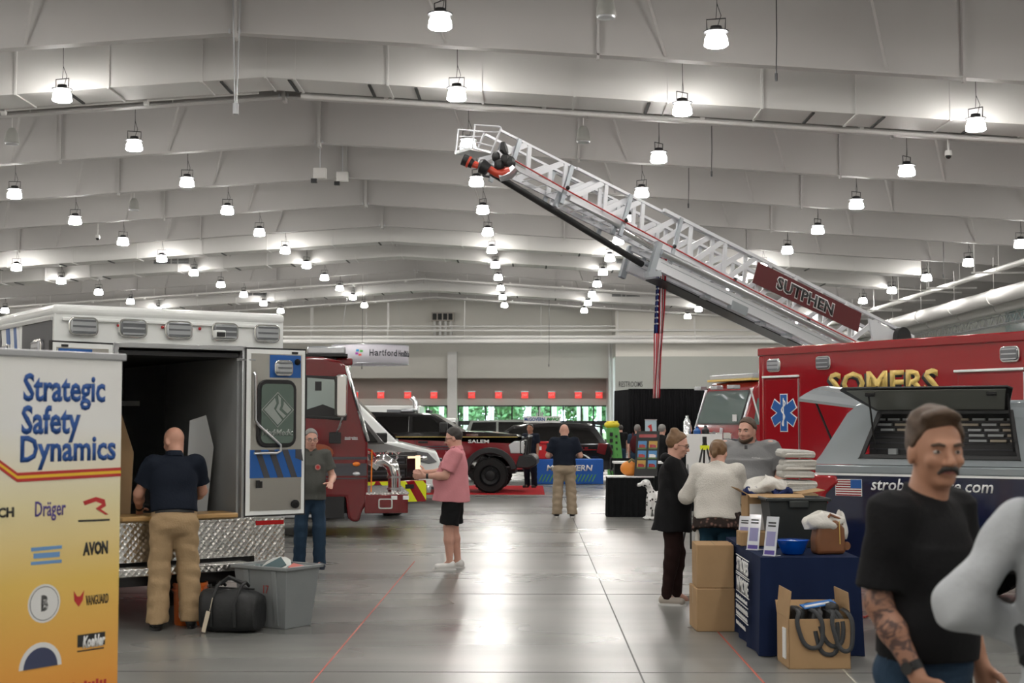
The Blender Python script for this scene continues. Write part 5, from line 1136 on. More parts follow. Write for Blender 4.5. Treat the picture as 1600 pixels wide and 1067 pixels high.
mat('print_blue', (.015, .08, .30), .6); mat('print_red', (.5, .03, .03), .6); mat('print_yellow', (.8, .5, .03), .6); mat('print_black', (.02, .02, .02), .6); mat('print_purple', (.09, .06, .28), .6); mat('print_sky', (.15, .32, .6), .6); mat('print_white', (.75, .75, .74), .6)
def bt(s, p0, p1, y0, y1, m, **k):
    a, b = bx(p0), bx(p1); pc = (p0+p1)/2; z0, z1 = bz(pc, y1), bz(pc, y0); return text('printed_lettering', s, m, bn, (a, -.0005, z0), X3, Z3, w=b-a, h=z1-z0, th=.0015, **k)
for s, p0, p1, y0, y1 in (('Strategic', 33, 162, 584, 641), ('Safety', 31, 124, 633, 692), ('Dynamics', 30, 180, 680, 733)): bt(s, p0, p1, y0, y1, 'print_blue', bold=.028)
for dz, m in ((.0, 'print_red'), (.014, 'print_yellow'), (.028, 'print_red')):
    pts = [(0, bz(0, 733)), (bx(-2), bz(0, 733)), (bx(26), bz(26, 753)), (.85, bz(180, 744))]
    q = [(a, z+dz) for a, z in pts]+[(a, z+dz+.014) for a, z in pts[::-1]]; MB().prism(q, lambda a, b, c: (a, c, b), -.0025, -.0005).build('printed_line', m, bn)
bt('TECH', -25, 22, 793, 809, 'print_black', bold=.04); bt('Dräger', 55, 103, 782, 813, 'print_purple', bold=.012); bt('AVON', 131, 170, 845, 866, 'print_black', bold=.05); bt('VANGUARD', 137, 172, 927, 942, 'print_black', bold=.01); bt('Koehler', 133, 168, 989, 1008, 'print_white', bold=.05, shear=.2); glyph_bars('printed_lettering', 'print_red', bn, (bx(117), -.0005, bz(145, 1070)), X3, Z3, bx(172)-bx(117), .035, 9, .0015)
def bq(pts, m, y=-.0015, nm='printed_mark'): MB().prism([(bx(a), bz(a, b)) for a, b in pts], lambda a, b, c: (a, c, b), y, 0).build(nm, m, bn)
bq([(125, 990), (168, 984), (168, 1004), (125, 1009)], 'print_black', -.0004); bq([(125, 1014), (166, 1008), (166, 1010), (125, 1016)], 'print_black')
bq([(50, 855), (98, 851), (98, 856), (50, 861)], 'print_sky'); bq([(50, 877), (98, 873), (98, 878), (50, 882)], 'print_sky'); bq([(54, 864), (95, 861), (95, 869), (54, 872)], 'print_sky')
bq([(130, 783), (150, 776), (164, 780), (166, 790), (158, 795), (170, 803), (166, 804), (150, 794), (160, 787), (150, 783), (133, 789)], 'print_red'); bq([(123, 812), (172, 810), (172, 813), (123, 815)], 'print_black')
bq([(118, 922), (123, 930), (128, 930), (134, 921), (132, 936), (126, 946), (119, 937)], 'print_red')
sc_ = bx(72), bz(72, 941)
for r, m, y in ((.088, 'print_white', -.001), (.078, 'print_black', -.0015), (.075, 'print_white', -.002)): MB().prism([(sc_[0]+r*math.cos(t*.2618), sc_[1]+r*math.sin(t*.2618)) for t in range(24)], lambda a, b, c: (a, c, b), y, 0).build('printed_seal', m, bn)
bt('B', 67, 78, 928, 953, 'print_black', bold=.06)
dc = bx(68), bz(68, 1040)
for r, m, y in ((.115, 'print_white', -.001), (.092, mat('print_slate', (.05, .06, .12), .6), -.0018)): MB().prism([(dc[0]+r*math.cos(t*math.pi/14), dc[1]+r*1.0*math.sin(t*math.pi/14)) for t in range(15)], lambda a, b, c: (a, c, b), y, 0).build('printed_badge', m, bn)

# ---- packages in the ambulance
pk = thing('wrapped_board', 'flat brown wrapped board lying on the ambulance floor edge', 'package', A0, az)
MB().box(.58, 1.66, -.1, .3, .92, .965).build('wrapped_board_body', mat('kraft', (.42, .25, .09), .45, var=.2, coat=.3), pk, bevel=.012); MB().box(.9, .98, -.102, .302, .919, .967).build('tape_band', 'cardboard', pk)
pk2 = thing('cardboard_sheet', 'large brown cardboard sheet leaning inside the ambulance', 'cardboard', A0, az); MB().prism([(.62, .92), (.95, .92), (1.0, 1.5), (.85, 2.0), (.7, 1.9)], lambda a, b, c: (a, .75+c+.12*(b-.9), b), 0, .02).build('sheet', 'cardboard', pk2); MB().prism([(.62, .92), (.7, 1.9), (.68, 1.9), (.60, .92)], lambda a, b, c: (a, .6+c+.12*(b-.9), b), 0, .15).build('folded_edge', 'cardboard', pk2)
pk3 = thing('plastic_sheet', 'translucent white plastic sheet leaning on the ambulance cabinet', 'plastic sheet', A0, az); MB().prism([(1.38, .92), (1.6, .95), (1.66, 1.55), (1.58, 1.85), (1.42, 1.8)], lambda a, b, c: (a, .5+c, b), 0, .012).build('sheet', mat('milky', (.45, .46, .46), .35), pk3); MB().box(1.4, 1.6, .48, .53, .92, .95).build('foot_strip', 'interior_grey', pk3)
# ---- tote, duffel, bucket
c = G(425, 982); tt = thing('plastic_tote', 'grey open plastic tote full of packets beside the duffel', 'tote', (c.x, c.y+.22, 0), math.radians(-32))
def frustum(name, m, par, a0, b0, a1, b1, z0, z1, th=.012, bevel=.01):
    o_, i_ = [], []
    mb = MB(); P_ = [(-1,-1), (1,-1), (1,1), (-1,1)]
    vo = [(x*a0, y*b0, z0) for x, y in P_]+[(x*a1, y*b1, z1) for x, y in P_]; vi = [(x*(a0-th), y*(b0-th), z0+th) for x, y in P_]+[(x*(a1-th), y*(b1-th), z1) for x, y in P_]
    fs = [(0,3,2,1)]+[(i, (i+1) % 4, (i+1) % 4+4, i+4) for i in range(4)]+[(8,9,10,11)]+[(i+8, i+12, (i+1) % 4+12, (i+1) % 4+8) for i in range(4)]+[(i+4, (i+1) % 4+4, (i+1) % 4+12, i+12) for i in range(4)]
    mb.add(vo+vi, fs); return mb.build(name, m, par, bevel=bevel)
mat('tote_grey', (.22, .235, .24), .5, var=.08)
tb0 = frustum('tub', 'tote_grey', tt, .25, .17, .31, .22, 0, .52)
for a0, a1, b0, b1 in ((-.33, .33, -.245, -.215), (-.33, .33, .215, .245), (-.33, -.30, -.24, .24), (.30, .33, -.24, .24)): MB().box(a0, a1, b0, b1, .505, .535).build('rim', 'tote_grey', tt, bevel=.006)
for x in (-.16, .16): MB().prism([(x-.02, .02), (x+.02, .02), (x+.03, .5), (x-.03, .5)], lambda a, b, c: (a, -.17-.05*b/.52+c, b), -.012, .01).build('rib', 'tote_grey', tt, bevel=.006)
o = MB().prism([(-.03, .30), (.05, .30), (.05, .42), (-.03, .42)], lambda a, b, c: (c, a, b), -.293, -.285).build('label_sticker', mat('sticker_blue', (.35, .45, .62), .5), tt); o.rotation_euler = (0, 0, 0)
text('handwritten_mark', '17', mat('marker_red', (.35, .06, .05), .6), tt, (.03, -.205, .3), X3, Z3, w=.06, h=.07, th=.004)
def packet(lab, x, y, z, rx, ry, rz_, w_, d_, m1, m2):
    q = thing('packet', lab, 'packet', tt.matrix_basis @ Vector((x, y, z)), 0, 'packets in the grey tote'); q.rotation_euler = (rx, ry, rz_)
    mb = MB(); mb.ell((0,0,0), (w_, d_, .035), 14, 8); mb.build('pouch', m1, q); MB().box(-w_*.6, w_*.6, -d_*.5, d_*.5, .02, .036).build('printed_label', m2, q, bevel=.005)
mat('packet_white', (.6, .62, .6), .35); mat('packet_teal', (.08, .13, .14), .4)
packet('white packet with dark label sticking out of the tote', -.02, .0, .50, .7, -.45, .4, .15, .11, 'packet_white', 'packet_teal'); packet('clear packet lying at the tote right side', .2, .03, .49, .3, .2, -.3, .1, .1, mat('packet_clear', (.4, .42, .45), .2), mat('packet_red', (.5, .1, .08), .4)); packet('white packet half sunk at the tote left side', -.2, .02, .47, .2, .1, .3, .1, .12, 'packet_white', 'packet_teal')
MB().box(-.28, .28, -.18, .18, .36, .42).build('contents_bed', 'packet_clear', tt)
c = G(357, 990); db = thing('duffel_bag', 'black duffel bag with white tag on the floor beside the tote', 'bag', (c.x, c.y+.16, 0), math.radians(-14))
mb = MB(); N = 14
prof = [(-.255, .10, .10), (-.25, .14, .15), (-.2, .165, .175), (-.08, .17, .185), (.08, .168, .175), (.2, .16, .165), (.25, .14, .15), (.255, .1, .1)]
vs = []; fs = []
for x, ry, rzz in prof:
    for k in range(N):
        t = 2*math.pi*k/N; cc, s_ = math.cos(t), math.sin(t); sq = lambda v: math.copysign(abs(v)**.55, v)
        vs.append((x, ry*sq(cc), .18+rzz*sq(s_)+(.02*math.sin(x*19) if s_ > 0 else 0)-(.005 if s_ < 0 else 0)))
for i in range(len(prof)-1):
    for k in range(N): fs.append((i*N+k, i*N+(k+1) % N, (i+1)*N+(k+1) % N, (i+1)*N+k))
fs += [tuple(range(N)), tuple((len(prof)-1)*N+k for k in range(N))]
mb.add(vs, fs); mb.build('bag_body', mat('nylon_black', (.012, .013, .014), .6, bump=.3, bscale=30), db, smooth=60)
for x in (-.12, .1): MB().tube([(x, -.165, .06), (x, -.18, .25), (x+.02, -.1, .39), (x+.03, -.02, .42), (x+.02, .06, .38)], .014, 6).build('strap', 'nylon_black', db)
MB().tube([(-.2, 0, .365), (.2, 0, .36)], .008, 6).build('zip', 'black', db); MB().tube([(-.1, -.04, .4), (-.02, -.03, .46), (.1, -.02, .41)], .02, 6).build('grip', 'nylon_black', db)
MB().obox((-.15, -.2, .1), ((.25, 0, 1), (0, 1, 0), (1, 0, -.25)), (.09, .004, .018)).build('luggage_tag', mat('tag_cream', (.6, .52, .4), .6), db); MB().tube([(-.12, -.19, .19), (-.1, -.18, .3)], .004, 5).build('tag_cord', 'tag_cream', db)
c = Vector((-3.02, 12.68, 0)); bk = thing('bucket', 'orange plastic bucket standing below the ambulance step', 'bucket', c, 0)
mat('bucket_orange', (.62, .13, .02), .4)
MB().lathe([(.0, .0), (.128, 0), (.135, .01), (.148, .34), (.155, .34), (.155, .37), (.14, .37), (.125, .02), (0, .02)], 28).build('pail', 'bucket_orange', bk, smooth=50); MB().lathe([(.156, .3), (.162, .3), (.162, .315), (.156, .315)], 28).build('rim_band', 'bucket_orange', bk)
MB().prism([(a, b) for a, b in rrect(-.07, .07, .06, .24, .03)], lambda a, b, c_: (math.sin(a/.142)*(.143+c_), -math.cos(a/.142)*(.143+c_), b), .0, .003).build('printed_label', mat('label_cream', (.65, .5, .4), .5), bk)
for i, s in enumerate(("LET'S", 'DO', 'THIS')): text('printed_lettering', s, 'bucket_orange', bk, (-.05, -.149, .19-i*.05), X3, Z3, w=.1, h=.038, th=.003, bold=.03)
MB().tube([(.15*math.cos(t*.3), .15*math.sin(t*.3)*.4-.1, .33-.1*math.sin(t*.3)) for t in range(11)], .004, 5).build('wire_handle', 'aluminium', bk)

# ---- blue table and what stands on it
TX0, TX1, TY0, TY1, TZ = 1.765, 2.52, 11.02, 12.95, .745
tbn = thing('booth_table', 'folding table under a navy printed tablecloth at right', 'table', (TX0, TY0, 0)); tw, tl = TX1-TX0, TY1-TY0
MB().box(.03, tw-.03, .03, tl-.03, .70, .735).build('tabletop', 'white_gloss', tbn)
for x in (.1, tw-.1):
    for y in (.2, tl-.2): MB().cyl((x, y, 0), (x, y, .7), .016, n=8).build('leg', 'dark_metal', tbn)
tcl = thing('tablecloth', 'navy tablecloth with white printed logo draped over the booth table', 'tablecloth', (TX0, TY0, 0)); tcm = mat('navy_cloth', (.008, .016, .050), .85, var=.1)
per = []; Np = 22
for (a, b) in (((0, 0), (tw, 0)), ((tw, 0), (tw, tl)), ((tw, tl), (0, tl)), ((0, tl), (0, 0))):
    for i in range(Np): f = i/Np; per.append((a[0]+(b[0]-a[0])*f, a[1]+(b[1]-a[1])*f))
vs = []; fs = []; rows = 6; rd = random.Random(11); ph = [rd.uniform(-1, 1) for _ in per]
for r in range(rows+1):
    f = r/rows; z = TZ*(1-f)+.006
    for i, (x, y) in enumerate(per):
        nx, ny = (x-tw/2)/(tw/2), (y-tl/2)/(tl/2); g = .0 if r == 0 else f*(.025+.018*math.sin(i*1.15)+.008*ph[i]); vs.append((x+(nx if abs(nx) > .99 else 0)*g, y+(ny if abs(ny) > .99 else 0)*g, z))
M_ = len(per)
for r in range(rows):
    for i in range(M_): fs.append((r*M_+i, (r+1)*M_+i, (r+1)*M_+(i+1) % M_, r*M_+(i+1) % M_))
fs.append(tuple(range(M_))); mb = MB(); mb.add(vs, fs); o = mb.build('cloth', tcm, tcl, smooth=50)
for s, z, w_, h_ in (('STROBES', .56, .62, .115), ("N'MORE", .40, .62, .12)):
    text('printed_lettering', s, 'print_white', tcl, (-.045, .95, z), -Y3, Z3, w=w_, h=h_, th=.004, bold=.025)
for z0, z1 in ((.545, .55), (.685, .69), (.39, .395), (.53, .535)): MB().box(-.05, -.043, .3, .98, z0, z1).build('printed_line', 'print_white', tcl)
for z, w_, n_ in ((.345, .6, 16), (.27, .62, 20), (.21, .6, 20), (.13, .5, 14)): glyph_bars('printed_lettering', 'print_white', tcl, (-.056, .92, z), -Y3, Z3, w_, .026, n_, .004)
for z in (.315, .255, .19): MB().box(-.06, -.052, .3, .94, z, z+.004).build('printed_line', 'print_white', tcl)
def ribbon(pts, w_, m, par, name):                # flat strap along a smooth path, its width across the path in the wall plane
    P4 = [Vector(p_) for p_ in pts]; sp_ = []
    for i in range(len(P4)-1):
        a, b, c_, d = P4[max(i-1, 0)], P4[i], P4[i+1], P4[min(i+2, len(P4)-1)]
        for k in range(5): t = k/5; sp_.append(.5*((2*b)+(c_-a)*t+(2*a-5*b+4*c_-d)*t*t+(3*b-a-3*c_+d)*t**3))
    sp_.append(P4[-1]); vs = []; fs = []
    for i, q in enumerate(sp_):
        d = (sp_[min(i+1, len(sp_)-1)]-sp_[max(i-1, 0)]).normalized(); sd_ = d.cross(Vector((0, -1, .25)).normalized())
        if sd_.length < .2: sd_ = Vector((1, 0, 0))
        sd_.normalize(); vs += [q-sd_*w_/2, q+sd_*w_/2]
    for i in range(len(sp_)-1): fs.append((2*i, 2*i+1, 2*i+3, 2*i+2))
    mb = MB(); mb.add(vs, fs); o = mb.build(name, m, par, smooth=80); sm_ = o.modifiers.new('t', 'SOLIDIFY'); sm_.thickness = .004; return o
def carton(name, lab, loc, a, b, h, rz_=0, flaps=None, closed=False, grp=None, th=.006):
    t = thing(name, lab, 'box', loc, rz_, grp); mb = MB()
    if closed:
        MB().box(-a, a, -b, b, 0, h).build('carton_body', 'cardboard', t, bevel=.008); MB().box(-a-.001, a+.001, -.025, .025, h*.6, h+.001).build('packing_tape', 'kraft', t); MB().box(-.001, .001, -b, b, h-.0005, h+.0015).build('flap_seam', 'print_black', t)
    else:
        for q in ((-a, a, -b, -b+th), (-a, a, b-th, b), (-a, -a+th, -b, b), (a-th, a, -b, b)): mb.box(*q, 0, h)
        mb.box(-a, a, -b, b, 0, th); mb.build('carton_body', 'cardboard', t, smooth=0)
        for sd_, ln, an in flaps or ():
            d, ax = {'l': ((-a, 0), (0, 1)), 'r': ((a, 0), (0, 1)), 'f': ((0, -b), (1, 0)), 'b': ((0, b), (1, 0))}[sd_]; hw = b if sd_ in 'lr' else a; out = Vector((d[0], d[1], 0)).normalized(); dirv = (out*math.sin(math.radians(an))+Z3*math.cos(math.radians(an)))
            MB().obox(Vector((d[0], d[1], h))+dirv*ln/2, (dirv, (ax[0], ax[1], 0), dirv.cross(Vector((ax[0], ax[1], 0)))), (ln/2, hw, th/2)).build('flap', 'cardboard', t)
    return t
bxw = carton('cardboard_box', 'lower brown carton of the stack beside the navy table', (1.575, 12.50, 0), .165, .22, .365, .03, closed=True); carton('cardboard_box', 'upper brown carton of the stack beside the navy table', (1.585, 12.50, .366), .16, .21, .37, -.02, closed=True)
ob = carton('cardboard_box', 'open brown carton with black bags in front of the navy table', (2.09, 10.66, 0), .225, .2, .36, .04, flaps=(('l', .2, -6), ('r', .19, -4), ('b', .1, 35)))
MB().box(-.234, -.226, -.12, -.02, .06, .28).build('shipping_label', 'print_white', ob)
for i, (x, y, an, m) in enumerate(((-.125, .02, .0, 'nylon_black'), (0, .04, .0, 'nylon_black'), (.125, .0, .0, 'nylon_black'))):
    q = thing('tote_bag', ('leftmost', 'middle', 'right-hand')[i]+' folded black tote bag in the open carton', 'bag', ob.matrix_basis @ Vector((x, y, .02)), an, 'black bags in the open carton')
    mb = MB(); mb.box(-.05, .05, -.13, .11, 0, .40+.02*i); mb.build('folded_bag', 'nylon_black', q, bevel=.03)
    for s_ in ((-1,), (-1, 1), (-1,))[i]:
        w4 = (.05, .04, .015)[i]; dq = (.0, .05, .02)[i]-.03*s_; k4 = .02*s_
        ribbon([(k4, -.08, .40), (k4+.005, -.2, .385), (k4-.01, -.236, .31), (k4+.03, -.245, .21-dq), (k4+.07+w4*.5, -.247, .165-dq), (k4+.11+w4, -.245, .2-dq), (k4+.12+w4, -.236, .31), (k4+.1+w4*.6, -.2, .385), (k4+.09, -.08, .40)], .032, mat('webbing', (.035, .037, .04), .7), q, 'webbing_handle')
q = thing('leaflet', 'blue and white leaflet lying on the black bags', 'leaflet', ob.matrix_basis @ Vector((.03, -.03, .445)), .2); MB().obox((0,0,0), ((1,.1,.12), (0,1,.15), (0,0,1)), (.13, .05, .004)).build('sheet', mat('leaflet_blue', (.03, .17, .5), .4), q); MB().obox((-.02,-.03,.002), ((1,.1,.12), (0,1,.15), (0,0,1)), (.1, .012, .004)).build('printed_band', 'print_white', q)
# bag with towel, bowl, sign holders
def on_table(px, Y): return Vector((W(px, 800, Y).x, Y, TZ+.008))
q = thing('handbag', 'brown leather handbag on the navy table', 'bag', on_table(1293, 11.3), .25); mat('leather_brown', (.19, .075, .03), .4, var=.2)
MB().prism([(-.125, 0), (.125, 0), (.12, .2), (.06, .27), (-.1, .25), (-.125, .12)], P, -.07, .07).build('bag_body', 'leather_brown', q, bevel=.03, seg=3); MB().tube([(-.05, -.03, .24), (0, -.05, .31), (.1, -.03, .27), (.14, 0, .15)], .012, 6).build('strap', 'leather_brown', q); MB().tube([(.06, -.08, .26), (.065, -.08, .08)], .004, 5).build('zip', 'gold', q); MB().lathe([(.03, -.01), (.035, 0), (.03, .01)], 12, (.15, -.02, .06), (0, 1, 0)).build('tassel_ring', 'leather_brown', q)
def towel_mesh(par, name, m, rx, ry, h, seed, lobes=5):
    rd = random.Random(seed); n, k = 28, 14; vs = []; fs = []; ph = [rd.uniform(0, 6) for _ in range(6)]
    for i in range(k+1):
        t = math.pi*i/k
        for j in range(n):
            u = 2*math.pi*j/n; f = 1+.10*math.sin(lobes*u+ph[0]+2*math.cos(t))+.08*math.sin((lobes+3)*u+ph[1]-3*t)+.06*math.sin(5*t+ph[2]+2*u)
            vs.append((rx*f*math.sin(t)*math.cos(u), ry*f*math.sin(t)*math.sin(u), max(-h*.35, h*f*math.cos(t)*.6+.02*math.sin(3*u+ph[3]))))
    for i in range(k):
        for j in range(n): fs.append((i*n+j, (i+1)*n+j, (i+1)*n+(j+1) % n, i*n+(j+1) % n))
    mb = MB(); mb.add(vs, fs); return mb.build(name, m, par, smooth=70)
mat('towel_white', (.62, .60, .56), .9, bump=.5, bscale=60); mat('towel_grey', (.46, .45, .42), .9, bump=.5, bscale=60); mat('cloth_navy', (.02, .03, .10), .85)
q = thing('towel', 'white towel bundled over the brown handbag', 'towel', on_table(1284, 11.3)+Vector((0, 0, .24)), .2); towel_mesh(q, 'towel_folds', 'towel_white', .165, .1, .13, 4, 3); o = towel_mesh(q, 'hanging_end', 'towel_white', .05, .06, .2, 9, 3); o.location = (.16, .02, -.06)
q = thing('bowl', 'bright blue oval bowl on the navy table', 'bowl', on_table(1238, 11.25), .1); MB().lathe([(0, .004), (.07, 0), (.085, .01), (.125, .105), (.13, .112), (.122, .108), (.08, .02), (0, .014)], 28).build('bowl_shell', mat('bowl_blue', (.0, .07, .42), .25, coat=.4), q, smooth=50); MB().lathe([(.128, .108), (.134, .112), (.128, .116)], 28).build('rim', 'bowl_blue', q); q.scale = (1, .8, 1)
mat('acrylic_sheet', (.62, .64, .68), .1, coat=1); mat('print_lilac', (.25, .24, .42), .5)
for i, (px, Y, lab, sc_, rz_) in enumerate(((1201, 11.12, 'clear sign holder with white card at the navy table front corner', 1.0, -.75), (1175, 11.62, 'clear sign holder with printed card beside the small carton', .95, -.7), (1160, 12.1, 'clear sign holder half hidden behind the small carton', .8, -.7))):
    q = thing('sign_holder', lab, 'sign holder', on_table(px, Y), rz_); fn = lambda a, b, c_: (a, b*.2+c_, b); h = .30*sc_
    MB().prism([(-.055, 0), (.055, 0), (.055, h), (-.055, h)], fn, 0, .006).build('acrylic_panel', 'acrylic_sheet', q); MB().box(-.055, .055, -.01, .08, 0, .005).build('acrylic_foot', 'acrylic_sheet', q)
    MB().prism([(-.04, h*.25), (.04, h*.25), (.04, h*.62), (-.04, h*.62)], fn, -.002, 0).build('printed_picture', 'print_lilac', q); MB().prism([(-.045, .01), (.045, .01), (.045, h*.14), (-.045, h*.14)], fn, -.002, 0).build('printed_band', 'print_purple', q)
    for zz in (.74, .82): MB().prism([(-.035, h*zz), (.035, h*zz), (.035, h*(zz+.04)), (-.035, h*(zz+.04))], fn, -.002, 0).build('printed_line', 'print_black', q)
carton('cardboard_box', 'small flat brown carton on the navy table behind sign holder', on_table(1172, 12.08)+Vector((.04, 0, 0)), .14, .1, .12, .05, closed=True)
q = thing('storage_bin', 'black plastic storage bin on the navy table', 'bin', on_table(1240, 11.95), .04); frustum('tub', mat('bin_black', (.018, .022, .022), .45), q, .20, .14, .245, .18, 0, .40)
for a0, a1, b0, b1 in ((-.27, .27, -.205, -.175), (-.27, .27, .175, .205), (-.27, -.24, -.2, .2), (.24, .27, -.2, .2)): MB().box(a0, a1, b0, b1, .385, .41).build('rim', 'bin_black', q, bevel=.006)
MB().box(-.08, .08, -.21, -.19, .33, .39).build('handle', 'bin_black', q, bevel=.01)
bc = carton('cardboard_box', 'tall open carton heaped with white shirts on the navy table', on_table(1205, 12.36), .23, .17, .42, .02, flaps=(('f', .12, 100), ('l', .1, 60), ('r', .2, 80)))
MB().box(-.22, -.06, -.197, -.191, .12, .34).build('shipping_label', 'print_white', bc)
for i, (px, Y, dz, rx, ry, h, m, lab) in enumerate(((1196, 12.36, .47, .19, .14, .13, 'towel_white', 'white shirts heaped in the tall open carton'), (1172, 12.3, .43, .07, .07, .07, 'cloth_navy', 'navy shirt at the left end of the white heap'), (1222, 12.28, .43, .1, .06, .06, 'cloth_navy', 'navy shirt below the white heap'))):
    q = thing('shirt_heap', lab, 'clothing', on_table(px, Y)+Vector((0, 0, dz)), .3*i); towel_mesh(q, 'fabric_folds', m, rx, ry, h, 20+i, 4); o = towel_mesh(q, 'loose_sleeve', m, rx*.4, ry*.5, h*.6, 40+i, 3); o.location = (rx*.5, -ry*.5, h*.1)
carton('cardboard_box', 'brown carton under the stack of folded white sweatshirts', on_table(1248, 12.76)+Vector((0, 0, 0)), .15, .13, .40, 0, closed=True)
for i in range(6):
    q = thing('folded_sweatshirt', '%s folded white sweatshirt of the tall stack by the taillight' % ('bottom', 'second', 'third', 'fourth', 'fifth', 'top')[i], 'clothing', on_table(1244, 12.76)+Vector((.012*math.sin(i*2), 0, .405+i*.062)), .08*math.sin(i*3), 'folded sweatshirts in the tall stack')
    pts = [(-.145, .0), (.15, .002), (.158, .03), (.15, .056), (-.13, .06), (-.15, .035)]; MB().prism(pts, lambda a, b, c_: (a, c_, b*1.12+.012*math.sin(a*19+i*1.9)+.007*math.sin(c_*30+i*2)), -.13, .13).build('folded_body', 'towel_grey', q, bevel=.014, seg=2); MB().prism([(-.12, .02), (.15, .022), (.155, .034), (-.1, .04)], lambda a, b, c_: (a, c_, b+.008*math.sin(a*22+i)), -.136, -.12).build('fold_edge', 'towel_white', q, bevel=.006)
# toolbox at the bottom edge, cable, tape lines
q = thing('toolbox', 'black plastic toolbox at the bottom edge beside the tattooed man', 'toolbox', (2.12, 7.95, 0), .1); MB().box(-.12, .25, -.16, .16, 0, .36).build('case', 'bin_black', q, bevel=.02); MB().box(-.13, .26, -.17, .17, .36, .42).build('lid', 'bin_black', q, bevel=.02); MB().box(-.02, .1, -.19, -.165, .3, .4).build('latch', 'charcoal_vinyl', q, bevel=.008); MB().tube([(-.05, 0, .42), (-.05, 0, .46), (.2, 0, .46), (.2, 0, .42)], .014, 6).build('handle', 'bin_black', q)
tag(MB().tube([G(1336, 960)+Z3*.01, G(1350, 966)+Z3*.01, G(1375, 955)+Z3*.01, G(1392, 949)+Z3*.01, G(1405, 960)+Z3*.01], .009, 6).build('power_cable', mat('cable_red', (.35, .04, .03), .5)), 'thin red power cable on the floor near the pickup tyre', 'cable')
mat('tape_red', (.45, .09, .06), .6)
for a, b, lab in ((G(480, 1075), G(648, 877), 'red floor tape line running toward the man in pink'), (G(1200, 1074), G(1108, 972), 'red floor tape line beside the stacked cartons')): tag(strip('floor_tape', a, b, .014, 'tape_red', None, .0018), lab, 'tape')
# ---- middle distance: black-skirted table with rack, dalmatian, easel, chairs
c = G(950, 808); q = thing('display_table', 'small table with black pleated skirt and white top', 'table', (c.x, c.y, 0)); mb = MB(); vs = []; fs = []
per = [(i*.86/30, 0) for i in range(30)]+[(.86, i*.6/20) for i in range(20)]+[(.86-i*.86/30, .6) for i in range(30)]+[(0, .6-i*.6/20) for i in range(20)]
for r, z in enumerate((.74, 0.0)):
    for i, (x, y) in enumerate(per): g = (.012 if r == 0 else .03)*math.sin(i*1.6); vs.append((x+(g if x in (0, .86) else 0), y+(g if y in (0, .6) else 0), z))
for i in range(100): fs.append((i, (i+1) % 100, (i+1) % 100+100, i+100))
mb.add(vs, fs); mb.build('pleated_skirt', 'black_cloth', q, smooth=60); MB().box(-.01, .87, -.01, .61, .735, .76).build('tabletop', 'white_vinyl', q, bevel=.005)
q2 = thing('orange_cushion', 'orange rounded inflatable on the small white-topped table', 'inflatable', (c.x+.5, c.y+.3, .76)); MB().ell((-.06, 0, .14), (.19, .16, .145), 18, 12).build('bag', mat('soft_orange', (.72, .25, .03), .5), q2); MB().ell((.1, -.02, .07), (.16, .14, .07), 14, 8).build('front_roll', 'soft_orange', q2); MB().tube([(-.1, -.1, .26), (-.04, -.12, .31), (.02, -.08, .27)], .025, 6).build('stalk', mat('khaki', (.2, .18, .08), .7), q2)
q3 = thing('picture_rack', 'black rack with six fire truck pictures standing on the table', 'display rack', (W(991, 740, 26.7).x, 26.75, .762), -.12); fn = lambda a, b, c_: (a+b*.06, b*.12+c_, b)
MB().prism([(0, 0), (.43, 0), (.43, .74), (.0, .74)], fn, 0, .03).build('back_panel', 'black', q3); MB().prism([(0, .68), (.43, .68), (.43, .84), (0, .84)], fn, -.01, .03).build('header', 'black', q3); MB().prism([(.05, .72), (.38, .72), (.38, .78), (.05, .78)], fn, -.014, -.009).build('header_print', 'red_gloss', q3)
for i in range(3):
    for j in range(2):
        a0 = .04+j*.2; b0 = .14+i*.18; o = MB().prism([(a0, b0), (a0+.16, b0), (a0+.16, b0+.155), (a0, b0+.155)], fn, -.006, 0).build('picture', mat('pic_sky', (.08, .25, .5), .4) if (i+j) % 3 else mat('pic_gold', (.5, .3, .06), .4), q3)
        MB().prism([(a0+.02, b0+.03), (a0+.14, b0+.03), (a0+.14, b0+.07), (a0+.1, b0+.09), (a0+.02, b0+.09)], fn, -.009, -.005).build('pictured_truck', 'white_vinyl' if (i, j) == (1, 1) else 'red_gloss', o); MB().prism([(a0, b0), (a0+.16, b0), (a0+.16, b0+.03), (a0, b0+.03)], fn, -.008, -.005).build('pictured_ground', mat('pic_green', (.1, .18, .06), .5), o)
for x in (.05, .38): MB().prism([(x, .0), (x+.02, 0), (x+.02, .5), (x, .5)], lambda a, b, c_: (a, .25-b*.35+c_, b), 0, .01).build('prop_leg', 'black', q3)
c = G(1010, 812); dg = thing('dalmatian_figure', 'white spotted dalmatian dog figure sitting before the black-skirted table', 'dog figure', (c.x+.12, c.y, 0), math.pi/2+.2)
def blend(name, m, par, prims, vox, k=.03):
    F_ = SDF(prims, vox, k=k); return F_.mesh(name, m, par)
spm = mat('dalmatian_coat', (.75, .75, .74), .6); nt = spm.node_tree; p = nt.nodes['Principled BSDF']; tc = nt.nodes.new('ShaderNodeTexCoord'); vr = nt.nodes.new('ShaderNodeTexVoronoi'); vr.inputs['Scale'].default_value = 13
cr = nt.nodes.new('ShaderNodeValToRGB'); cr.color_ramp.interpolation = 'CONSTANT'; cr.color_ramp.elements[0].color = (.01, .01, .01, 1); cr.color_ramp.elements[1].position = .28; cr.color_ramp.elements[1].color = (.75, .75, .74, 1)
nt.links.new(tc.outputs['Object'], vr.inputs['Vector']); nt.links.new(vr.outputs['Distance'], cr.inputs[0]); nt.links.new(cr.outputs[0], p.inputs['Base Color'])
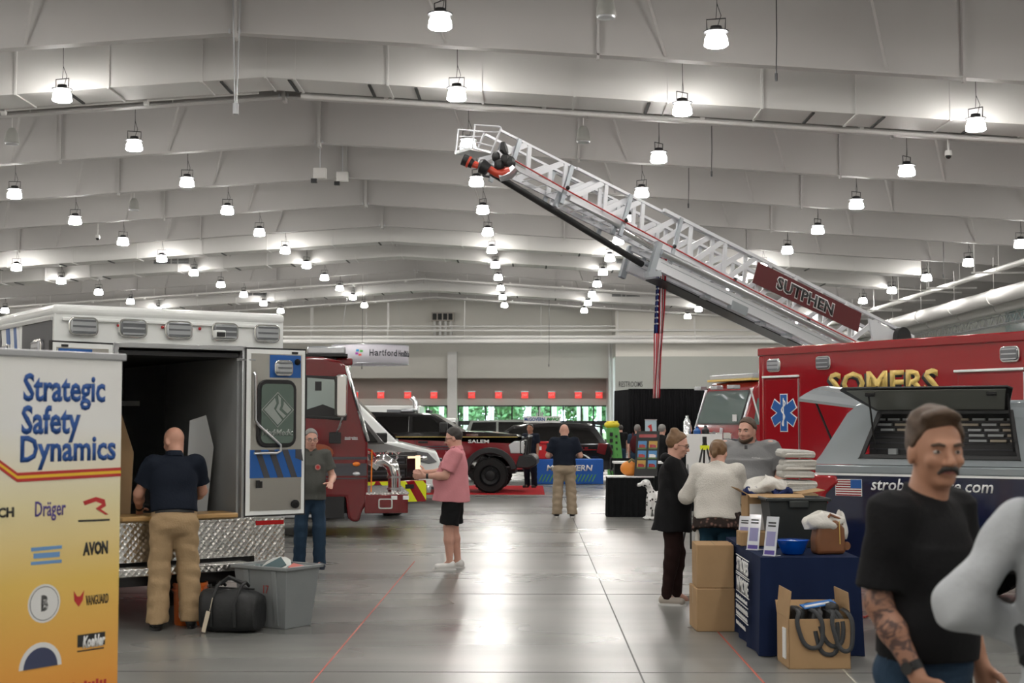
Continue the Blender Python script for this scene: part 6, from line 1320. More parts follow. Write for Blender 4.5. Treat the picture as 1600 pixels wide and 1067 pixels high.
pr = [('ell', (0, -.1, .28), (.11, .15, .24)), ('ell', (0, .02, .38), (.095, .1, .15)), ('cone', (0, .02, .46), (0, .09, .63), .075, .052), ('ell', (0, .13, .67), (.062, .085, .062)), ('cone', (0, .18, .65), (0, .27, .63), .042, .032)]
for s_ in (-1, 1): pr += [('cone', (s_*.06, .06, .36), (s_*.055, .09, .06), .05, .032), ('ell', (s_*.055, .12, .03), (.035, .06, .03)), ('ell', (s_*.1, -.12, .15), (.06, .15, .13)), ('ell', (s_*.11, .0, .035), (.035, .1, .035)), ('ell', (s_*.068, .1, .65), (.018, .035, .065))]
pr.append(('cone', (0, -.22, .08), (.1, -.4, .05), .025, .012))
dgb = blend('dog_body', spm, dg, pr, .011, .03); MB().ell((0, .3, .64), (.02, .015, .016), 10, 6).build('nose', 'black', dg)
for s_ in (-1, 1): MB().ell((s_*.035, .195, .695), (.011, .008, .011), 8, 6).build('eye', 'black', dg)
# easel with board
q = thing('easel', 'black folding easel with yellow clip in front of the white board', 'easel', (W(1101, 700, 19.6).x, 19.6, 0))
for a, b in (((0, 0, 1.56), (-.36, -.2, 0)), ((0, 0, 1.56), (.34, -.2, 0)), ((0, 0, 1.56), (0, .45, 0))): MB().tube([a, b], .014, 6).build('leg', 'black', q)
MB().box(-.06, .06, -.03, .03, 1.4, 1.46).build('clip', 'yellow_reflective', q); MB().cyl((0, 0, 1.5), (0, 0, 1.58), .03, n=8).build('head', 'black', q)
q = thing('white_board', 'blank white board standing behind the easel', 'board', (W(1101, 700, 20.1).x, 20.1, 0), 0); MB().box(-.26, .25, 0, .02, 1.0, 1.61).build('panel', 'print_white', q)
for x in (-.2, .2): MB().cyl((x, .03, 0), (x, .03, 1.58), .014, n=6).build('stand_leg', 'black', q)
# blue booth table with red cooler
c = G(833, 755); q = thing('booth_table', 'table with bright blue printed cloth before the black car', 'table', (c.x, 40.3, 0)); MB().box(.02, 1.96, .02, .74, .66, .69).build('tabletop', 'white_gloss', q)
for x in (.1, 1.88):
    for y in (.1, .66): MB().cyl((x, y, 0), (x, y, .66), .02, n=6).build('leg', 'dark_metal', q)
q2 = thing('tablecloth', 'bright blue tablecloth with white lettering and green slashes', 'tablecloth', (c.x, 40.3, 0)); MB().box(0, 1.98, 0, .76, .012, .705).build('cloth', mat('cloth_blue', (.01, .10, .42), .7), q2, bevel=.01)
text('printed_lettering', 'McGOVERN', 'print_white', q2, (.38, -.004, .38), X3, Z3, w=1.3, h=.17, bold=.03, shear=.15)
for i in range(16): MB().prism([(.15+i*.1, .08), (.18+i*.1, .08), (.28+i*.1, .28), (.25+i*.1, .28)], P, -.004, .002).build('printed_slash', mat('slash_green', (.1, .35, .05), .6), q2)
q = thing('cooler', 'red cool box standing on the bright blue table', 'cooler', (c.x+.02, 40.5, .706)); MB().box(0, .46, 0, .4, 0, .42).build('tub', mat('cooler_red', (.5, .01, .015), .35), q, bevel=.02); MB().box(-.01, .47, -.01, .41, .43, .5).build('lid', 'cooler_red', q, bevel=.02); MB().box(.1, .22, -.012, 0, .26, .36).build('label', 'print_white', q)
for x in (.06, .36): MB().box(x, x+.04, -.02, 0, .36, .46).build('latch', 'black', q)
c = W(818, 656, 46.2); q = thing('sign_board', 'white sign board with blue and green lettering above the black car', 'sign', (c.x, 46.2, 0)); MB().box(0, 1.2, 0, .03, 1.73, 1.94).build('board', 'print_white', q)
text('lettering', 'McGOVERN', 'print_blue', q, (.03, -.002, 1.78), X3, Z3, w=.66, h=.12, bold=.03); text('lettering', 'MHQ', mat('sign_green', (.03, .3, .06), .5), q, (.74, -.002, 1.78), X3, Z3, w=.42, h=.12, bold=.05, shear=.3)
for x in (.3, .9): MB().cyl((x, .05, 0), (x, .05, 1.9), .025, n=8).build('post', 'dark_metal', q)
for x in (.42, .5, .58): MB().box(x, x+.05, .04, .09, 1.94, 2.15+.1*math.sin(x*40)).build('antenna', 'dull_aluminium', q)
tag(MB().box(-4.6, G(851, 772).x, 34.75, 39.4, 0, .008).build('red_carpet', mat('carpet_red', (.42, .012, .016), .9, var=.1)), 'bright red carpet on the floor under the pickup', 'carpet')
# green and yellow inflatable, banner, chair, bar table, equipment
c = W(957, 700, 46); q = thing('inflatable_figure', 'green inflatable tower with yellow round top by the drapes', 'inflatable', (c.x, 46, 0)); mat('inflate_green', (.10, .36, .08), .5); mat('inflate_yellow', (.75, .62, .03), .5)
MB().loft([(Vector((.1, 0, 0)), .26), (Vector((.06, 0, .8)), .24), (Vector((0, 0, 1.55)), .21), (Vector((0, 0, 1.6)), .12)], 14).build('column', 'inflate_green', q); MB().ell((-.02, 0, 1.66), (.25, .2, .13), 16, 10).build('top_cushion', 'inflate_yellow', q)
for i in range(5):
    MB().box(-.1+.02*i*0, -.0, -.245, -.19, .5+i*.2, .62+i*.2).build('dark_window', 'black', q); MB().box(.08, .15, -.225, -.15, .45+i*.2, .53+i*.2).build('dark_window', 'black', q)
for i in range(5): a = i*1.26; MB().ell((-.02+.16*math.cos(a), .12*math.sin(a), 1.74), (.05, .05, .05), 8, 6).build('yellow_knob', 'inflate_yellow', q)
c = W(1017, 680, 50); q = thing('banner_stand', 'pale blue pull-up banner with red figure before the black drape', 'banner', (c.x, 50, 0)); MB().box(-.2, .2, 0, .01, .05, 1.82).build('printed_sheet', mat('pale_blue', (.45, .58, .66), .6), q); MB().box(-.22, .22, -.08, .08, 0, .05).build('base_case', 'aluminium', q); MB().prism([(-.08, 1.3), (.0, 1.4), (.03, 1.3), (.1, 1.2), (.05, 1.45), (.02, 1.68), (-.12, 1.6), (-.02, 1.5)], P, -.004, 0).build('printed_figure', 'print_red', q); MB().box(-.21, .21, -.01, .02, 1.81, 1.84).build('top_bar', 'aluminium', q)
c = W(975, 740, 34); q = thing('folding_chair', 'black folding chair behind the black-skirted table', 'chair', (c.x, 34, 0), .3); MB().box(-.25, .25, -.22, .22, .42, .45).build('seat', 'black_cloth', q); MB().box(-.25, .25, .2, .22, .6, .9).build('backrest', 'black_cloth', q)
for s_ in (-1, 1):
    MB().tube([(s_*.26, -.22, 0), (s_*.26, .22, .6), (s_*.26, .22, .92)], .015, 6).build('leg', 'dark_metal', q); MB().tube([(s_*.26, .22, 0), (s_*.26, -.22, .6)], .015, 6).build('leg', 'dark_metal', q); MB().box(s_*.26-.03, s_*.26+.03, -.24, .22, .6, .625).build('armrest', 'black', q)
q2 = thing('cushion', 'blue and white cushion lying on the folding chair', 'cushion', (c.x, 33.95, .451)); MB().ell((0, 0, .16), (.17, .14, .16), 14, 10).build('pillow', mat('cushion_blue', (.06, .10, .2), .7), q2)
for s_ in (-1, 1): MB().ell((s_*.18, -.02, .2), (.09, .09, .09), 12, 8).build('white_end', 'print_white', q2)
c = W(985, 720, 30.5); q = thing('table', 'plain white-topped folding table behind the picture rack', 'table', (c.x, 30.5, 0)); MB().box(-.35, 1.4, 0, .7, .88, .92).build('tabletop', 'white_vinyl', q); MB().box(-.33, 1.38, .02, .68, .3, .88).build('skirt', 'black_cloth', q)
for x in (-.28, 1.3): MB().cyl((x, .1, 0), (x, .1, .9), .02, n=6).build('leg', 'dark_metal', q)
c = W(1095, 690, 28.5); q = thing('equipment_stand', 'stand with chrome and blue air cylinders beside the ladder truck', 'equipment stand', (c.x, 28.5, 0)); MB().box(-.4, .5, 0, .6, 0, 1.28).build('cabinet', 'black_cloth', q)
for i, (x, h, m) in enumerate(((-.25, .62, 'chrome'), (-.05, .4, 'blue_vinyl'), (.12, .42, 'dark_metal'), (.28, .3, 'chrome'))): MB().lathe([(.06, 0), (.075, .02), (.075, h*.8), (.03, h*.92), (.03, h)], 12, (x, .2, 1.28)).build('air_cylinder', m, q)
MB().box(-.38, .45, -.01, .0, 1.2, 1.26).build('red_edge', 'red_gloss', q)
# ================================================================ PEOPLE
def V3(*a): return np.array(a, float)
def rx_(a): c, s = math.cos(a), math.sin(a); return np.array(((1, 0, 0), (0, c, -s), (0, s, c)))
def rz_m(a): c, s = math.cos(a), math.sin(a); return np.array(((c, -s, 0), (s, c, 0), (0, 0, 1)))
def ry_m(a): c, s = math.cos(a), math.sin(a); return np.array(((c, 0, s), (0, 1, 0), (-s, 0, c)))
def unit(v): v = np.array(v, float); return v/np.linalg.norm(v)
def person(lab, loc, rz, H=1.75, vox=.011, skin='skin_a', bulk=1.0, belly=0.0, lean=0, head=(0, 0, 0), arms=None, palms=None, curl=.35, feet=None, shirt=None, legs=None, shoe='shoe_black', sole=None, hair=None, belt=None, watch=None, glasses=False, facial=None, collar=None, face=True, shoes=True):
    R = thing('person', lab, 'person', (loc[0], loc[1], 0), rz); s = H/1.75; b = bulk; ln = math.radians(lean)
    RL = rx_(-ln); piv = V3(0, 0, .95*s)
    T = lambda x, y, z: RL @ (V3(x, y, z)*s-piv)+piv
    hc = T(0, .03, 1.616-.06*max(0, b-1)); yaw, pit, til = [math.radians(v) for v in head]; RH = RL @ rz_m(yaw) @ rx_(-pit) @ ry_m(til)
    if lean: RH = rx_(-ln*.4) @ rz_m(yaw) @ rx_(-pit) @ ry_m(til)
    HD = lambda x, y, z: hc+RH @ (V3(x, y, z)*s*1.05)
    A3 = RH; hs_ = s*1.05
    sw = .18*b**.5; shR, shL = T(sw, -.012, 1.42), T(-sw, -.012, 1.42)
    arms = arms or (((.12, 0, -.99), (.05, .25, -.95)), ((-.12, 0, -.99), (-.05, .25, -.95))); palms = palms or ((-1, 0, 0), (1, 0, 0)); feet = feet or ((.11, 0), (-.11, 0))
    bp = []; J = {}
    # head
    bp += [('ell', HD(0, -.010, .024), V3(.076, .094, .092)*hs_, A3), ('ell', HD(0, .028, -.032), V3(.060*b**.25, .060, .080)*hs_, A3), ('ell', HD(0, .056, -.09), V3(.034*b**.4, .03, .022)*hs_, A3, 'm'), ('ell', HD(0, .076, .022), V3(.05, .018, .011)*hs_, A3, 'm'),
           ('cone', HD(0, .088, .008), HD(0, .112, -.030), .008*s, .0135*s, 'm'), ('cone', HD(-.014, .098, -.035), HD(.014, .098, -.035), .0085*s, .0085*s, 'm'), ('ell', HD(0, .088, -.0635), V3(.024, .010, .010)*hs_, A3, 'm')]
    for e in (-1, 1): bp += [('ell', HD(e*.079, -.006, -.014), V3(.010, .019, .032)*hs_, A3, 'm'), ('ell', HD(e*.042, .064, -.028), V3(.02, .02, .018)*hs_, A3, 'm')]
    bp.append(('cone', T(0, -.012, 1.42), HD(0, -.015, -.06), .070*s*b**.6, .062*s*b**.5))
    # trunk, kept just inside the clothes
    bp += [('ell', T(0, 0, 1.27), V3(.165*b, .105*b, .2)*s), ('cone', T(-sw+.03, -.01, 1.40), T(sw-.03, -.01, 1.40), .06*s, .06*s), ('ell', T(0, .02, 1.06), V3(.145*b, .1*b+belly*.8, .16)*s), ('ell', V3(0, -.01, .92)*s, V3(.15*b, .105*b, .11)*s)]
    bl = b**.6
    for i, (sd, sh) in enumerate(((1, shR), (-1, shL))):
        d1, d2 = unit(arms[i][0]), unit(arms[i][1]); el = sh+d1*.295*s; wr = el+d2*.25*s; J[sd] = (sh, el, wr, d1, d2)
        bp += [('cone', sh, el, .052*s*bl, .041*s*bl), ('cone', el, el+d2*.09*s, .042*s*bl, .043*s*bl), ('cone', el+d2*.09*s, wr, .042*s*bl, .027*s)]
        n = np.array(palms[i], float); n = unit(n-d2*(n@d2)); w = np.cross(d2, n)
        if vox < .016:
            A = np.stack([d2, w, n], 1); bp.append(('ell', wr+d2*.05*s, V3(.052, .041, .017)*s, A))
            hp = wr+d2*.085*s
            for q, (o, L) in enumerate(((-.031, .066), (-.0105, .078), (.0105, .074), (.031, .058))):
                base = hp+w*o*s; d = d2
                for sg in range(3):
                    d = unit(d*math.cos(curl)+n*math.sin(curl)) if sg else unit(d*math.cos(curl*.5)+n*math.sin(curl*.5)+w*o*2.5); nx = base+d*L*s*(.42, .32, .26)[sg]; bp.append(('cone', base, nx, (.0105-.001*sg)*s, (.0098-.001*sg)*s, 'f')); base = nx
            th = -1 if (np.cross(d2, n)@np.array((0, 1, 0.3))) < 0 else 1
            base = wr+d2*.025*s+w*th*.032*s; d = unit(d2*.6+w*th*.75+n*.3)
            for sg in range(2): nx = base+d*(.042, .034)[sg]*s; bp.append(('cone', base, nx, .0135*s, .011*s, 'f')); base = nx; d = unit(d+d2*.5)
        else: bp.append(('cone', wr, wr+d2*.13*s, .033*s, .024*s))
    hips = {}
    for i, sd in enumerate((1, -1)):
        fx, fy = feet[i]; hp = V3(sd*.085*b**.5, -.005, .90)*s; an = V3(fx, fy-.02, .085)*s; kn = (hp+an)/2+V3(sd*.008, .035, .02)*s; hips[sd] = (hp, kn, an)
        bp += [('cone', hp, kn, .078*s*bl, .055*s*bl), ('cone', kn, kn+(an-kn)*.35, .054*s*bl, .056*s*bl), ('cone', kn+(an-kn)*.35, an, .055*s*bl, .036*s), ('cone', an, an+V3(0, .1, -.045)*s, .036*s, .03*s)]
    isf = lambda p: isinstance(p[-1], str)
    f = SDF([p for p in bp if not isf(p)], vox, k=.028*s, pad=.13)
    for p in bp:
        if isf(p): f.union(p[:-1] if p[0] == 'ell' else p, (.008 if p[-1] == 'f' else .014)*s)
    for e in (-1, 1):
        if face: f.cut(('ell', HD(e*.032, .094, .001), V3(.018, .016, .009)*hs_, A3), .006)
    body = f.mesh('body', skin, R)
    if face:
        for e in (-1, 1):
            o = MB().ell(HD(e*.032, .0755, .0), V3(.0125, .0115, .0075)*s, 10, 8, list(RH.T)).build('eye', 'eye_white', R); MB().ell(HD(e*.032, .0835, .0005), V3(.0055, .004, .0058)*s, 8, 6, list(RH.T)).build('iris', 'eye_dark', o)
            MB().loft([(Vector(HD(e*.052, .078, .020)), .004*s), (Vector(HD(e*.034, .092, .025)), .006*s), (Vector(HD(e*.014, .094, .020)), .005*s)], 6).build('eyebrow', (hair or {}).get('m', 'hair_brown'), R)
        MB().loft([(Vector(HD(-.024, .09, -.062)), .003*s), (Vector(HD(0, .098, -.061)), .006*s), (Vector(HD(.024, .09, -.062)), .003*s)], 6).build('lips', mat('lip', (.36, .13, .11), .5), R)
    if facial:
        if facial[0] == 'moustache': MB().loft([(Vector(HD(-.032, .085, -.066)), .005*s), (Vector(HD(-.02, .099, -.050)), .009*s), (Vector(HD(0, .106, -.046)), .009*s), (Vector(HD(.02, .099, -.050)), .009*s), (Vector(HD(.032, .085, -.066)), .005*s)], 8).build('moustache', facial[1], R)
        else:
            f = SDF([('ell', HD(0, .034, -.062), V3(.067*b**.25, .069, .058)*hs_, A3), ('ell', HD(0, .06, -.092), V3(.042, .036, .03)*hs_, A3)], max(.006, vox*.7), k=.02); f.cut(('ell', HD(0, .1, -.06), V3(.03, .03, .014)*hs_, A3)); f.plane(HD(0, 0, -.038), RH @ V3(0, .5, 1)); f.plane(HD(0, .0, 0), RH @ V3(0, -1, 0)); f.mesh('beard', facial[1], R)
    if glasses:
        for e in (-1, 1):
            fn = lambda a, c_, k_: Vector(HD(e*.033+a, .1+k_, .0+c_)); MB().tube([fn(.022*math.cos(t*.5236), .017*math.sin(t*.5236), 0) for t in range(13)], .0022*s, 5).build('glasses_rim', 'black', R); MB().tube([HD(e*.055, .1, .004), HD(e*.076, .05, .004), HD(e*.08, -.005, .0)], .0022*s, 5).build('glasses_arm', 'black', R)
        MB().tube([HD(-.011, .102, .004), HD(.011, .102, .004)], .002*s, 5).build('glasses_bridge', 'black', R)
    if hair:
        k = hair['k']; g = .009 if k != 'stubble' else .004; hv = max(.007, vox*.75)
        pr = [('ell', HD(0, -.012, .030), V3(.076+g, .094+g, .092+g*1.2)*hs_, A3)]
        if k == 'quiff': pr += [('ell', HD(.01, .055, .105), V3(.062, .05, .028)*hs_, A3), ('ell', HD(0, -.02, .085), V3(.078, .085, .058)*hs_, A3)]
        if k == 'bun': pr += [('ell', HD(0, -.06, .115), V3(.05, .05, .042)*hs_, A3), ('ell', HD(0, -.07, .03), V3(.072, .055, .08)*hs_, A3)]
        if k == 'tail': pr += [('ell', HD(0, -.1, .03), V3(.045, .045, .05)*hs_, A3), ('ell', HD(0, -.12, -.03), V3(.028, .03, .06)*hs_, A3)]
        f = SDF(pr, hv, k=.02)
        f.plane(HD(0, .043, .066) if k != 'quiff' else HD(0, .052, .066), RH @ V3(0, 1, -.8)); low = -.045 if k in ('bun', 'tail') else -.035
        f.plane(HD(0, -.05, low-.02), RH @ V3(0, .75, -1))
        if k == 'stubble' and hair.get('bald'): f.cut(('ell', HD(0, .02, .12), V3(.09, .12, .07)*hs_, A3))
        f.ripple(.0025 if k != 'quiff' else .004, (70, 45, 40)); f.mesh('hair', hair['m'], R)
    if shirt:
        sh_ = shirt; g = sh_.get('g', .02); hem = sh_.get('hem', .86); fl = sh_.get('flare', 0.0)
        pr = [('ell', T(0, 0, 1.27), V3(.168*b+g, .112*b+g, .205)*s), ('cone', T(-sw+.02, -.012, 1.402), T(sw-.02, -.012, 1.402), .062*s+g*.6, .062*s+g*.6), ('ell', T(0, .02+belly*.25, 1.07), V3(.15*b+g, .102*b+belly+g*.6, .19)*s),
              ('econe', T(0, .005+belly*.2, 1.30), T(0, .0+belly*.2, hem), ((.155*b+g)*s, (.10*b+g*.6+belly*.3)*s), ((.165*b+g+fl)*s, (.118*b+g+belly*.7+fl)*s), (1, 0, 0)), ('cone', T(0, -.012, 1.40), T(0, -.015, 1.50), .075*s*b**.4, .066*s*b**.4)]
        for sd in (1, -1):
            shd, el, wr, d1, d2 = J[sd]; sl = sh_.get('sleeve', .6); q = .062*s*bl+g*.35
            if sl <= 1: pr.append(('fcone', shd-d1*.02, shd+d1*.295*s*sl, q, q*1.08+.004)); pr.append(('cone', shd-d1*.0, shd+d1*.1*s, q, q))
            else: pr += [('cone', shd, el, q, q*.92), ('fcone', el-d2*.01, wr-d2*.0, q*.92, .042*s+g*.2), ('cone', el, el+d2*.08, q*.92, q*.85)]
        f = SDF(pr, vox, k=.035*s); f.plane(T(0, .0, 1.485), RL @ V3(0, .35, 1)); f.plane(T(0, 0, hem), RL @ V3(0, 0, -1)); f.ripple(sh_.get('rip', .004), (22, 19, 13), sh_.get('ph', 0)); so_ = f.mesh(sh_.get('name', 'shirt'), sh_['m'], R)
        if collar: 
            c0, c1 = T(0, -.014, 1.452), T(0, -.004, 1.512); f = SDF([('fcone', c0, c1, .085*s*b**.4, .072*s*b**.4)], max(.007, vox*.8), k=.01); f.cut(('fcone', c0-(c1-c0), c1+(c1-c0), .066*s*b**.4, .063*s*b**.4)); f.cut(('cone', T(0, .08, 1.42), T(0, .075, 1.55), .018*s, .03*s)); f.mesh('collar', collar, R)
            MB().box(-.014*s, .014*s, 0, .006, -.13*s, 0).build('button_placket', collar, R).matrix_local = Matrix.Translation(T(0, .1*b, 1.44)) @ Matrix.Rotation(-ln-.2, 4, 'X') if face else Matrix.Translation(T(0, 0, 1.3))
    if legs:
        g = legs.get('g', .016); top = legs.get('top', 1.0)
        pr = [('econe', T(0, belly*.3, top), V3(0, belly*.15, .88)*s, ((.148*b+g)*s, (.105*b+g*.5+belly*.55)*s), ((.158*b+g)*s, (.112*b+g*.6+belly*.2)*s), (1, 0, 0)), ('ell', V3(0, -.012, .9)*s, V3(.155*b+g, .118*b+g, .13)*s)]
        for sd in (1, -1):
            hp, kn, an = hips[sd]; q = g*s
            if legs.get('short'): pr.append(('fcone', hp, hp+(kn-hp)*.9, .082*s*bl+q, .088*s*bl+q)); pr.append(('cone', hp, hp+(kn-hp)*.4, .084*s*bl+q, .084*s*bl+q))
            else: pr += [('cone', hp, kn, .084*s*bl+q, .06*s*bl+q), ('fcone', kn+(hp-kn)*.1, an+(an-kn)*.1, .06*s*bl+q, (.045*s+q)*legs.get('cuff', 1.15)), ('cone', kn, kn+(an-kn)*.3, .06*s*bl+q, .058*s*bl+q)]
        f = SDF(pr, vox, k=.025*s); f.plane(T(0, 0, top), RL @ V3(0, 0, 1))
        if not legs.get('short'): f.plane((0, 0, .06*s), (0, 0, -1))
        f.ripple(legs.get('rip', .004), (18, 20, 24), 2.1); f.mesh(legs.get('name', 'trousers'), legs['m'], R)
    if belt:
        MB().lathe([(1, -.018), (1.02, -.018), (1.02, .018), (1, .018)], 28).build('belt', belt, R).matrix_local = Matrix.Translation(T(0, belly*.3, (legs or {}).get('top', 1.0)-.02)) @ Matrix.Rotation(-ln, 4, 'X') @ Matrix.Diagonal(((.152*b+.022)*s, (.108*b+.016+belly*.55)*s, 1, 1))
    if watch:
        shd, el, wr, d1, d2 = J[watch]; MB().cyl(wr-d2*.045*s, wr-d2*.015*s, .033*s, n=14).build('wristwatch', 'black', R); MB().lathe([(.02*s, 0), (.02*s, .01*s)], 14, wr-d2*.03*s+unit(np.cross(d2, (0, 0, 1)))*.03*s, unit(np.cross(d2, (0, 0, 1)))).build('watch_face', 'black_gloss', R)
    if shoes:
        for i, sd in enumerate((1, -1)):
            fx, fy = feet[i]; tx = sd*.025
            f = SDF([('cone', V3(fx, fy-.055, .05)*s, V3(fx+tx, fy+.13, .04)*s, .043*s, .04*s), ('ell', V3(fx, fy-.03, .075)*s, V3(.042, .05, .045)*s)], min(vox, .012), k=.03); f.plane((0, 0, .012), (0, 0, -1)); so_ = f.mesh('shoe', shoe, R)
            pts = [(fx*s+(.046*math.cos(t*.2618)+tx*(.5+.5*math.sin(t*.2618)))*s, (fy+.038)*s+.142*s*math.sin(t*.2618)) for t in range(24)]; MB().prism(pts, lambda a, b_, c_: (a, b_, c_), 0, .024*s).build('sole', sole or shoe, so_)
    R['_j'] = 0; del R['_j']
    return R, J, T, HD, body
mat('skin_a', (.52, .27, .19), .5, var=.08, vscale=20); mat('skin_b', (.60, .33, .25), .5, var=.08, vscale=20); mat('skin_c', (.42, .21, .13), .5, var=.08, vscale=20); mat('eye_white', (.42, .38, .35), .3); mat('eye_dark', (.03, .02, .015), .1)
mat('hair_brown', (.075, .043, .024), .55, bump=.35, bscale=260, var=.3, vscale=60); mat('hair_grey', (.24, .23, .22), .6, bump=.3, bscale=260, var=.25, vscale=60); mat('hair_dark', (.03, .025, .022), .55, bump=.35, bscale=260, var=.3, vscale=60); mat('hair_blonde', (.16, .085, .036), .5, bump=.3, bscale=260, var=.4, vscale=45)
mat('cloth_dark_navy', (.010, .014, .024), .8, bump=.25, bscale=50); mat('khaki_cloth', (.38, .265, .15), .85, bump=.3, bscale=60); mat('stone_cloth', (.35, .28, .20), .85, bump=.3, bscale=60); mat('cloth_pink', (.62, .25, .28), .8, bump=.25, bscale=50); mat('cloth_olive_grey', (.085, .088, .08), .85, bump=.25, bscale=50); mat('cloth_grey', (.22, .22, .225), .85, bump=.25, bscale=50)
mat('denim', (.024, .046, .078), .85, bump=.35, bscale=70, var=.2); mat('denim_teal', (.012, .04, .065), .85); mat('cloth_black', (.010, .010, .011), .8, bump=.25, bscale=50); mat('legging', (.022, .010, .009), .8); mat('knit_white', (.60, .575, .53), .95, bump=.6, bscale=80, var=.06); mat('cloth_light_grey', (.46, .48, .50), .85, bump=.25, bscale=40)
mat('shoe_black', (.015, .014, .014), .5); mat('shoe_white', (.72, .71, .69), .5); mat('shoe_beige', (.42, .37, .32), .6); mat('shoe_navy', (.02, .03, .05), .6)
# 1 man working at the ambulance
c = G(266, 984)
R, J, T, HD, _ = person('bald man in navy polo and khaki trousers bending into the ambulance', (c.x, c.y+.08), .30, 1.775, .011, 'skin_a', 1.05, .02, 12, (34, 18, 0), (((.22, .45, -.86), (-.25, .9, -.35)), ((-.36, .22, -.90), (.05, .80, -.58))), ((-1, 0, 0), (.6, 0, -.8)), .5, ((.15, .02), (-.13, -.03)), dict(m='cloth_dark_navy', hem=.99, g=.024, sleeve=.72, rip=.005), dict(m='khaki_cloth', g=.028, top=1.01, rip=.006, cuff=1.3), 'shoe_black', None, None, 'black', -1, False, None, 'cloth_dark_navy', False)
# 2 man in grey polo
c = G(484, 888)
R, J, T, HD, _ = person('grey-haired man in olive grey polo and jeans beside the ambulance door', (c.x, c.y), math.pi+.22, 1.70, .011, 'skin_b', 1.02, .03, 0, (8, 4, 0), (((.3, .1, -.94), (-.3, .9, -.1)), ((-.33, -.05, -.94), (.15, .85, -.25))), ((-.3, 0, -1), (.4, .2, -.9)), .2, ((.13, 0), (-.12, .03)), dict(m='cloth_olive_grey', hem=.86, g=.026, sleeve=.66), dict(m='denim', g=.018, cuff=1.25), 'shoe_navy', None, dict(k='short', m='hair_grey'), None, None, True, None, 'cloth_olive_grey')
p_ = T(-.08, .148, 1.27); MB().lathe([(.035, 0), (.036, .004)], 16, p_, (0, 1, 0)).build('chest_emblem', mat('emblem_red', (.45, .2, .18), .6), R); MB().lathe([(.02, .003), (.02, .006)], 12, p_, (0, 1, 0)).build('emblem_centre', 'print_red', R)
# 3 man in pink
c = G(708, 889)
R, J, T, HD, _ = person('man in pink polo and black shorts holding both hands out', (c.x, c.y), math.pi/2-.05, 1.73, .010, 'skin_b', 1.16, .085, -3, (0, 16, 0), (((.12, .55, -.83), (.1, .97, .0)), ((-.12, .38, -.92), (.1, .98, -.02))), ((-.8, 0, .5), (.9, 0, .3)), .15, ((.11, -.03), (-.11, .05)), dict(m='cloth_pink', hem=.83, g=.03, sleeve=.78, flare=.012, rip=.004), dict(m='cloth_black', short=True, g=.022, name='shorts', top=.96), 'shoe_white', 'shoe_white', dict(k='short', m='hair_dark'), None, -1, True, None, 'cloth_pink')
MB().tube([T(-.075, .0, 1.50), T(-.06, .11, 1.40), T(-.01, .19, 1.25), T(0, .215, 1.1)], .006, 5).build('lanyard', 'cloth_black', R)
# 4 bald man seen from behind
c = G(882, 808)
R, J, T, HD, _ = person('bald man in navy polo and stone trousers standing alone with back turned', (c.x, c.y), 0.0, 1.75, .013, 'skin_b', 1.14, .02, 2, (0, 14, 0), (((.38, .05, -.92), (-.3, .9, .05)), ((-.38, .05, -.92), (.3, .9, .05))), ((-1, 0, 0), (1, 0, 0)), .6, ((.14, 0), (-.14, .02)), dict(m='cloth_dark_navy', hem=.96, g=.026, sleeve=.78), dict(m='stone_cloth', g=.026, top=.98, cuff=1.35, rip=.006), 'shoe_black', 'shoe_white', None, 'black', None, False, None, 'cloth_dark_navy', False)
# 5 man behind the pickup bonnet
c = W(829, 700, 38.3)
person('man in dark uniform standing behind the pickup bonnet', (c.x, c.y), math.pi-.5, 1.72, .018, 'skin_c', 1.05, .02, 0, (10, 0, 0), None, None, .3, None, dict(m='cloth_dark_navy', hem=.9, sleeve=.7), dict(m='cloth_dark_navy', g=.024), 'shoe_black', None, dict(k='short', m='hair_dark'))
# 6 woman in black
c = G(1051, 944)
R, J, T, HD, _ = person('woman in black hoodie with glasses and blonde bun', (c.x, c.y), -math.pi/2-.12, 1.70, .010, 'skin_b', 1.12, .03, 3, (-6, 12, 0), (((.15, .42, -.90), (-.25, .88, .42)), ((-.15, .45, -.9), (.2, .9, .35))), ((-.9, 0, -.3), (.9, 0, -.3)), .55, ((.10, -.04), (-.10, .06)), dict(m='cloth_black', hem=.74, g=.032, sleeve=2, flare=.02, rip=.005, name='hoodie'), dict(m='legging', g=.010, cuff=.95, top=.98, name='leggings'), 'shoe_beige', 'shoe_white', dict(k='bun', m='hair_blonde'), None, None, True)
f = SDF([('ell', T(0, -.075, 1.47), V3(.1, .07, .055))], .01); f.cut(('ell', T(0, -.02, 1.52), V3(.07, .06, .06))); f.mesh('hood', 'cloth_black', R)
MB().tube([T(.03, .135, 1.42), T(.04, .165, 1.2), T(.05, .17, .95), T(.05, .165, .76)], .007, 5).build('zip', 'dull_aluminium', R)
glyph_bars('shirt_lettering', 'print_white', R, T(.1, .172, 1.24), (-1, 0, 0), (0, 0, 1), .13, .025, 6, .006)
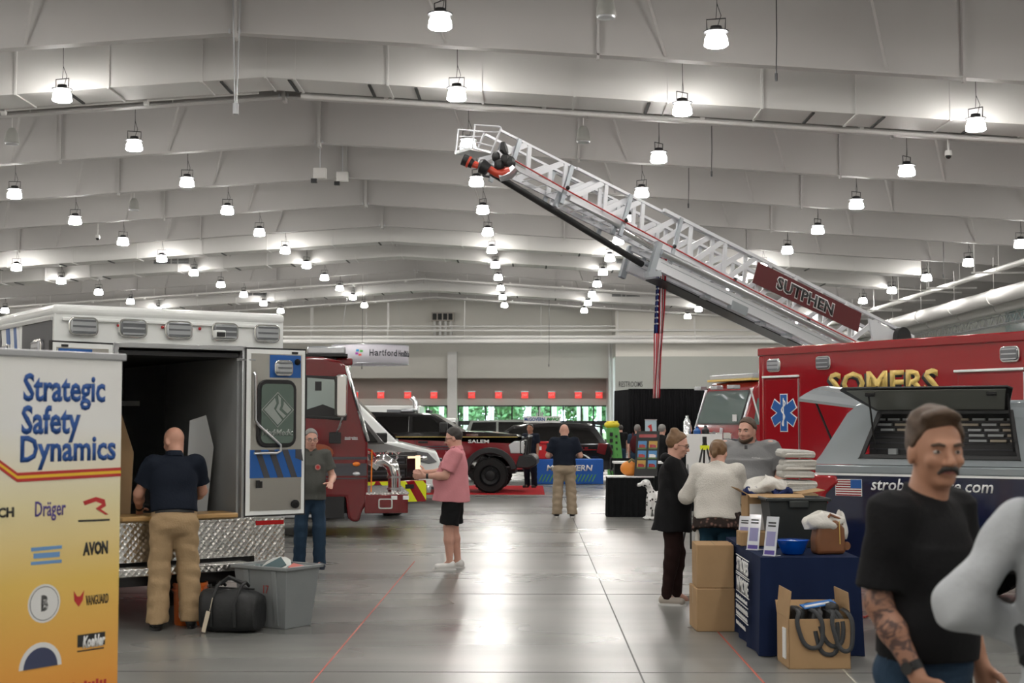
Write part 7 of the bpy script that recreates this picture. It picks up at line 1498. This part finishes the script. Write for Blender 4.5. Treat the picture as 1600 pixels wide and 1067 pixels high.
# 7 woman in white cardigan
R, J, T, HD, _ = person('woman in white knit cardigan and floral blouse with back turned', (W(1120, 700, 13.45).x, 13.45), -.25, 1.64, .011, 'skin_b', 1.16, .03, 9, (-10, 14, 0), (((.2, .45, -.87), (-.3, .8, .5)), ((-.42, .12, -.9), (.25, .93, .25))), None, .4, None, dict(m='knit_white', hem=.93, g=.034, sleeve=2, flare=.01, rip=.006, name='cardigan'), dict(m='denim_teal', g=.018, top=.98, name='jeans'), 'shoe_black', None, dict(k='tail', m='hair_blonde'), None, None, False, None, None, False)
flm = mat('floral', (.05, .035, .03), .85); nt = flm.node_tree; p = nt.nodes['Principled BSDF']; tc = nt.nodes.new('ShaderNodeTexCoord'); vr = nt.nodes.new('ShaderNodeTexVoronoi'); vr.inputs['Scale'].default_value = 24; cr = nt.nodes.new('ShaderNodeValToRGB'); cr.color_ramp.elements[0].color = (.28, .16, .13, 1); cr.color_ramp.elements[1].color = (.03, .022, .02, 1); cr.color_ramp.elements[1].position = .45
nt.links.new(tc.outputs['Object'], vr.inputs['Vector']); nt.links.new(vr.outputs['Distance'], cr.inputs[0]); nt.links.new(cr.outputs[0], p.inputs['Base Color'])
f = SDF([('econe', T(0, .01, 1.0), T(0, -.01, .82), (.215, .165), (.235, .185), (1, 0, 0))], .011); f.ripple(.006, (40, 35, 6)); f.mesh('blouse', flm, R)
f = SDF([('econe', T(-.19, .06, 1.15), T(-.24, .12, .72), (.05, .11), (.035, .15), (1, 0, 0))], .011); f.ripple(.007, (30, 35, 6)); f.mesh('cardigan_front', 'knit_white', R)
# 8 big man in grey polo
R, J, T, HD, _ = person('large bearded man in light grey polo behind the white shirts', (W(1168, 700, 15.3).x, 15.3), math.pi-.25, 1.87, .011, 'skin_b', 1.56, .10, 0, (-22, 4, 0), (((.35, .05, -.93), (-.1, .75, -.5)), ((-.35, .05, -.93), (.1, .75, -.5))), None, .4, None, dict(m='cloth_grey', hem=.88, g=.024, sleeve=.8, rip=.003), dict(m='cloth_black', g=.02), 'shoe_black', None, dict(k='short', m='hair_brown'), None, None, False, ('beard', 'hair_brown'), mat('collar_grey', (.13, .13, .135), .85))
glyph_bars('shirt_lettering', 'print_white', R, T(-.06, .185, 1.31), (-1, 0, 0), (0, .2, 1), .09, .012, 7, .006)
# 9 man with moustache in the foreground
tat = mat('tattooed_skin', (.4, .2, .13), .5); nt = tat.node_tree; p = nt.nodes['Principled BSDF']; tc = nt.nodes.new('ShaderNodeTexCoord'); wv_ = nt.nodes.new('ShaderNodeTexNoise'); wv_.inputs['Scale'].default_value = 14; wv_.inputs['Detail'].default_value = 2; wv_.inputs['Distortion'].default_value = 2.5; cr = nt.nodes.new('ShaderNodeValToRGB'); cr.color_ramp.elements[0].position = .43; cr.color_ramp.elements[0].color = (.10, .055, .045, 1); cr.color_ramp.elements[1].position = .54; cr.color_ramp.elements[1].color = (.36, .18, .115, 1)
nt.links.new(tc.outputs['Object'], wv_.inputs['Vector']); nt.links.new(wv_.outputs['Fac'], cr.inputs[0]); nt.links.new(cr.outputs[0], p.inputs['Base Color'])
R, J, T, HD, body = person('moustached man in black t-shirt with tattooed forearm in right foreground', (W(1440, 700, 4.95).x, 4.95), math.pi+.72, 1.84, .0075, 'skin_c', .98, .02, 2, (-32, 2, 0), (((.10, -.12, -.98), (-.06, .52, -.85)), ((-.2, -.1, -.97), (-.05, .3, -.95))), ((-.8, .2, .3), (1, 0, 0)), .55, ((.13, .05), (-.13, -.1)), dict(m='cloth_black', hem=.95, g=.022, sleeve=.84, rip=.004, name='t_shirt'), dict(m='denim', g=.022, top=.99, name='jeans'), 'shoe_black', None, dict(k='quiff', m='hair_brown'), None, 1, False, ('moustache', 'hair_dark'))
body.data.materials.append(tat); el, wr = J[1][1], J[1][2]; ax = wr-el; L2 = float(ax@ax)
for pl in body.data.polygons:
    c = np.array(pl.center)-el; u = float(c@ax)/L2
    if -.35 < u < .93 and np.linalg.norm(c-ax*u) < .075: pl.material_index = 1
o = MB().obox(Vector(T(-.13, .135, 1.30)), ((1, .1, .1), (0, 1, .15), (-.1, -.15, 1)), (.04, .012, .016)).build('chest_print', 'print_red', R, bevel=.004); MB().obox(Vector(T(-.125, .134, 1.335)), ((1, .1, .1), (0, 1, .15), (-.1, -.15, 1)), (.03, .012, .01)).build('chest_print', 'print_white', R, bevel=.004)
# 10 person with backpack at the right edge
R, J, T, HD, _ = person('person in light grey shirt with black backpack cut by the right edge', (W(1690, 700, 4.3).x, 4.3), -.30, 1.84, .009, 'skin_b', .96, .0, 0, (-20, 0, 0), (((.3, .1, -.95), (0, .6, -.8)), ((-.58, -.12, -.80), (.82, .42, -.38))), None, .4, None, dict(m='cloth_light_grey', hem=.93, g=.016, sleeve=2, rip=.008), dict(m='cloth_light_grey', g=.024, top=.98), 'shoe_black', None, dict(k='short', m='hair_dark'), None, None, False, None, None, False)
bpk = thing('backpack', 'black backpack worn by the person at the right edge', 'backpack', R.location, R.rotation_euler.z)
f = SDF([('ell', T(0, -.235, 1.26), V3(.17, .10, .27)), ('ell', T(0, -.25, 1.08), V3(.165, .12, .16))], .01, k=.06); f.ripple(.003, (30, 30, 20)); f.mesh('pack_body', 'nylon_black', bpk); f = SDF([('ell', T(0, -.33, 1.12), V3(.13, .06, .14))], .01); f.mesh('front_pocket', 'nylon_black', bpk)
for e in (-1, 1): MB().tube([T(e*.11, -.17, 1.46), T(e*.13, -.06, 1.515), T(e*.14, .07, 1.46), T(e*.15, .12, 1.3), T(e*.17, .0, 1.12), T(e*.16, -.16, 1.05)], .026, 8).build('shoulder_strap', 'nylon_black', bpk); MB().tube([T(e*.1, -.31, 1.42), T(e*.11, -.36, 1.2), T(e*.1, -.34, 1.02)], .008, 6).build('webbing', 'webbing', bpk)
glyph_bars('lettering', 'dull_aluminium', bpk, T(-.11, -.392, 1.17), (1, 0, -.12), (.12, 0, 1), .15, .02, 9, .006)
# 11-14 distant visitors
def far(lab, px, Y, rz, top, low, H=1.72, hair='hair_dark', hd=(0, 0, 0), sk='skin_b'):
    c = W(px, 700, Y); return person(lab, (c.x, c.y), rz, H, .02, sk, 1.05, .02, 0, hd, None, None, .3, None, dict(m=top, hem=.88, sleeve=.7), dict(m=low, g=.02), 'shoe_black', None, dict(k='short', m=hair), face=False)
R, J, T, HD, _ = far('distant man in blue shirt with maroon backpack near the drape', 996, 38, -.2, 'denim', 'denim', 1.70, 'hair_grey')
bp2 = thing('backpack', 'maroon backpack worn by the distant man near the drape', 'backpack', R.location, R.rotation_euler.z); f = SDF([('ell', T(-.02, -.2, 1.2), V3(.16, .1, .24))], .02); f.mesh('pack_body', mat('maroon_cloth', (.07, .012, .015), .8), bp2)
for e in (-1, 1): MB().tube([T(e*.1, -.16, 1.38), T(e*.12, -.02, 1.5), T(e*.14, .11, 1.3), T(e*.15, -.1, 1.05)], .025, 6).build('shoulder_strap', 'maroon_cloth', bp2)
far('distant man in black t-shirt behind the green inflatable', 970, 47.5, .3, 'cloth_black', 'denim', 1.66)
far('distant bald man in black shirt half hidden behind the blonde bun', 1034, 33, -.6, 'cloth_black', 'cloth_black', 1.72, 'hair_grey')
far('distant man in dark shirt beside the white easel board', 1075, 31.5, math.pi, 'cloth_dark_navy', 'cloth_black', 1.74, 'hair_grey')
